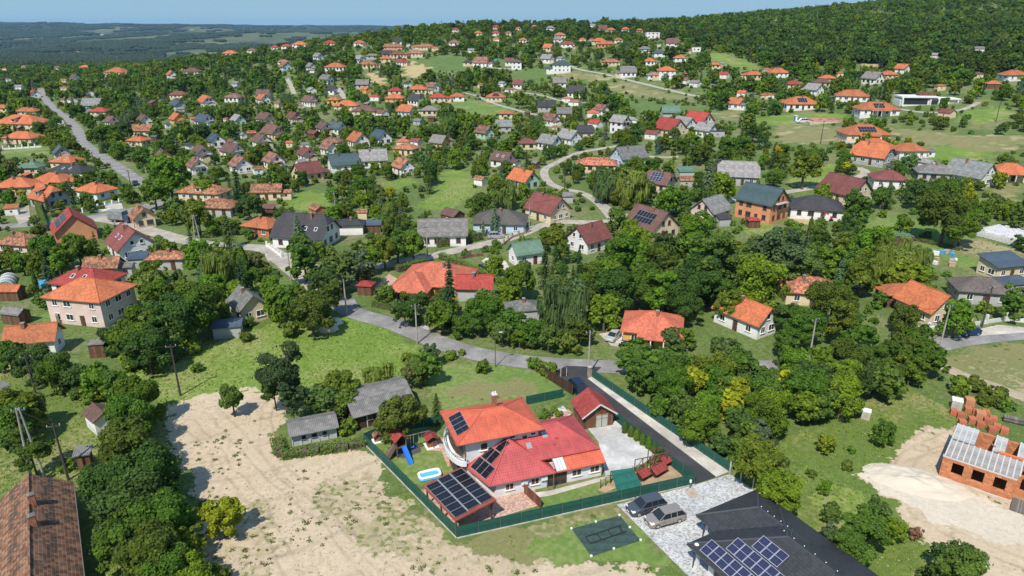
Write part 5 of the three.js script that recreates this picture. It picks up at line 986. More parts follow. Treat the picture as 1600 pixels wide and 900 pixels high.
  { const pos = [], idx = [], n = 40; const c = at(1430, 752); for (let j = 0; j <= n; j++) for (let i = 0; i <= n; i++) { const x = (i / n - 0.5) * 13, z = (j / n - 0.5) * 7, r = Math.hypot(x / 6.2, z / 3.2); pos.push(x, Math.max(-0.2, 0.95 * Math.pow(Math.max(0, 1 - r), 0.9) * (0.2 + 1.5 * fbm(x * 0.9 + 4, z * 0.9, 5)) - 0.06), z); } for (let j = 0; j < n; j++) for (let i = 0; i < n; i++) { const a = j * (n + 1) + i; idx.push(a, a + n + 1, a + 1, a + 1, a + n + 1, a + n + 2); } const g = new THREE.BufferGeometry(); g.setAttribute('position', new THREE.Float32BufferAttribute(pos, 3)); g.setIndex(idx); g.computeVertexNormals(); const m = shadows(new THREE.Mesh(g, M('heap', [0.55, 0.48, 0.375]))); m.name = 'sand_heap'; m.position.copy(c).setY(0); m.rotation.y = -0.45; scene.add(m); tag(m, 'spread heap of white sand beside the brick shell', 'sand heap'); }
}
for (const [x, y, s, c, t] of [[519, 505, 1.5, [0.66, 0.62, 0.55], 'white gravel heap on the meadow by the road'], [513, 515, 1.4, [0.60, 0.46, 0.30], 'tan soil heap on the meadow by the road']]) { const p = at(x, y), g = new THREE.SphereGeometry(s, 24, 12, 0, Math.PI * 2, 0, Math.PI / 2), q = g.attributes.position; for (let i = 0; i < q.count; i++) { const f = 0.75 + 0.5 * fbm(q.getX(i) * 1.5 + 9, q.getZ(i) * 1.5, 3); q.setXYZ(i, q.getX(i) * f * 1.4, q.getY(i) * f * 0.55, q.getZ(i) * f * 1.2); } g.computeVertexNormals(); const m = shadows(new THREE.Mesh(g, M('heap' + x, c))); m.name = numbered('soil_heap'); m.position.set(p.x, -0.1, p.z); scene.add(m); tag(m, t, 'heap'); }
// ---------- grey sheds by the dirt lot ----------
function longShed(px0, py0, px1, py1, depth, h, rk, wm, label) { // front base corners given
  const a = at(px0, py0), b = at(px1, py1), L = Math.hypot(b.x - a.x, b.z - a.z), ry = Math.atan2(-(b.z - a.z), b.x - a.x), o = thing('shed', label, 'shed', a.x, 0, a.z, ry);
  const m = new MB(); m.prism([[0, 0], [L, 0], [L, -depth], [0, -depth]], -0.3, h); m.tri(V(L, h, 0), V(L, h, -depth), V(L, h + depth * 0.2, -depth / 2)); m.tri(V(0, h, -depth), V(0, h, 0), V(0, h + depth * 0.2, -depth / 2)); m.build('wall', wm, o);
  const r = new MB(), t = h + 0.1 + depth * 0.2, e = h + 0.1 - 0.12; r.slab([V(-0.4, e, 0.6), V(L + 0.4, e, 0.6), V(L + 0.4, t, -depth / 2), V(-0.4, t, -depth / 2)], 0.07); r.slab([V(L + 0.4, e, -depth - 0.6), V(-0.4, e, -depth - 0.6), V(-0.4, t, -depth / 2), V(L + 0.4, t, -depth / 2)], 0.07); r.build('roof', roofMat(rk, 0), o);
  for (let k = 0; k < 3; k++) addWindow(o, L * (0.25 + k * 0.25), h * 0.6, 0.02, 0, 0.7, 0.6, MT.greyWood); for (let k = 0; k <= 5; k++) part('wall_post', boxG(0.12, h, 0.08), MT.cap, o, L * k / 5, h / 2, 0.05);
  for (let k = 0; k <= L; k += 3) { const w = V(k, 0, -depth / 2).applyAxisAngle(V(0, 1, 0), ry); footprint(a.x + w.x, a.z + w.z, depth * 0.55); } return o;
}
longShed(458, 698, 526, 684, 3.4, 1.9, 'h', M('shedGrey', [0.55, 0.55, 0.54], TX.plaster), 'low pale shed with grey corrugated roof at the dirt lot edge');
longShed(556, 672, 646, 648, 7.5, 2.3, 'h', MT.darkWood, 'long dark shed with weathered grey corrugated roof behind the walnut tree');
{ // old brick-tiled house whose ridge points at the camera
  const k0 = at(42, 748, 4.9), o = thing('house', 'old farmhouse with worn terracotta roof and two brick chimneys beside the walnut row', 'house', k0.x, 0, k0.z - 0.3, 0), L = 24, W = 6.6, y = 2.6, rise = 2.3; o.rotation.y = 0.59;
  const body = wallBody('gable', L, W, y, rise, 0.5).build('wall', wallMat('c'), o); const r = [new MB(), new MB()]; roofPlanes('gable', L, W, y + 0.14, rise, 0.5).forEach((p, i) => r[i].slab(p, 0.14)); const inner = [r[0].build('roof', M('farmTile', [0.28, 0.155, 0.10], TX.old, { bumpMap: TX.tileB, bumpScale: 0.05 }), o), r[1].build('roof', M('farmTile', [0.28, 0.155, 0.10], TX.old, { bumpMap: TX.tileB, bumpScale: 0.05 }), o)]; 
  for (const m of [body, ...inner]) { m.rotation.y = -Math.PI / 2; m.position.z = L / 2; }
  for (const z of [5.5, 9.5]) { const ch = part('chimney', boxG(0.6, 1.3, 0.6), MT.chimney, o, 0.35, y + rise + 0.4, z); part('chimney_cap', boxG(0.7, 0.1, 0.7), MT.greyWood, ch, 0, 0.68, 0); }
  const rg = new MB(); rg.tube(V(0, y + rise + 0.16, -0.5), V(0, y + rise + 0.16, L + 0.5), 0.13); rg.build('ridge', M('farmTile'), o); addWindow(o, W / 2 + 0.02, 1.5, 5, Math.PI / 2, 1.1, 1.3); addWindow(o, W / 2 + 0.02, 1.5, 9, Math.PI / 2, 1.1, 1.3);
  const gut = new MB(); gut.tube(V(W / 2 + 0.55, y - 0.3, -0.5), V(W / 2 + 0.55, y - 0.3, L), 0.07); gut.build('gutter', MT.greyWood, o); for (let z = 0; z < L; z += 4) footprint(k0.x + z * 0.556, k0.z + z * 0.83, 5);
}
{ // flat white villa on the slope
  const q = G(1452, 156, 2), o = thing('villa', 'long flat roofed white modern villa on the slope', 'villa', q.x, q.y, q.z, -0.1), L = 88 / q.ppm, k = L / 26;
  part('lower_wall', boxG(L, 3.2, 8), wallMat('w'), o, 0, 0.6, -3); part('upper_slab', boxG(L * 0.62, 0.7, 9), wallMat('w'), o, -L * 0.19, 3.3, -2.6); part('lower_slab', boxG(L * 0.38, 0.5, 9), wallMat('w'), o, L * 0.31, 2.5, -2.55); part('side_wall', boxG(0.5, 3.6, 1.4), wallMat('w'), o, -L * 0.48, 1.2, 1.7); for (const x of [0.0, 0.14, 0.3, 0.46]) part('pillar', boxG(0.5, 3.4, 0.5), wallMat('w'), o, L * x, 0.7, 1.6); part('glass_front', boxG(L * 0.4, 2.3, 0.1), MT.glass, o, -L * 0.24, 1.2, 1.06); part('glass_front', boxG(L * 0.12, 2.0, 0.1), MT.glass, o, L * 0.07, 0.9, 1.07); part('glass_front', boxG(L * 0.13, 2.0, 0.1), MT.glass, o, L * 0.22, 0.9, 1.07); part('roof_terrace', boxG(L * 0.3, 1.6, 3), MT.wood, o, -L * 0.02, 4.4, -3); footprint(q.x, q.z - 3, L * 0.52); shown.push([1408, 142, 1496, 172, -q.z, 0]);
}
{ // pink block foundation and site things beyond
  const q = G(1289, 188, 0.6), o = thing('block_foundation', 'low pink block foundation of a new house on the far slope', 'building site', q.x, q.y, q.z, -0.05), L = 50 / q.ppm; part('slab', boxG(L * 1.1, 1.2, L * 0.6), MT.concrete, o, 0, -0.3, 0); const pk = M('pinkBlock', [0.62, 0.33, 0.28], TX.brick); for (const z of [-1, 1]) part('block_wall', boxG(L * 0.9, 1.0, 0.3), pk, o, 0, 0.7, z * L * 0.24); for (const x of [-0.44, -0.1, 0.2, 0.44]) part('block_wall', boxG(0.3, 1.0, L * 0.46), pk, o, x * L, 0.69, 0); footprint(q.x, q.z, L * 0.55); shown.push([1262, 178, 1316, 196, -q.z, 0]);
}
{ // white wrapped bales in rows
  const a = G(1524, 368), b = G(1592, 386), c = G(1562, 358); const wrap = M('baleWrap', [0.72, 0.72, 0.73], TX.plaster, { roughness: 0.4 }), base = new THREE.BoxGeometry(1, 1, 1, 4, 4, 4), p = base.attributes.position; for (let i = 0; i < p.count; i++) { const f = 1 + 0.12 * (hash2(Math.round(p.getX(i) * 40), Math.round(p.getY(i) * 40 + p.getZ(i) * 97)) - 0.5); p.setXYZ(i, p.getX(i) * f, p.getY(i) * f, p.getZ(i) * f); } base.computeVertexNormals();
  const u = b.clone().sub(a), w = c.clone().sub(a), n = 11, m = 4, du = Math.hypot(u.x, u.z) / n, dw = Math.hypot(w.x, w.z) / m; for (let i = 0; i < n; i++) for (let j = 0; j < m; j++) { const x = a.x + u.x * (i + 0.5) / n + w.x * (j + 0.5) / m * 0.9, z = a.z + u.z * (i + 0.5) / n + w.z * (j + 0.5) / m * 0.9, bl = shadows(new THREE.Mesh(base, wrap)); bl.name = numbered('wrapped_bale'); const hh = 1.4 + 0.5 * hash2(i, j); bl.scale.set(Math.min(2.6, du * 0.97), hh, Math.min(3, dw * 0.86)); bl.rotation.y = Math.atan2(-u.z, u.x) + (hash2(i + 9, j) - 0.5) * 0.12; bl.position.set(x, hAt(x, z) + hh * 0.47, z); scene.add(bl); tag(bl, 'white plastic wrapped bale in the close rows on the grassy slope', 'bale', 'white bales in rows'); footprint(x, z, 1.6); } shown.push([1520, 355, 1596, 390, -a.z, -0.5]);
}
// ---------- vehicles ----------
const tyreG = new THREE.TorusGeometry(0.255, 0.085, 8, 20), rimG = new THREE.CylinderGeometry(0.2, 0.2, 0.16, 14).rotateX(Math.PI / 2), MB_ = MB;
const rimM = M('rim', [0.5, 0.5, 0.51], null, { roughness: 0.35, metalness: 0.7 }), tyreM = M('tyre', [0.02, 0.02, 0.02]), lampM = M('headlampGlass', [0.75, 0.77, 0.78], null, { roughness: 0.12 }), tailM = M('tailLampRed', [0.45, 0.02, 0.02], null, { roughness: 0.25 }), autoGlass = M('autoGlass', [0.02, 0.024, 0.028], null, { roughness: 0.08 }), trimM = M('trim', [0.025, 0.025, 0.027], null, { roughness: 0.6 });
// body shapes: [x, belt half width, shoulder height] stations along the car, nose at -x
const CARS = {
  mpv: { L: 4.65, hood: 0.98, belt: 1.0, roof: 1.62, cab: [-1.25, -0.42, 1.75, 2.22], w: 0.9, wb: [-1.4, 1.36] }, hatch: { L: 4.0, hood: 0.88, belt: 0.92, roof: 1.45, cab: [-0.95, -0.15, 1.3, 1.88], w: 0.84, wb: [-1.22, 1.22] },
  suv: { L: 4.5, hood: 1.05, belt: 1.08, roof: 1.7, cab: [-1.1, -0.35, 1.65, 2.12], w: 0.92, wb: [-1.35, 1.35] }, sedan: { L: 4.5, hood: 0.9, belt: 0.94, roof: 1.43, cab: [-0.95, -0.1, 1.05, 1.7], w: 0.87, wb: [-1.33, 1.33] }, van: { L: 4.9, hood: 1.15, belt: 1.2, roof: 1.95, cab: [-1.75, -0.95, 2.1, 2.42], w: 0.95, wb: [-1.5, 1.5] } };
const carShapes = {};
function carShape(kind) {
  return carShapes[kind] ??= (() => {
    const c = CARS[kind], h = c.L / 2, ring = (x, w, y0, y1, r) => [V(x, y0, -w), V(x, y1 - r, -w * 1.0), V(x, y1, -w + r * 1.3), V(x, y1, w - r * 1.3), V(x, y1 - r, w), V(x, y0, w)];
    const loft = rings => { const m = new MB(); for (let i = 0; i + 1 < rings.length; i++) { const A = rings[i], B = rings[i + 1]; for (let k = 0; k < A.length; k++) { const j = (k + 1) % A.length; m.poly([A[k], B[k], B[j], A[j]].reverse()); } } m.poly([...rings[0]]); m.poly([...rings.at(-1)].reverse()); return m.geo(); };
    const b = loft([ring(-h, c.w * 0.72, 0.36, 0.66, 0.08), ring(-h + 0.1, c.w * 0.86, 0.26, 0.76, 0.1), ring(-h + 0.45, c.w * 0.97, 0.22, c.hood - 0.1, 0.12), ring(c.cab[0], c.w, 0.2, c.hood, 0.1), ring(c.cab[0] + 0.3, c.w, 0.2, c.belt, 0.08), ring(c.cab[2], c.w, 0.2, c.belt + 0.03, 0.08), ring(h - 0.2, c.w * 0.97, 0.24, c.belt + (kind === 'sedan' ? -0.02 : 0), 0.1), ring(h - 0.03, c.w * 0.88, 0.3, c.belt - 0.1, 0.1), ring(h, c.w * 0.8, 0.36, 0.7, 0.08)]);
    const [x0, x1, x2, x3] = c.cab, g = c.w - 0.06, rw = c.w - 0.22, yb = c.belt - 0.03, yt = c.roof;
    const roof = loft([ring(x1 - 0.05, rw, yt - 0.08, yt - 0.03, 0.03), ring(x1 + 0.4, rw + 0.02, yt - 0.07, yt, 0.03), ring((x1 + x2) / 2, rw + 0.02, yt - 0.07, yt + 0.02, 0.03), ring(x2, rw, yt - 0.08, yt - 0.02, 0.03)]);
    const q = [V(x0, yb, -g), V(x3, yb, -g), V(x3, yb, g), V(x0, yb, g), V(x1, yt - 0.06, -rw), V(x2, yt - 0.06, -rw), V(x2, yt - 0.06, rw), V(x1, yt - 0.06, rw)]; const gl = new MB(); for (const f of [[3, 2, 6, 7], [1, 0, 4, 5], [2, 1, 5, 6], [0, 3, 7, 4], [4, 7, 6, 5]]) gl.poly(f.map(i => q[i]));
    const pil = new MB(); for (const s of [-1, 1]) { for (const [xa, xb] of [[x0, x1], [x3, x2]]) pil.tube(V(xa, yb, s * g * 1.005), V(xb, yt - 0.05, s * rw * 1.01), 0.05, 0.05, 4); for (const t of [0.36, 0.7]) { const xa = lerp(x1 - 0.1, x2, t); pil.tube(V(xa, yb, s * g * 1.005), V(xa, yt - 0.05, s * rw * 1.01), 0.04, 0.04, 4); } }
    return { c, body: b, roof, glass: gl.geo(), pillar: pil.geo() };
  })();
}
const mirrorG = boxG(0.14, 0.14, 0.22), plateG = boxG(0.02, 0.11, 0.5), headG = boxG(0.14, 0.14, 0.36), tailG = boxG(0.06, 0.34, 0.2), sillG = boxG(2, 0.12, 0.06), grilleG = boxG(0.05, 0.2, 0.9), doorLineG = boxG(0.015, 0.6, 0.01), gripG = boxG(0.16, 0.035, 0.03);
function car(px, py, deg, kind, color, label, small = false, cat = 'car') {
  const p = G(px, py), s = carShape(kind), c = s.c, h = c.L / 2, o = thing(cat === 'car' ? 'parked_car' : 'parked_van', label, cat, p.x, p.y + 0.06, p.z, deg * Math.PI / 180), paint = M('paint' + color.join(), color, null, { roughness: 0.3, metalness: 0.35 });
  const b = part('body', s.body, paint, o); part('roof', s.roof, paint, o); const g = part('glasshouse', s.glass, autoGlass, o); part('pillars', s.pillar, paint, g);
  for (const x of c.wb) for (const z of [-1, 1]) { const w = part('wheel', tyreG, tyreM, o, x, 0.33, z * (c.w - 0.06)); part('rim', rimG, rimM, w); }
  if (!small) { for (const z of [-1, 1]) { part('headlight', headG, lampM, o, -h + 0.17, 0.73, z * (c.w - 0.3)); part('tail_light', tailG, tailM, o, h - 0.06, 0.85, z * (c.w - 0.2)); part('mirror', mirrorG, paint, o, c.cab[0] + 0.45, c.belt + 0.08, z * (c.w + 0.1)); part('sill', sillG, trimM, o, 0, 0.24, z * c.w); for (const x of [-0.45, 0.55]) { const d = part('door', doorLineG, trimM, b, x, 0.62, z * (c.w + 0.002)); part('handle', gripG, paint, d, 0.5, 0.2, z * 0.012); } } part('grille', grilleG, trimM, o, -h + 0.02, 0.58, 0); part('number_plate', plateG, MT.white, o, -h - 0.015, 0.46, 0); part('number_plate', plateG, MT.white, o, h + 0.01, 0.6, 0); }
  block(p.x, p.z, 2.4); return o;
}
car(1009, 797, 20 + 0, 'mpv', [0.085, 0.10, 0.125], 'dark grey people carrier parked on the mottled paving');
car(1038, 815, 20 + 0, 'mpv', [0.31, 0.275, 0.245], 'beige people carrier parked on the mottled paving');
car(905, 613, 112, 'suv', [0.015, 0.035, 0.07], 'dark blue car behind the timber hut on the driveway');
car(672, 461, 192, 'suv', [0.75, 0.75, 0.75], 'white car parked by the yellow walled house');
car(982, 535, 60, 'hatch', [0.01, 0.025, 0.10], 'navy blue car in front of the yellow bungalow');
car(958, 530, 58, 'hatch', [0.55, 0.57, 0.58], 'silver car next to the navy car at the yellow bungalow', true);
car(1513, 523, 10, 'hatch', [0.01, 0.045, 0.17], 'blue hatchback parked on the verge of the right hand road');
car(775, 372, 188, 'suv', [0.40, 0.41, 0.42], 'silver estate car parked by the pale road', true);
car(775, 417, 130, 'hatch', [0.10, 0.16, 0.24], 'steel blue car in the courtyard behind the bright hedge', true);
car(757, 424, 120, 'hatch', [0.04, 0.04, 0.045], 'black car in the courtyard behind the bright hedge', true);
car(1055, 333, 15, 'suv', [0.30, 0.36, 0.42], 'blue grey car beside the house with black solar panels', true);
car(1068, 320, 10, 'hatch', [0.02, 0.03, 0.08], 'dark blue car by the pale pink house', true);
car(212, 289, 118, 'sedan', [0.02, 0.03, 0.05], 'black car driving on the straight grey road', true);
car(227, 303, 125, 'hatch', [0.75, 0.75, 0.75], 'white car at the road junction', true);
car(239, 312, 200, 'sedan', [0.65, 0.48, 0.04], 'yellow car crossing the road junction', true);
car(91, 193, 20, 'hatch', [0.05, 0.03, 0.06], 'dark car in the guest house car park', true);
car(93, 200, 20, 'hatch', [0.03, 0.06, 0.22], 'blue car in the guest house car park', true);
car(237, 539, 200, 'van', [0.26, 0.33, 0.40], 'blue grey van half hidden in the trees behind the meadow', true, 'van');
car(838, 335, 30, 'hatch', [0.03, 0.03, 0.035], 'black car under the brown pergola', true);
car(183, 494, 10, 'hatch', [0.55, 0.58, 0.62], 'silver car behind the wall of the pinkish villa', true);
car(1253, 192, 0, 'van', [0.75, 0.75, 0.76], 'small white van on the far building site', true, 'van');
car(1340, 450, 0, 'hatch', [0.62, 0.62, 0.62], 'pale car beside the mottled orange roof', true);
{ // box truck at the junction
  const p = G(190, 347), o = thing('box_truck', 'grey box truck parked beside the beige cottage', 'truck', p.x, p.y + 0.06, p.z, 165 * Math.PI / 180); part('cargo_box', boxG(5.2, 2.4, 2.3), M('truckBox', [0.34, 0.37, 0.37], TX.corr), o, 0.9, 2.1, 0); part('chassis', boxG(7.0, 0.3, 1.6), trimM, o, 0.2, 0.75, 0); const cab = new MB(); cab.prism([[-3.6, -1.1], [-1.9, -1.1], [-1.9, 1.1], [-3.6, 1.1]], 0.6, 2.3); const cb = cab.build('cab', M('truckCab', [0.05, 0.07, 0.12], null, { roughness: 0.4 }), o); part('windscreen', boxG(0.06, 0.8, 1.9), autoGlass, cb, -3.6, 1.75, 0); for (const x of [-2.7, 1.2, 2.4]) for (const z of [-1, 1]) { const w = part('wheel', tyreG, tyreM, o, x, 0.42, z * 0.95); w.scale.set(1.3, 1.3, 1.4); part('rim', rimG, rimM, w); } block(p.x, p.z, 3.6); }
{ // mini excavator by the charcoal bungalow
  const p = G(1298, 344), o = thing('mini_excavator', 'small red excavator beside the white bungalow', 'excavator', p.x, p.y, p.z, 0.3), red = M('exRed', [0.50, 0.03, 0.02], null, { roughness: 0.45 }); for (const z of [-0.7, 0.7]) { const t = new MB(); t.prism([[-1.1, z - 0.2], [1.1, z - 0.2], [1.1, z + 0.2], [-1.1, z + 0.2]], 0, 0.5); t.build('track', trimM, o); } part('body', boxG(1.8, 0.7, 1.5), red, o, 0.2, 0.95, 0); part('cab', boxG(0.9, 1.3, 0.9), autoGlass, o, 0.2, 1.9, 0.2); part('cab_roof', boxG(1.05, 0.1, 1.05), red, o, 0.2, 2.6, 0.2); part('boom', new MB().tube(V(-0.6, 1.1, 0), V(-1.9, 2.7, 0), 0.16, 0.12).geo(), red, o); part('stick', new MB().tube(V(-1.9, 2.7, 0), V(-2.8, 1.2, 0), 0.12, 0.09).geo(), red, o); part('bucket', boxG(0.5, 0.5, 0.7), trimM, o, -2.85, 0.95, 0); }
{ const p = G(1243, 189), o = thing('site_toilet', 'blue portable toilet on the far building site', 'toilet', p.x, p.y, p.z, 0); part('cabin', boxG(1.3, 2.3, 1.3), M('toiletBlue', [0.06, 0.22, 0.45]), o, 0, 1.1, 0); part('roof', boxG(1.45, 0.15, 1.45), MT.white, o, 0, 2.3, 0); part('door', boxG(0.7, 1.8, 0.05), MT.white, o, 0, 1.0, 0.67); }
for (const [x, y, r, t] of [[70, 446, 1.7, 'round blue garden pool behind the dark red roof'], [775, 95, 2.2, 'tiny blue pool on the far slope']]) { const p = G(x, y), o = thing('garden_pool', t, 'pool', p.x, p.y, p.z); part('wall', new MB().tube(V(0, -0.4, 0), V(0, 0.8, 0), r, r, 20).geo(), MT.poolBlue, o); part('water', new MB().tube(V(0, 0.8, 0), V(0, 0.83, 0), r * 0.94, r * 0.94, 20).geo(), M('water'), o); footprint(p.x, p.z, r); }
{ const p = G(10, 437, 1), o = thing('polytunnel', 'white polytunnel greenhouse behind the orange villa', 'greenhouse', p.x, p.y, p.z, 0.5), pts = []; for (let k = 0; k <= 12; k++) { const w = k / 12 * Math.PI; pts.push([Math.cos(w) * 1.6, Math.sin(w) * 1.6]); } const m = new MB(); for (let k = 0; k < 12; k++) m.poly([V(pts[k][0], pts[k][1], 3), V(pts[k][0], pts[k][1], -3), V(pts[k + 1][0], pts[k + 1][1], -3), V(pts[k + 1][0], pts[k + 1][1], 3)]); for (let k = 0; k < 12; k++) m.tri(V(0, 0, 3), V(pts[k][0], pts[k][1], 3), V(pts[k + 1][0], pts[k + 1][1], 3)); m.build('film', M('film', [0.30, 0.36, 0.34], null, { roughness: 0.4, side: THREE.DoubleSide }), o); for (const z of [-3, -1, 1, 3.02]) { const h = new MB(); for (let k = 0; k < 12; k++) h.tube(V(pts[k][0] * 1.01, pts[k][1] * 1.01, z), V(pts[k + 1][0] * 1.01, pts[k + 1][1] * 1.01, z), 0.05, 0.05, 4); h.build('hoop', MT.white, o); } footprint(p.x, p.z, 3.2); }
// ---------- poles and wires ----------
function pole(px, py, h, kind, where) {
  const p = G(px, py), mat = kind === 'wood' ? MT.woodPole : MT.pole, lbl = { wood: 'dark wooden utility pole ', concrete: 'pale concrete utility pole with crossarm ', lamp: 'slim steel lamp post ', twin: 'twin legged concrete utility pole ' }[kind] + where;
  const o = thing(kind === 'lamp' ? 'street_lamp' : 'utility_pole', lbl, kind === 'lamp' ? 'street lamp' : 'utility pole', p.x, p.y, p.z, 0.35);
  if (kind === 'lamp') { part('shaft', new MB().tube(V(0, -0.4, 0), V(0, h, 0), 0.08, 0.05).geo(), MT.steel, o); part('arm', new MB().tube(V(0, h, 0), V(0.8, h + 0.15, 0), 0.04).geo(), MT.steel, o); part('lamp_head', boxG(0.55, 0.12, 0.24), MT.cap, o, 0.95, h + 0.15, 0); return o; }
  if (kind === 'twin') for (const s of [-1, 1]) part('leg', new MB().tube(V(s * 0.7, -0.4, 0), V(s * 0.15, h, 0), 0.17, 0.1, 8).geo(), mat, o); else part('shaft', new MB().tube(V(0, -0.4, 0), V(0, h, 0), 0.17, 0.1, 8).geo(), mat, o);
  const a = part('crossarm', boxG(1.5, 0.1, 0.1), kind === 'wood' ? MT.woodPole : MT.steel, o, 0, h - 0.35, 0); for (const x of [-0.65, 0, 0.65]) part('insulator', new MB().tube(V(0, 0, 0), V(0, 0.22, 0), 0.05, 0.05, 6).geo(), MT.cap, a, x, 0.05, 0); o.userData.top = undefined; delete o.userData.top; return o;
}
const POLES = [[542, 494, 7.5, 'concrete', 'at the end of the curving road'], [652, 537, 7.5, 'concrete', 'at the meadow side of the curving road'], [774, 574, 6, 'lamp', 'by the curving road and top lawn'], [919, 586, 7.8, 'concrete', 'at the driveway mouth'], [979, 327, 8.5, 'twin', 'on the verge by the winding lane'], [882, 298, 8, 'wood', 'in the bend of the winding lane'], [827, 358, 7.5, 'concrete', 'in front of the beige house with porch'], [526, 347, 9, 'concrete', 'behind the big charcoal roof'], [207, 303, 8, 'wood', 'beside the straight grey road'], [282, 618, 8.5, 'wood', 'at the corner of the dirt lot'], [60, 748, 10, 'twin', 'behind the old farmhouse'], [107, 750, 8, 'wood', 'with lean beside the old farmhouse'], [59, 626, 7.5, 'wood', 'in the rough grass behind the brown roofed hut'], [1265, 557, 7, 'concrete', 'inside the grove'], [1466, 553, 9, 'concrete', 'at the bend of the right hand road'], [1534, 511, 8, 'wood', 'in front of the brown grey roofed house'], [1252, 288, 8, 'concrete', 'on the open grass slope'], [310, 384, 8, 'twin', 'beside the pale road below the conifers'], [365, 430, 7, 'wood', 'beside the pale road near the cream house'], [668, 400, 7.5, 'concrete', 'in front of the clipped hedge'], [455, 440, 8, 'concrete', 'beside the big willow'], [150, 270, 8, 'wood', 'on the verge of the straight road'], [1282, 225, 9, 'wood', 'beside the far building site'], [1369, 188, 8, 'concrete', 'in front of the bungalow near the villa'], [1394, 165, 7, 'concrete', 'beside the flat white villa'], [1556, 190, 8, 'wood', 'on the green field near the woods'], [1137, 86, 14, 'wood', 'on the grassy knoll under the wooded hill']];
const tops = POLES.map(a => { const p = pole(...a); return p.position.clone().setY(p.position.y + a[2] - 0.25); });
function wire(i, j, label) { const a = tops[i], b = tops[j], m = a.clone().lerp(b, 0.5); m.y -= a.distanceTo(b) * 0.025; const t = new THREE.TubeGeometry(new THREE.QuadraticBezierCurve3(a, m, b), 20, 0.028, 4); const w = shadows(new THREE.Mesh(t, MT.black)); w.name = numbered('power_line'); scene.add(w); tag(w, label, 'cable', 'overhead cables'); }
[[0, 1, 'thin overhead cable along the curving road'], [1, 3, 'thin overhead cable from the meadow pole to the driveway pole'], [4, 5, 'thin overhead cable over the winding lane'], [4, 6, 'thin overhead cable over the house with black solar panels'], [11, 12, 'thin overhead cable over the rough grass'], [9, 12, 'thin overhead cable from the dirt lot corner'], [14, 15, 'thin overhead cable along the right hand road'], [8, 21, 'thin overhead cable along the straight grey road'], [17, 18, 'thin overhead cable beside the pale road'], [19, 20, 'thin overhead cable from the hedge to the big silvery tree'], [13, 14, 'thin overhead cable crossing the grove'], [10, 11, 'thin overhead cable behind the old farmhouse']].forEach(a => wire(...a));
// low white walls and pillars of the corner plots
function plotWall(pts, label, h = 1.0, mat = MT.white, gap = 2.4) { const w = pts.map(([x, y]) => G(x, y)), o = thing('plot_wall', label, 'wall', w[0].x, 0, w[0].z); for (let i = 0; i + 1 < w.length; i++) { const a = w[i], b = w[i + 1], len = Math.hypot(b.x - a.x, b.z - a.z), n = Math.max(1, Math.round(len / gap)), ry = Math.atan2(-(b.z - a.z), b.x - a.x); for (let k = 0; k < n; k++) { const t = (k + 0.5) / n, x = lerp(a.x, b.x, t), z = lerp(a.z, b.z, t), x2 = lerp(a.x, b.x, k / n), z2 = lerp(a.z, b.z, k / n); part('wall_panel', boxG(len / n, h * 0.6, 0.18), mat, o, x - w[0].x, hAt(x, z) + h * 0.25, z - w[0].z, ry); part('pillar', boxG(0.4, h * 1.5, 0.4), mat, o, x2 - w[0].x, hAt(x2, z2) + h * 0.6, z2 - w[0].z, ry); } for (let d = 0; d < len; d += 1.2) block(lerp(a.x, b.x, d / len), lerp(a.z, b.z, d / len), 0.8); } return o; }
plotWall([[130, 332], [165, 322], [208, 312]], 'white pillared garden wall at the road junction'); plotWall([[417, 385], [440, 402], [455, 398]], 'white pillared wall in front of the big charcoal house'); plotWall([[1435, 522], [1465, 512]], 'white plastered wall by the cream gabled house', 1.2); plotWall([[1515, 510], [1540, 506], [1570, 501], [1600, 504]], 'white pillars with brown fence panels by the right hand road', 1.4, M('creamPillar', [0.74, 0.72, 0.68], TX.plaster), 5); plotWall([[92, 507], [140, 496], [190, 490]], 'tan garden wall of the pinkish villa', 1.5, M('tanWall', [0.45, 0.34, 0.24], TX.plaster), 3); plotWall([[712, 408], [735, 402], [755, 400]], 'brown gate and wall panels beside the pale road', 1.3, M('gateBrown', [0.28, 0.15, 0.10], TX.wood), 3); plotWall([[780, 388], [800, 372], [830, 362]], 'stone coloured wall in front of the pale blue house', 1.1, M('tanWall', [0.45, 0.34, 0.24], TX.plaster), 3); plotWall([[5, 234], [65, 230]], 'long white boundary wall near the straight road', 1.3);
// clutter in the yard on the slope: crates and sheets
seed(77); for (let k = 0; k < 16; k++) { const p = G(1435 + rr(0, 75), 392 + rr(0, 26)), s = rr(0.5, 1.3), c = [[0.7, 0.7, 0.7], [0.45, 0.3, 0.2], [0.1, 0.3, 0.5], [0.35, 0.33, 0.3]][k % 4], w = ['white', 'brown', 'blue', 'grey'][k % 4]; const m = new MB(); m.box(0, s * 0.3, 0, s, s * 0.7, s * 0.8).box(0, s * 0.68, 0, s * 1.06, 0.07, s * 0.86); single('storage_crate', m, M('crate' + w, c), `${w} crate lying in the cluttered yard below the green shed`, 'crate', p.x, p.y, p.z, rr(0, 3), 'crates in the cluttered yard'); footprint(p.x, p.z, 1); }
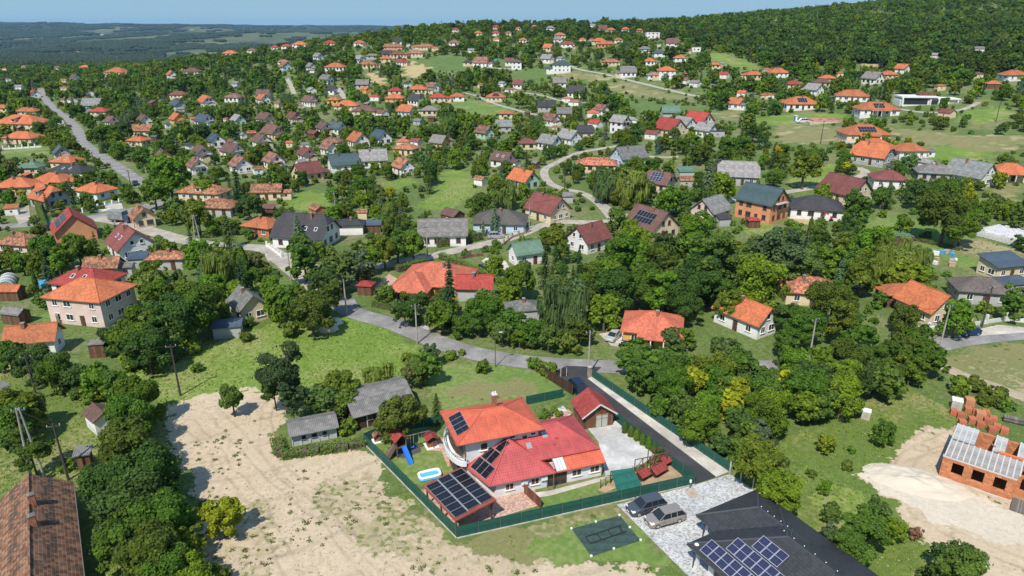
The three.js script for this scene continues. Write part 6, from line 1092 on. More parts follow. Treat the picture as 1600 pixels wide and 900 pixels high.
// ---------- plants ----------
const leafMats = [1.75, 1.4, 2.0, 1.6, 1.9, 1.5].map((f, i) => new THREE.MeshPhysicalMaterial({ transmission: 0.42, thickness: 0, specularIntensity: 0.12,  color: lin(f * [1, 0.9, 1.1, 1.18, 0.88, 1.0][i], f * [1, 1, 1, 0.95, 1, 0.97][i], f * 0.62 * [1, 1.5, 0.8, 1.1, 0.9, 1.8][i]), vertexColors: true, roughness: 1, side: THREE.DoubleSide })), barkM = M('bark', [0.10, 0.075, 0.055]);
class Leaves {
  constructor() { this.p = []; this.n = []; this.c = []; this.i = []; }
  add(c, nrm, w, h, col, up) { // one leaf spray: a small bent quad
    const t = (up ?? V(rnd() - 0.5, rnd() - 0.5, rnd() - 0.5)).clone().cross(nrm).normalize(), b = nrm.clone().cross(t), k = this.p.length / 3, bend = w * 0.18;
    for (const [x, y, o] of [[-0.5, 0, -bend], [0, -0.5, 0], [0.5, 0, -bend], [0, 0.5, 0]]) { this.p.push(c.x + t.x * x * w + b.x * y * h + nrm.x * o, c.y + t.y * x * w + b.y * y * h + nrm.y * o, c.z + t.z * x * w + b.z * y * h + nrm.z * o); this.n.push(nrm.x, nrm.y, nrm.z); this.c.push(...col); }
    this.i.push(k, k + 1, k + 3, k + 1, k + 2, k + 3);
  }
  geo() { const g = new THREE.BufferGeometry(); g.setAttribute('position', new THREE.Float32BufferAttribute(this.p, 3)); g.setAttribute('normal', new THREE.Float32BufferAttribute(this.n, 3)); g.setAttribute('color', new THREE.Float32BufferAttribute(this.c, 3)); g.setIndex(this.i); g.computeVertexNormals(); return g; }
}
const dirR = () => { const z = rr(-1, 1), a = rr(0, 6.2832), s = Math.sqrt(1 - z * z); return V(s * Math.cos(a), z, s * Math.sin(a)); };
const mixC = (a, b, t, f = 1) => [0, 1, 2].map(k => lerp(a[k], b[k], t) * f);
const SPECIES = {
  walnut: { name: 'broadleaf_tree', H: 9, R: 3.9, tones: [[0.036, 0.072, 0.014], [0.075, 0.125, 0.024]], word: 'dense dark green rounded tree' }, lime: { name: 'broadleaf_tree', H: 8, R: 3.0, tones: [[0.055, 0.105, 0.016], [0.115, 0.175, 0.026]], word: 'fresh green leafy tree' }, fruit: { name: 'broadleaf_tree', H: 5.5, R: 2.4, tones: [[0.05, 0.088, 0.02], [0.10, 0.145, 0.036]], word: 'small spreading green fruit tree' }, gold: { name: 'broadleaf_tree', H: 5, R: 2.3, tones: [[0.12, 0.15, 0.012], [0.22, 0.235, 0.025]], word: 'yellow green tree' }, grey: { name: 'broadleaf_tree', H: 8, R: 3.3, tones: [[0.06, 0.095, 0.035], [0.11, 0.145, 0.06]], word: 'silvery green loose tree' },
  willow: { name: 'willow_tree', H: 9, R: 4.2, tones: [[0.07, 0.11, 0.035], [0.125, 0.165, 0.06]], word: 'pale green weeping willow' }, spruce: { name: 'spruce_tree', H: 11, R: 2.5, tones: [[0.02, 0.045, 0.018], [0.045, 0.075, 0.028]], word: 'dark green pointed spruce' }, blue: { name: 'spruce_tree', H: 9, R: 2.5, tones: [[0.05, 0.085, 0.075], [0.10, 0.14, 0.125]], word: 'blue grey spruce' }, pine: { name: 'pine_tree', H: 10, R: 3.4, tones: [[0.03, 0.06, 0.018], [0.06, 0.095, 0.03]], word: 'irregular dark green pine' }, column: { name: 'columnar_tree', H: 5, R: 0.8, tones: [[0.04, 0.08, 0.018], [0.08, 0.125, 0.03]], word: 'narrow upright evergreen' },
  shrub: { name: 'shrub', H: 2.3, R: 1.5, tones: [[0.05, 0.095, 0.02], [0.105, 0.16, 0.035]], word: 'rounded green shrub' }, red: { name: 'shrub', H: 2.4, R: 1.4, tones: [[0.06, 0.02, 0.018], [0.13, 0.04, 0.03]], word: 'dark red leaved shrub' }, dead: { name: 'shrub', H: 2, R: 1.2, tones: [[0.16, 0.085, 0.05], [0.24, 0.13, 0.08]], word: 'dry brown shrub' } };
function growTree(kind, s, lod) { // lod 0 near, 1 middle, 2 far
  seed(s * 31 + kind.length * 7 + kind.charCodeAt(0)); const sp = SPECIES[kind], { H, R, tones } = sp, L = new Leaves(), tr = new MB(), q = [1.35, 0.36, 0.06][lod], big = [0.84, 1.55, 3.8][lod];
  const col = () => mixC(tones[0], tones[1], Math.pow(rnd(), 1.2), rr(0.85, 1.15));
  if (kind === 'spruce' || kind === 'blue') {
    const lv = [30, 18, 11][lod]; tr.tube(V(0, -0.5, 0), V(0, H * 0.97, 0), 0.2, 0.03, 6);
    for (let k = 0; k < lv; k++) { const t = (k + rr(0, 0.6)) / lv, y = H * (0.05 + 0.95 * t), rad = R * Math.pow(1 - t, 0.8) * rr(0.82, 1.1) + 0.12, nb = Math.max(4, Math.round([15, 9, 6][lod] * (1 - t * 0.6))), a0 = rr(0, 6); for (let j = 0; j < nb; j++) { const a = a0 + j / nb * 6.283 + rr(-0.2, 0.2), rl = rad * rr(0.75, 1.1), d = V(Math.cos(a), 0, Math.sin(a)), ns = [6, 4, 2][lod]; for (let m = 1; m <= ns; m++) { const f = m / ns, w = [0.55, 0.85, 1.7][lod] * (1.15 - f * 0.5); L.add(V(d.x * rl * f, y - rl * 0.32 * f * f + (f > 0.9 ? 0.08 : 0), d.z * rl * f), V(d.x * 0.5 + rr(-0.3, 0.3), 0.8, d.z * 0.5 + rr(-0.3, 0.3)).normalize(), w, w * 0.75, col(), d); } } }
    return { crown: L.geo(), trunk: tr.geo() };
  }
  if (kind === 'column') { const n = Math.round(900 * q) + 40; for (let k = 0; k < n; k++) { const t = rnd(), a = rr(0, 6.283), r = R * Math.pow(Math.sin(Math.PI * Math.min(0.97, 0.12 + t * 0.88)), 0.6) * rr(0.75, 1.05), d = V(Math.cos(a), 0.25, Math.sin(a)).normalize(); L.add(V(Math.cos(a) * r, t * H, Math.sin(a) * r), d.add(dirR().multiplyScalar(0.4)).normalize(), 0.3 * big, 0.5 * big, col(), V(0, 1, 0)); } tr.tube(V(0, -0.4, 0), V(0, H * 0.6, 0), 0.1, 0.04, 5); return { crown: L.geo(), trunk: tr.geo() }; }
  const low = sp.name === 'shrub', cy = low ? H * 0.45 : H * 0.52, ry = low ? H * 0.52 : H * 0.5, nb = kind === 'pine' ? 18 : low ? 14 : Math.round(rr(24, 52)), oval = rr(0.78, 1.12), lop = dirR().multiplyScalar(R * 0.28), fat = rr(0.85, 1.2), blobs = [];
  for (let k = 0; k < nb; k++) { const d = dirR(); if (d.y < -0.7 && !low) d.y *= -0.6; d.normalize(); const f = rr(0.4, 0.85), wob = 0.75 + 0.55 * noise(d.x * 1.7 + s * 3 + 9, d.z * 1.7 + d.y * 2 + 5); const up = Math.max(0, d.y); blobs.push({ c: V(d.x * R * f * wob + lop.x * up, cy + d.y * ry * oval * f * wob, d.z * R * f * wob + lop.z * up), r: R * rr(0.14, 0.36) * fat * (kind === 'pine' ? 1.1 : 1), d, flat: kind === 'pine' ? 0.5 : 0.85 }); }
  blobs.push({ c: V(0, cy, 0), r: R * 0.5, d: V(0, 1, 0), flat: 1 });
  const count = Math.round({ walnut: 7600, lime: 5600, fruit: 3600, gold: 3400, grey: 5600, willow: 5200, pine: 5200, shrub: 1500, red: 1300, dead: 700 }[kind] * q), ls = (low ? 0.26 : 0.36) * big, tot = blobs.reduce((s, b) => s + b.r * b.r, 0);
  for (const b of blobs) { const n = Math.round(count * b.r * b.r / tot * rr(0.5, 1.3)), tone = rr(0.85, 1.13); for (let k = 0; k < n; k++) { const d = dirR(); if (d.dot(b.d) < -0.45) d.multiplyScalar(-1); const r = b.r * (0.5 + 0.6 * Math.sqrt(rnd()) + (rnd() < 0.06 ? rr(0.1, 0.45) : 0)), c = V(b.c.x + d.x * r, b.c.y + d.y * r * b.flat, b.c.z + d.z * r); const n2 = d.clone().multiplyScalar(0.9).add(dirR().multiplyScalar(0.75)); n2.y += 0.25; n2.normalize(); const w = ls * rr(0.65, 1.35), cc = col().map(v => v * tone); if (kind === 'willow' && d.y < 0.55) { L.add(c.setY(c.y - rr(0, 1.5)), V(d.x + rr(-0.4, 0.4), 0.15, d.z + rr(-0.4, 0.4)).normalize(), 0.2 * big, 1.5 * Math.sqrt(big), cc, V(0, 1, 0)); } else L.add(c, n2, w, w * 1.15, cc); } }
  if (!low) { const th = kind === 'pine' ? 0.22 : 0.2 + R * 0.02; tr.tube(V(0, -0.5, 0), V(rr(-0.2, 0.2), H * 0.42, rr(-0.2, 0.2)), th, th * 0.7, 7); const top = V(0, H * 0.40, 0); blobs.slice(0, lod === 2 ? 3 : 9).forEach(b => tr.tube(top.clone().setY(H * rr(0.28, 0.42)), b.c, th * 0.45, 0.04, 5)); } else for (let k = 0; k < 4; k++) tr.tube(V(rr(-0.1, 0.1), -0.3, rr(-0.1, 0.1)), blobs[k].c, 0.05, 0.02, 4);
  { // fit the crown to its nominal height and spread
    const P = L.p, rs = [], ys = []; for (let i = 0; i < P.length; i += 12) { rs.push(Math.hypot(P[i], P[i + 2])); ys.push(P[i + 1]); } rs.sort((a, b) => a - b); ys.sort((a, b) => a - b); const kr = R / rs[Math.floor(rs.length * 0.96)], ky = H * 0.98 / ys[Math.floor(ys.length * 0.985)];
    for (const A of [L.p, tr.p]) for (let i = 0; i < A.length; i += 3) { A[i] *= kr; A[i + 1] *= A[i + 1] > 0 ? ky : 1; A[i + 2] *= kr; }
  }
  return { crown: L.geo(), trunk: tr.geo() };
}
const grown = {};
const geoOf = (kind, v, lod) => grown[kind + v + lod] ??= growTree(kind, v + 1, lod);
const VARIANTS = { walnut: 4, lime: 4, fruit: 3, gold: 2, grey: 2, willow: 2, spruce: 2, blue: 1, pine: 2, column: 1, shrub: 3, red: 1, dead: 1 };
const plants = [];                                  // everything that grows singly: {x, z, h, r, kind, hero}
const plantGrid = new Map(), pkey = (x, z) => Math.floor(x / 8) + ',' + Math.floor(z / 8);
function putPlant(p) { plants.push(p); const k = pkey(p.x, p.z); if (!plantGrid.has(k)) plantGrid.set(k, []); plantGrid.get(k).push(p); }
function crowded(x, z, r, f) { const i = Math.floor(x / 8), j = Math.floor(z / 8); for (let a = -1; a <= 1; a++) for (let b = -1; b <= 1; b++) for (const p of plantGrid.get((i + a) + ',' + (j + b)) ?? []) if (Math.hypot(p.x - x, p.z - z) < (p.r + r) * f) return true; return false; }
const covers = (x, z, h, r, lim = 0.16) => { const y = hAt(x, z), b = toPixel(x, y, z), t = toPixel(x, y + h, z), k = FPX / b[2] * r, X0 = b[0] - k, X1 = b[0] + k, Y0 = t[1], Y1 = b[1]; let hit = null, most = 0; for (const s of shown) { if (-z > s[4] + 2) continue; const w = Math.min(X1, s[2]) - Math.max(X0, s[0]), v = Math.min(Y1, s[3]) - Math.max(Y0, s[1]); if (w > 0 && v > 0) { const f = w * v / ((s[2] - s[0]) * (s[3] - s[1])); if (s[5] + f * 0.8 > lim) return true; if (f > most) { most = f; hit = s; } } } if (hit) hit[5] += most * 0.8; return false; };
// crown middle in the photo, crown radius in photo pixels
function crownAt(px, py, rpx, kind, tall = 1) { const sp = SPECIES[kind]; let h = 6, r = 2, q; for (let k = 0; k < 4; k++) { q = G(px, py, h * (sp.name === 'shrub' ? 0.48 : kind === 'spruce' || kind === 'blue' || kind === 'column' ? 0.45 : 0.6)); r = clamp(rpx / q.ppm, 0.4, 7.5); h = clamp(r * sp.H / sp.R * tall * 0.97, 0.8, 19); } if (covers(q.x, q.z, h, r, 0.34)) { r *= 0.62; h *= 0.62; if (covers(q.x, q.z, h, r, 0.34)) return; } putPlant({ x: q.x, z: q.z, h, r, kind, hero: 1 }); }
const HERO = `walnut 217 622 36,walnut 212 655 40,walnut 196 700 44,walnut 226 742 48,walnut 178 752 44,walnut 212 792 52,walnut 250 815 46,walnut 196 838 48,walnut 232 868 50,walnut 270 884 40,gold 347 806 32,lime 301 846 23,shrub 336 897 22,lime 302 898 30,lime 362 622 18 1.2,
pine 440 580 36 1.25,pine 456 622 26,pine 428 612 20,fruit 528 600 30,fruit 508 622 26,fruit 545 628 24,willow 590 585 24,fruit 660 572 26,shrub 640 560 12,grey 645 582 20,fruit 620 648 40,spruce 682 640 13,shrub 540 668 17,shrub 705 556 10,grey 672 552 17,shrub 722 550 7,shrub 757 572 14,shrub 832 565 13,shrub 845 572 12,shrub 860 579 14,
walnut 78 556 48,walnut 115 572 38,walnut 45 566 30,walnut 212 520 38,walnut 258 502 42,walnut 298 484 42,walnut 316 472 34,walnut 175 512 34,walnut 228 545 34,lime 330 512 26,shrub 300 540 18,shrub 310 574 10,walnut 458 476 24,walnut 486 488 32,walnut 506 464 28,shrub 452 512 18,shrub 385 522 18,shrub 275 552 18,shrub 205 568 18,shrub 240 572 16,lime 180 600 24,lime 150 592 22,shrub 100 600 20,shrub 130 608 18,lime 30 635 30,lime 15 660 30,lime 50 655 22,pine 46 702 30,shrub 100 728 14,lime 60 560 20,shrub 20 690 20,walnut 12 555 24,
grey 528 392 44 1.1,grey 558 416 28,walnut 500 440 26,lime 475 402 26,lime 470 385 18,blue 466 365 16,lime 432 470 26,grey 400 408 16,spruce 378 436 16,column 380 415 9,spruce 300 388 14,lime 310 398 22,fruit 335 395 16,spruce 352 345 24,lime 308 335 22,grey 275 322 16,lime 330 352 12,lime 263 270 26,blue 283 280 12,lime 318 278 22,spruce 368 275 24,lime 240 300 18,
lime 600 388 22,lime 620 382 20,lime 645 380 20,lime 580 398 20,spruce 703 462 20 1.25,walnut 690 492 24,walnut 632 487 20,walnut 748 490 30,grey 762 478 28,lime 785 515 18,walnut 722 508 17,walnut 805 505 25,walnut 832 520 21,lime 858 524 19,walnut 812 526 15,willow 882 468 40,willow 865 485 28,lime 945 485 24,walnut 905 515 22,lime 882 532 14,spruce 852 415 15 1.3,spruce 905 398 17 1.3,spruce 880 425 12,spruce 868 400 11,spruce 895 440 12,
walnut 960 452 34,walnut 1000 442 32,lime 1038 448 30,walnut 1092 442 40,lime 1112 400 42,lime 1085 365 30,lime 1152 372 34,walnut 1070 470 30,lime 1140 455 36,lime 1185 440 38,grey 1218 395 42,grey 1250 415 32,lime 1000 378 24,lime 975 385 22,lime 955 425 20,lime 985 360 16,lime 1170 410 26,red 1036 368 9,lime 870 372 20,shrub 820 420 14,lime 935 365 0.1,lime 965 345 18,
blue 773 345 13,blue 755 350 12,blue 676 360 12,spruce 665 350 10,willow 985 288 28,willow 950 290 22,lime 1010 282 26,lime 1070 300 26,blue 1107 280 18 0.9,lime 1045 310 20,lime 1130 290 18,lime 1340 318 20,blue 1392 290 14,spruce 1378 295 13,walnut 1440 285 34,walnut 1470 305 30,gold 1512 290 26 1.3,walnut 1480 335 38,walnut 1505 350 30,gold 1565 270 17 1.2,lime 1290 290 22,lime 1258 262 22,lime 1410 345 10,lime 1410 352 14,shrub 1444 368 10,shrub 1575 325 16,shrub 1560 310 10,
walnut 1258 490 48,walnut 1232 478 38,walnut 1302 472 34,lime 1320 495 30,walnut 1418 478 34,lime 1496 494 24,willow 1405 405 36,lime 1362 385 32,lime 1385 395 22,gold 1410 430 26,lime 1300 405 24,lime 1345 425 28,walnut 1320 440 24,lime 1440 430 20,grey 1215 420 34,lime 1590 470 22,shrub 1540 480 14,lime 1230 520 30,walnut 1345 520 26,walnut 1190 490 16,
lime 1217 765 34,lime 1190 720 36,gold 1291 692 15,lime 1383 675 17,lime 1360 825 30,lime 1335 850 34,lime 1300 800 14,grey 1300 835 16,shrub 1375 795 20,lime 1395 825 18,dead 1431 833 12,lime 1500 885 38,walnut 1480 868 26,lime 1290 760 10,shrub 1325 880 18,shrub 1450 898 16,shrub 1270 740 9`;
for (const t of HERO.replace(/\n/g, '').split(',')) { const [k, x, y, r, tall] = t.trim().split(' '); if (+r > 1) crownAt(+x, +y, +r, k, +(tall ?? 1)); }
for (let k = 0; k < 7; k++) { const p = at(976 + k * 9.3, 676 + k * 6.2); putPlant({ x: p.x, z: p.z, h: 1.5 + 0.4 * hash2(k, 1), r: 0.45, kind: 'column', hero: 1, where: 'in the hedge row along the driveway fence' }); }
for (const [x, y] of [[852, 648], [858, 652], [866, 646], [872, 651], [848, 655]]) { const p = at(x, y); putPlant({ x: p.x, z: p.z, h: 0.9, r: 0.7, kind: 'shrub', hero: 1, where: 'in the rockery beside the timber hut' }); }
// the grove along the driveway: closed canopy inside an outline
const inPoly = (x, z, w) => { let c = false; for (let k = 0; k < w.length; k++) { const a = w[k], b = w[(k + 1) % w.length]; if ((a.z > z) !== (b.z > z) && x < a.x + (z - a.z) / (b.z - a.z) * (b.x - a.x)) c = !c; } return c; };
function fill(pts, step, kinds, r0, r1, hero = 1, chance = 1) { const w = pts.map(([x, y]) => G(x, y)); let x0 = 1e9, x1 = -1e9, z0 = 1e9, z1 = -1e9; for (const q of w) { x0 = Math.min(x0, q.x); x1 = Math.max(x1, q.x); z0 = Math.min(z0, q.z); z1 = Math.max(z1, q.z); } for (let x = x0; x < x1; x += step) for (let z = z0; z < z1; z += step) { const a = x + rr(-0.5, 0.5) * step, b = z + rr(-0.5, 0.5) * step; if (!inPoly(a, b, w) || rnd() > chance || blockedXZ(a, b) || onHouse(a, b, 0.6)) continue; const kind = kinds[Math.floor(rnd() * kinds.length)], sp = SPECIES[kind]; let r = rr(r0, r1), h = r * sp.H / sp.R * rr(0.8, 1.05); if (covers(a, b, h, r)) { r *= 0.6; h *= 0.6; if (covers(a, b, h, r)) continue; } putPlant({ x: a, z: b, r, h, kind, hero }); } }
seed(4242); shown.push([690, 620, 960, 800, 95, -0.1]);
fill([[948, 588], [1000, 584], [1080, 586], [1200, 584], [1330, 574], [1430, 560], [1462, 580], [1455, 605], [1400, 625], [1310, 655], [1240, 690], [1195, 735], [1150, 728], [1080, 690], [1010, 640]], 3.6, ['lime', 'walnut', 'lime', 'grey', 'walnut', 'lime', 'lime', 'fruit', 'walnut', 'lime', 'gold', 'walnut', 'lime'], 1.7, 3.3);
fill([[940, 592], [1000, 640], [1080, 692], [1150, 735], [1185, 745], [1160, 725], [1060, 665], [975, 610]], 2.0, ['shrub', 'fruit', 'shrub'], 1.2, 1.7);
fill([[1462, 598], [1500, 605], [1600, 640], [1600, 655], [1560, 640], [1490, 625]], 3.0, ['shrub', 'lime', 'shrub'], 1.4, 2.0);
fill([[1180, 745], [1260, 700], [1330, 665], [1440, 630], [1380, 690], [1330, 740], [1390, 800], [1420, 870], [1350, 850], [1240, 760]], 5.0, ['shrub'], 0.5, 1.1, 1, 0.22);
fill([[960, 560], [1060, 560], [1190, 560], [1180, 535], [1060, 545], [990, 550]], 3.4, ['lime', 'fruit', 'shrub'], 1.6, 2.4);
fill([[560, 470], [580, 462], [625, 470], [660, 492], [700, 512], [790, 530], [860, 545], [920, 552], [920, 560], [840, 556], [760, 538], [690, 522]], 3.2, ['shrub', 'fruit', 'walnut'], 1.4, 2.3, 1, 0.6);
fill([[200, 560], [300, 532], [400, 515], [440, 500], [400, 490], [300, 510], [200, 540]], 3.4, ['shrub', 'walnut', 'fruit'], 1.4, 2.4, 1, 0.7);
fill([[60, 600], [180, 590], [250, 612], [220, 640], [120, 640], [60, 625]], 3.6, ['shrub', 'shrub', 'lime'], 1.0, 1.8, 1, 0.55);
// hedges
function hedge(pts, label, w, h, tones) { const c = pts.map(([x, y]) => G(x, y)), L = new Leaves(), g = thing('hedge', label, 'hedge', c[0].x, c[0].y, c[0].z); seed(Math.round(pts[0][0])); const core = new MB(); for (let i = 0; i + 1 < c.length; i++) { const a = c[i].clone().sub(c[0]), b = c[i + 1].clone().sub(c[0]), len = Math.hypot(b.x - a.x, b.z - a.z), t = V(b.x - a.x, 0, b.z - a.z).normalize(), s = V(-t.z, 0, t.x), n = Math.round(len * (2 * h + w) * 16); core.box((a.x + b.x) / 2, (a.y + b.y) / 2 + h * 0.42, (a.z + b.z) / 2, len - 0.2, h * 0.84, w * 0.7, Math.atan2(-t.z, t.x)); for (let k = 0; k < n; k++) { const f = rnd(), e = rnd() * (2 * h + w), q = a.clone().lerp(b, f); let nr, o; if (e < h) { nr = s.clone(); o = s.clone().multiplyScalar(w / 2).setY(e); } else if (e < 2 * h) { nr = s.clone().negate(); o = s.clone().multiplyScalar(-w / 2).setY(e - h); } else { nr = V(0, 1, 0); o = s.clone().multiplyScalar(e - 2 * h - w / 2).setY(h + rr(-0.08, 0.1)); } L.add(q.add(o).addScaledVector(nr, rr(-0.08, 0.08)), nr.add(dirR().multiplyScalar(0.7)).normalize(), rr(0.2, 0.34), rr(0.2, 0.34), mixC(tones[0], tones[1], rnd())); } for (let d = 0; d < len; d += 1) { const q = c[i].clone().lerp(c[i + 1], d / len); block(q.x, q.z, w / 2 + 0.4); } } core.build('branches', barkM, g); const m = part('foliage', L.geo(), leafMats[0], g); return g; }
const hg = [[0.05, 0.10, 0.018], [0.10, 0.165, 0.03]];
hedge([[682, 386], [718, 381], [752, 374]], 'tall clipped hedge along the pale road before the grey cottage', 1.8, 2.2, hg); hedge([[688, 404], [720, 416], [760, 436], [790, 450]], 'bright clipped hedge beside the salmon red roof', 1.6, 1.6, [[0.07, 0.14, 0.02], [0.12, 0.20, 0.03]]); hedge([[620, 425], [640, 420], [664, 413]], 'low clipped hedge between the pale road and the salmon roof', 1.6, 1.5, hg); hedge([[582, 478], [612, 484], [640, 480], [690, 472]], 'hedge between the courtyard and the curving road', 1.2, 1.3, hg);
hedge([[1310, 406], [1380, 384], [1430, 376], [1500, 392]], 'thin field hedge across the grassy slope', 0.9, 0.9, hg); hedge([[432, 690], [440, 715], [500, 707], [545, 700], [572, 694]], 'low green hedge around the pale grey shed', 1.6, 0.9, hg); hedge([[58, 318], [66, 345], [72, 362]], 'pair of tall clipped hedge columns by the corner garden', 1.4, 2.2, hg); hedge([[80, 340], [120, 332], [165, 326]], 'clipped hedge behind the white pillared wall', 1.0, 1.2, hg); hedge([[60, 215], [100, 212], [115, 218]], 'clipped garden hedge beside the straight grey road', 2.2, 1.6, hg);
// ---------- gardens and woods: scattered by ground cover ----------
for (const q of roadPts) { const [x, y] = toPixel(q.x, q.y, q.z); shown.push([x - 6, y - 2.5, x + 6, y + 1, -q.z, -0.15]); }      // open roads and fields stay in sight
for (const [c, pts] of COVER) { if (c === 9 || c === 1 || c === 5) continue; const w = pts.map(([x, z]) => ({ x, z })); const xs = pts.map(p => p[0]), ys = pts.map(p => p[1]); for (let x = Math.min(...xs) + 4; x < Math.max(...xs); x += 10) for (let y = Math.min(...ys) + 2; y < Math.max(...ys); y += 5) if (y < 420 && inPoly(x, y, w)) { const q = G(x, y); shown.push([x - 5, y - 2.5, x + 5, y + 2.5, -q.z, -0.2]); } }
const wood = [], bush = [];
seed(99);
for (let d = 118; d < 1250; ) {
  const step = 3.6 + d * 0.0047; d += step; const half = d * 0.86 + 30;
  for (let x = -half; x < half; x += step) for (let rep = 0; rep < (classAt(x, -d) === 9 ? 2 : 1); rep++) {
    const a = x + rr(-0.5, 0.5) * step, b = -d + rr(-0.5, 0.5) * step, c = classAt(a, b); if (Math.abs(a) > MID - 5) continue;
    const clump = fbm(a / 28 + 11, b / 28, 3); let chance = c === 9 ? 1 : c === 0 ? (clump > 0.40 ? 0.97 : 0.62) : c === 2 || c === 3 ? 0.03 : c === 6 ? 0.10 : c === 4 ? 0.02 : 0;
    if (rnd() > chance) continue; const u = rnd(); let kind, r;
    if (c === 9) { kind = u < 0.72 ? 'walnut' : u < 0.88 ? 'lime' : u < 0.96 ? 'spruce' : 'grey'; r = rr(2.3, 4.0) * (kind === 'spruce' ? 0.6 : 1); }
    else { kind = u < 0.26 ? 'shrub' : u < 0.42 ? 'fruit' : u < 0.63 ? 'lime' : u < 0.82 ? 'walnut' : u < 0.89 ? 'spruce' : u < 0.915 ? 'blue' : u < 0.94 ? 'column' : u < 0.965 ? 'grey' : u < 0.98 ? 'gold' : 'willow'; r = SPECIES[kind].R * rr(0.55, 1.02) * (d > 300 ? 1.05 : 0.9); }
    const h = r * SPECIES[kind].H / SPECIES[kind].R * rr(0.75, 1.2) * (d > 550 && c !== 9 ? 0.82 : 1);
    if (blockedXZ(a, b) || onHouse(a, b, Math.min(1.6, r * 0.6))) continue; if (crowded(a, b, r, c === 9 ? 0.4 : 0.42)) continue; let h2 = h, r2 = r, k2 = kind; if (covers(a, b, h, r)) { if (c !== 0) continue; k2 = rnd() < 0.75 ? 'shrub' : 'fruit'; r2 = rr(0.8, 1.5); h2 = r2 * rr(1.1, 1.6); if (covers(a, b, h2, r2)) continue; }
    putPlant({ x: a, z: b, h: h2, r: r2, kind: k2, hero: 0, wood: c === 9 });
  }
}
// the largest in view stand singly, the rest is one mass of each kind
for (const p of plants) { const y = hAt(p.x, p.z), b = toPixel(p.x, y + p.h / 2, p.z); p.y = y; p.px = b[0]; p.py = b[1]; p.ppm = FPX / b[2]; p.size = p.ppm * Math.sqrt(p.h * p.r * 2); p.inView = b[0] > -30 && b[0] < 1630 && b[1] > -20 && b[1] < 940; }
const byName = {}; for (const p of plants) (byName[SPECIES[p.kind].name] ??= []).push(p);
const singles = [], mass = [];
for (const [n, list] of Object.entries(byName)) { list.sort((a, b) => (b.inView ? b.size : b.size * 0.01) - (a.inView ? a.size : a.size * 0.01)); list.forEach((p, i) => (i < 298 && p.inView && p.size > 7 ? singles : mass).push(p)); }
for (const p of singles) {
  const sp = SPECIES[p.kind], v = Math.floor(hash2(Math.round(p.x * 10), Math.round(p.z * 10)) * VARIANTS[p.kind]), lod = p.size > 62 ? 0 : 1, g = geoOf(p.kind, v, lod), o = thing(sp.name, `${p.size > 70 ? 'large ' : ''}${sp.word} ${p.where ?? zoneOf(p.px, p.py)}`, sp.name === 'shrub' ? 'shrub' : 'tree', p.x, p.y, p.z, hash2(Math.round(p.z * 7), 3) * 6.28, `${sp.name === 'shrub' ? 'shrubs' : 'trees'} ${zoneOf(p.px, p.py)}`);
  { const e = 0.88 + 0.24 * hash2(Math.round(p.x * 4), Math.round(p.z * 4)); o.scale.set(p.r / sp.R * e, p.h / sp.H, p.r / sp.R * (2 - e)); } part(sp.name === 'shrub' ? 'stem' : 'trunk', g.trunk, barkM, o); part(sp.name === 'shrub' ? 'foliage' : 'crown', g.crown, leafMats[Math.floor(hash2(Math.round(p.x * 3), 8) * (p.kind === 'willow' || p.kind === 'gold' ? 3 : 6))], o);
}
function massOf(list, name, label, category) { // trees past counting, kept together
  const root = new THREE.Group(); root.name = name; scene.add(root); tag(root, label, category, null, 'stuff'); const sets = {};
  for (const p of list) { const v = Math.floor(hash2(Math.round(p.x * 10), Math.round(p.z * 10)) * Math.min(2, VARIANTS[p.kind])), lod = p.ppm > 3.4 ? 1 : 2; (sets[p.kind + '/' + v + '/' + lod] ??= []).push(p); }
  const m4 = new THREE.Matrix4(), Q = new THREE.Quaternion(), up = V(0, 1, 0), col = new THREE.Color();
  for (const [k, ps] of Object.entries(sets)) { const [kind, v, lod] = k.split('/'), sp = SPECIES[kind], g = geoOf(kind, +v, +lod), tg = g.trunk.clone(); tg.deleteAttribute('uv'); tg.setAttribute('color', new THREE.Float32BufferAttribute(new Float32Array(tg.attributes.position.count * 3).map((_, i) => [0.10, 0.075, 0.055][i % 3]), 3)); const geo = mergeGeometries([g.crown.toNonIndexed(), tg]); const im = new THREE.InstancedMesh(geo, leafMats[0], ps.length); im.name = 'tree_mass'; shadows(im);
    ps.forEach((p, i) => { Q.setFromAxisAngle(up, hash2(Math.round(p.z * 7), 3) * 6.28); m4.compose(V(p.x, p.y, p.z), Q, V(p.r / sp.R * (0.8 + 0.4 * hash2(i, 5)), p.h / sp.H, p.r / sp.R * (0.8 + 0.4 * hash2(i, 9)))); im.setMatrixAt(i, m4); const f = (p.wood ? 0.55 : 0.7) + (p.wood ? 0.45 : 0.55) * hash2(Math.round(p.x * 5), Math.round(p.z * 5)), w = hash2(Math.round(p.x * 9), 17); im.setColorAt(i, col.setRGB(f * (0.82 + 0.42 * w), f, f * (1.15 - 0.45 * w) * (p.wood ? 1.5 : 1))); }); root.add(im); }
}
massOf(mass.filter(p => !p.wood), 'village_trees', 'smaller trees and shrubs filling the gardens between the houses', 'trees');
massOf(mass.filter(p => p.wood), 'hillside_forest', 'closed green forest covering the hill behind the village', 'forest');
console.log('plants', plants.length, 'single', singles.length, Object.entries(byName).map(([k, v]) => k + ':' + v.length).join(' '));
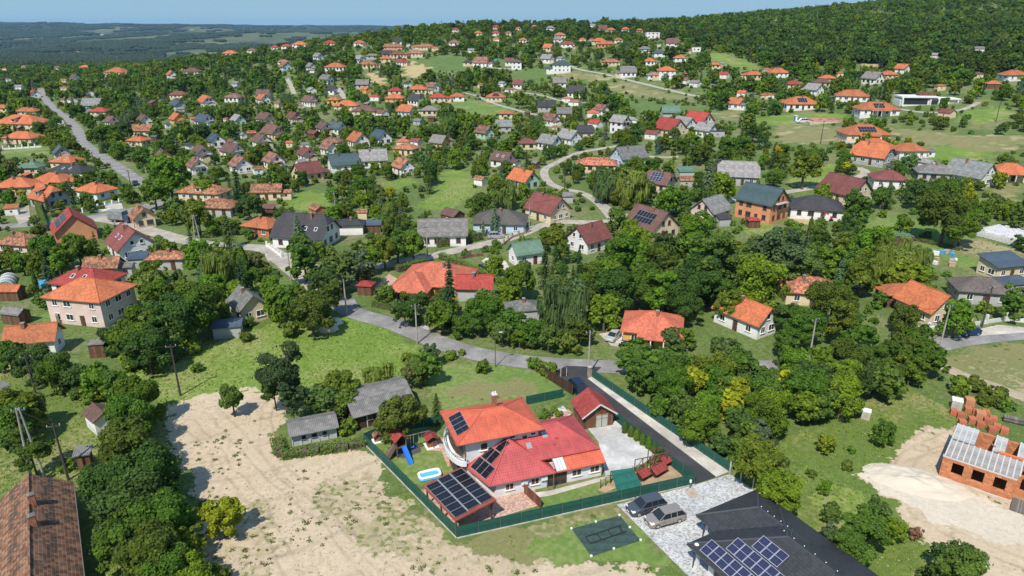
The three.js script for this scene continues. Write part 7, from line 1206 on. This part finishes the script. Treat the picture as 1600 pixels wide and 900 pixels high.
{ // far woods on the plain: clumps of crowns
  seed(321); const pieces = []; for (let k = 0; k < 26; k++) { const g = new THREE.IcosahedronGeometry(rr(3, 5.5), 1), p = g.attributes.position, a = rr(0, 6.28), d = 24 * Math.sqrt(rnd()), c = rr(0.8, 1.25), cl = []; for (let i = 0; i < p.count; i++) { const f = 0.8 + 0.45 * hash2(Math.round(p.getX(i) * 31 + k * 7), Math.round(p.getY(i) * 31 + p.getZ(i) * 17)); p.setXYZ(i, p.getX(i) * f + Math.cos(a) * d, p.getY(i) * f * 1.2 + 4, p.getZ(i) * f + Math.sin(a) * d); cl.push(0.021 * c, 0.038 * c, 0.018); } g.computeVertexNormals(); g.setAttribute('color', new THREE.Float32BufferAttribute(cl, 3)); g.deleteAttribute('uv'); pieces.push(g); }
  const geo = mergeGeometries(pieces), spots = []; for (let k = 0; k < 60000 && spots.length < 13000; k++) { const d = 900 + 7600 * Math.pow(rnd(), 1.5), x = rr(-0.95, 0.95) * d, z = -d; if (Math.abs(x) < MID && d < 1250) continue; const c = farColor(x, z); if (c[0] > 0.05 && rnd() > 0.12) continue; spots.push([x, z, (d > 3000 ? 1.5 : 1) * rr(0.8, 1.35)]); }
  const im = new THREE.InstancedMesh(geo, new THREE.MeshStandardMaterial({ vertexColors: true, roughness: 1 }), spots.length), m4 = new THREE.Matrix4(), Q = new THREE.Quaternion(), cc = new THREE.Color(); spots.forEach(([x, z, s], i) => { Q.setFromAxisAngle(V(0, 1, 0), rnd() * 6.28); m4.compose(V(x, hAt(x, z) - 1, z), Q, V(s, rr(0.85, 1.3), s)); im.setMatrixAt(i, m4); im.setColorAt(i, cc.setScalar(rr(0.75, 1.25))); }); im.name = 'distant_woods'; shadows(im); scene.add(im); tag(im, 'far wooded plain fading to blue', 'forest', null, 'stuff');
}
const grassM = new THREE.MeshPhysicalMaterial({ color: lin(1.5, 1.55, 1.1), vertexColors: true, roughness: 1, specularIntensity: 0.1, side: THREE.DoubleSide });
{ // grass and weeds
  seed(555); const blade = (n, h, w, spread, tones) => { const L = new Leaves(); for (let k = 0; k < n; k++) { const a = rr(0, 6.28), d = V(Math.cos(a) * spread * rnd(), h * rr(0.3, 0.5), Math.sin(a) * spread * rnd()); L.add(d, V(Math.cos(a) * 0.8, 0.6, Math.sin(a) * 0.8).normalize(), w, h * rr(0.7, 1.2), mixC(tones[0], tones[1], rnd()), V(0, 1, 0)); } return L.geo(); };
  const put = (name, label, geo, n, test, sc, tint) => { const im0 = [], m4 = new THREE.Matrix4(), Q = new THREE.Quaternion(), cc = new THREE.Color(); for (let k = 0; k < n * 6 && im0.length < n; k++) { const d = 44 + 200 * Math.pow(rnd(), 1.25), x = rr(-0.85, 0.85) * (d + 12), z = -d; if (blockedXZ(x, z) || onHouse(x, z, -0.3)) continue; const t = test(x, z, d); if (t) im0.push([x, z, t]); } const im = new THREE.InstancedMesh(geo, grassM, im0.length); im0.forEach(([x, z, t], i) => { Q.setFromAxisAngle(V(0, 1, 0), rnd() * 6.28); const s = rr(sc[0], sc[1]) * t; m4.compose(V(x, hAt(x, z) - 0.02, z), Q, V(s, s * rr(0.7, 1.2), s)); im.setMatrixAt(i, m4); const f = rr(0.75, 1.25), y = noise(x / 8 + 60, z / 8); im.setColorAt(i, cc.setRGB(f * (1 + tint * y), f * (1 + tint * 0.35 * y), f)); }); im.name = name; shadows(im); scene.add(im); tag(im, label, name === 'grass' ? 'grass' : 'weeds', null, 'stuff'); };
  put('grass', 'rough grass growing on meadows and verges', blade(9, 0.26, 0.10, 0.26, [[0.082, 0.135, 0.022], [0.112, 0.16, 0.035]]), 80000, (x, z) => { const c = classAt(x, z); return c === 2 ? 1.1 : c === 6 ? 1.05 : c === 0 ? 0.9 : c === 4 ? (rnd() < 0.5 ? 0.7 : 0) : c === 3 ? (rnd() < 0.25 ? 0.4 : 0) : 0; }, [0.4, 0.95], 0.25);
  put('low_weeds', 'scattered leafy weeds on the bare dirt', blade(22, 0.3, 0.2, 0.45, [[0.04, 0.058, 0.02], [0.075, 0.092, 0.034]]), 2300, (x, z) => { const c = classAt(x, z), k = fbm(x / 5 + 20, z / 5, 3); return c === 10 ? (k > 0.47 ? 0.65 : 0) : c === 1 ? (k > 0.66 ? 0.7 : rnd() < 0.006 ? 0.6 : 0) : c === 4 ? (rnd() < 0.15 ? 0.7 : 0) : 0; }, [0.4, 1.3], 0.3);
  { const g = new THREE.DodecahedronGeometry(0.1, 0), list = []; for (let k = 0; k < 30000 && list.length < 1800; k++) { const d = 44 + 60 * rnd(), x = rr(-0.85, 0.85) * (d + 12), z = -d, c = classAt(x, z); if ((c === 1 || c === 10 || c === 5) && !blockedXZ(x, z) && noise(x / 4 + 7, z / 4) > 0.45) list.push([x, z]); } const im = new THREE.InstancedMesh(g, M('pebble', [0.40, 0.34, 0.26]), list.length), m4 = new THREE.Matrix4(), Q = new THREE.Quaternion(); list.forEach(([x, z], i) => { Q.setFromEuler(new THREE.Euler(rnd() * 6, rnd() * 6, rnd() * 6)); const s = rr(0.3, 1.3); m4.compose(V(x, hAt(x, z) + 0.02, z), Q, V(s, s * 0.7, s)); im.setMatrixAt(i, m4); }); im.name = 'loose_stones'; shadows(im); scene.add(im); tag(im, 'loose stones and clods on the bare dirt', 'stones', null, 'stuff'); }
}
renderer.render(scene, camera);
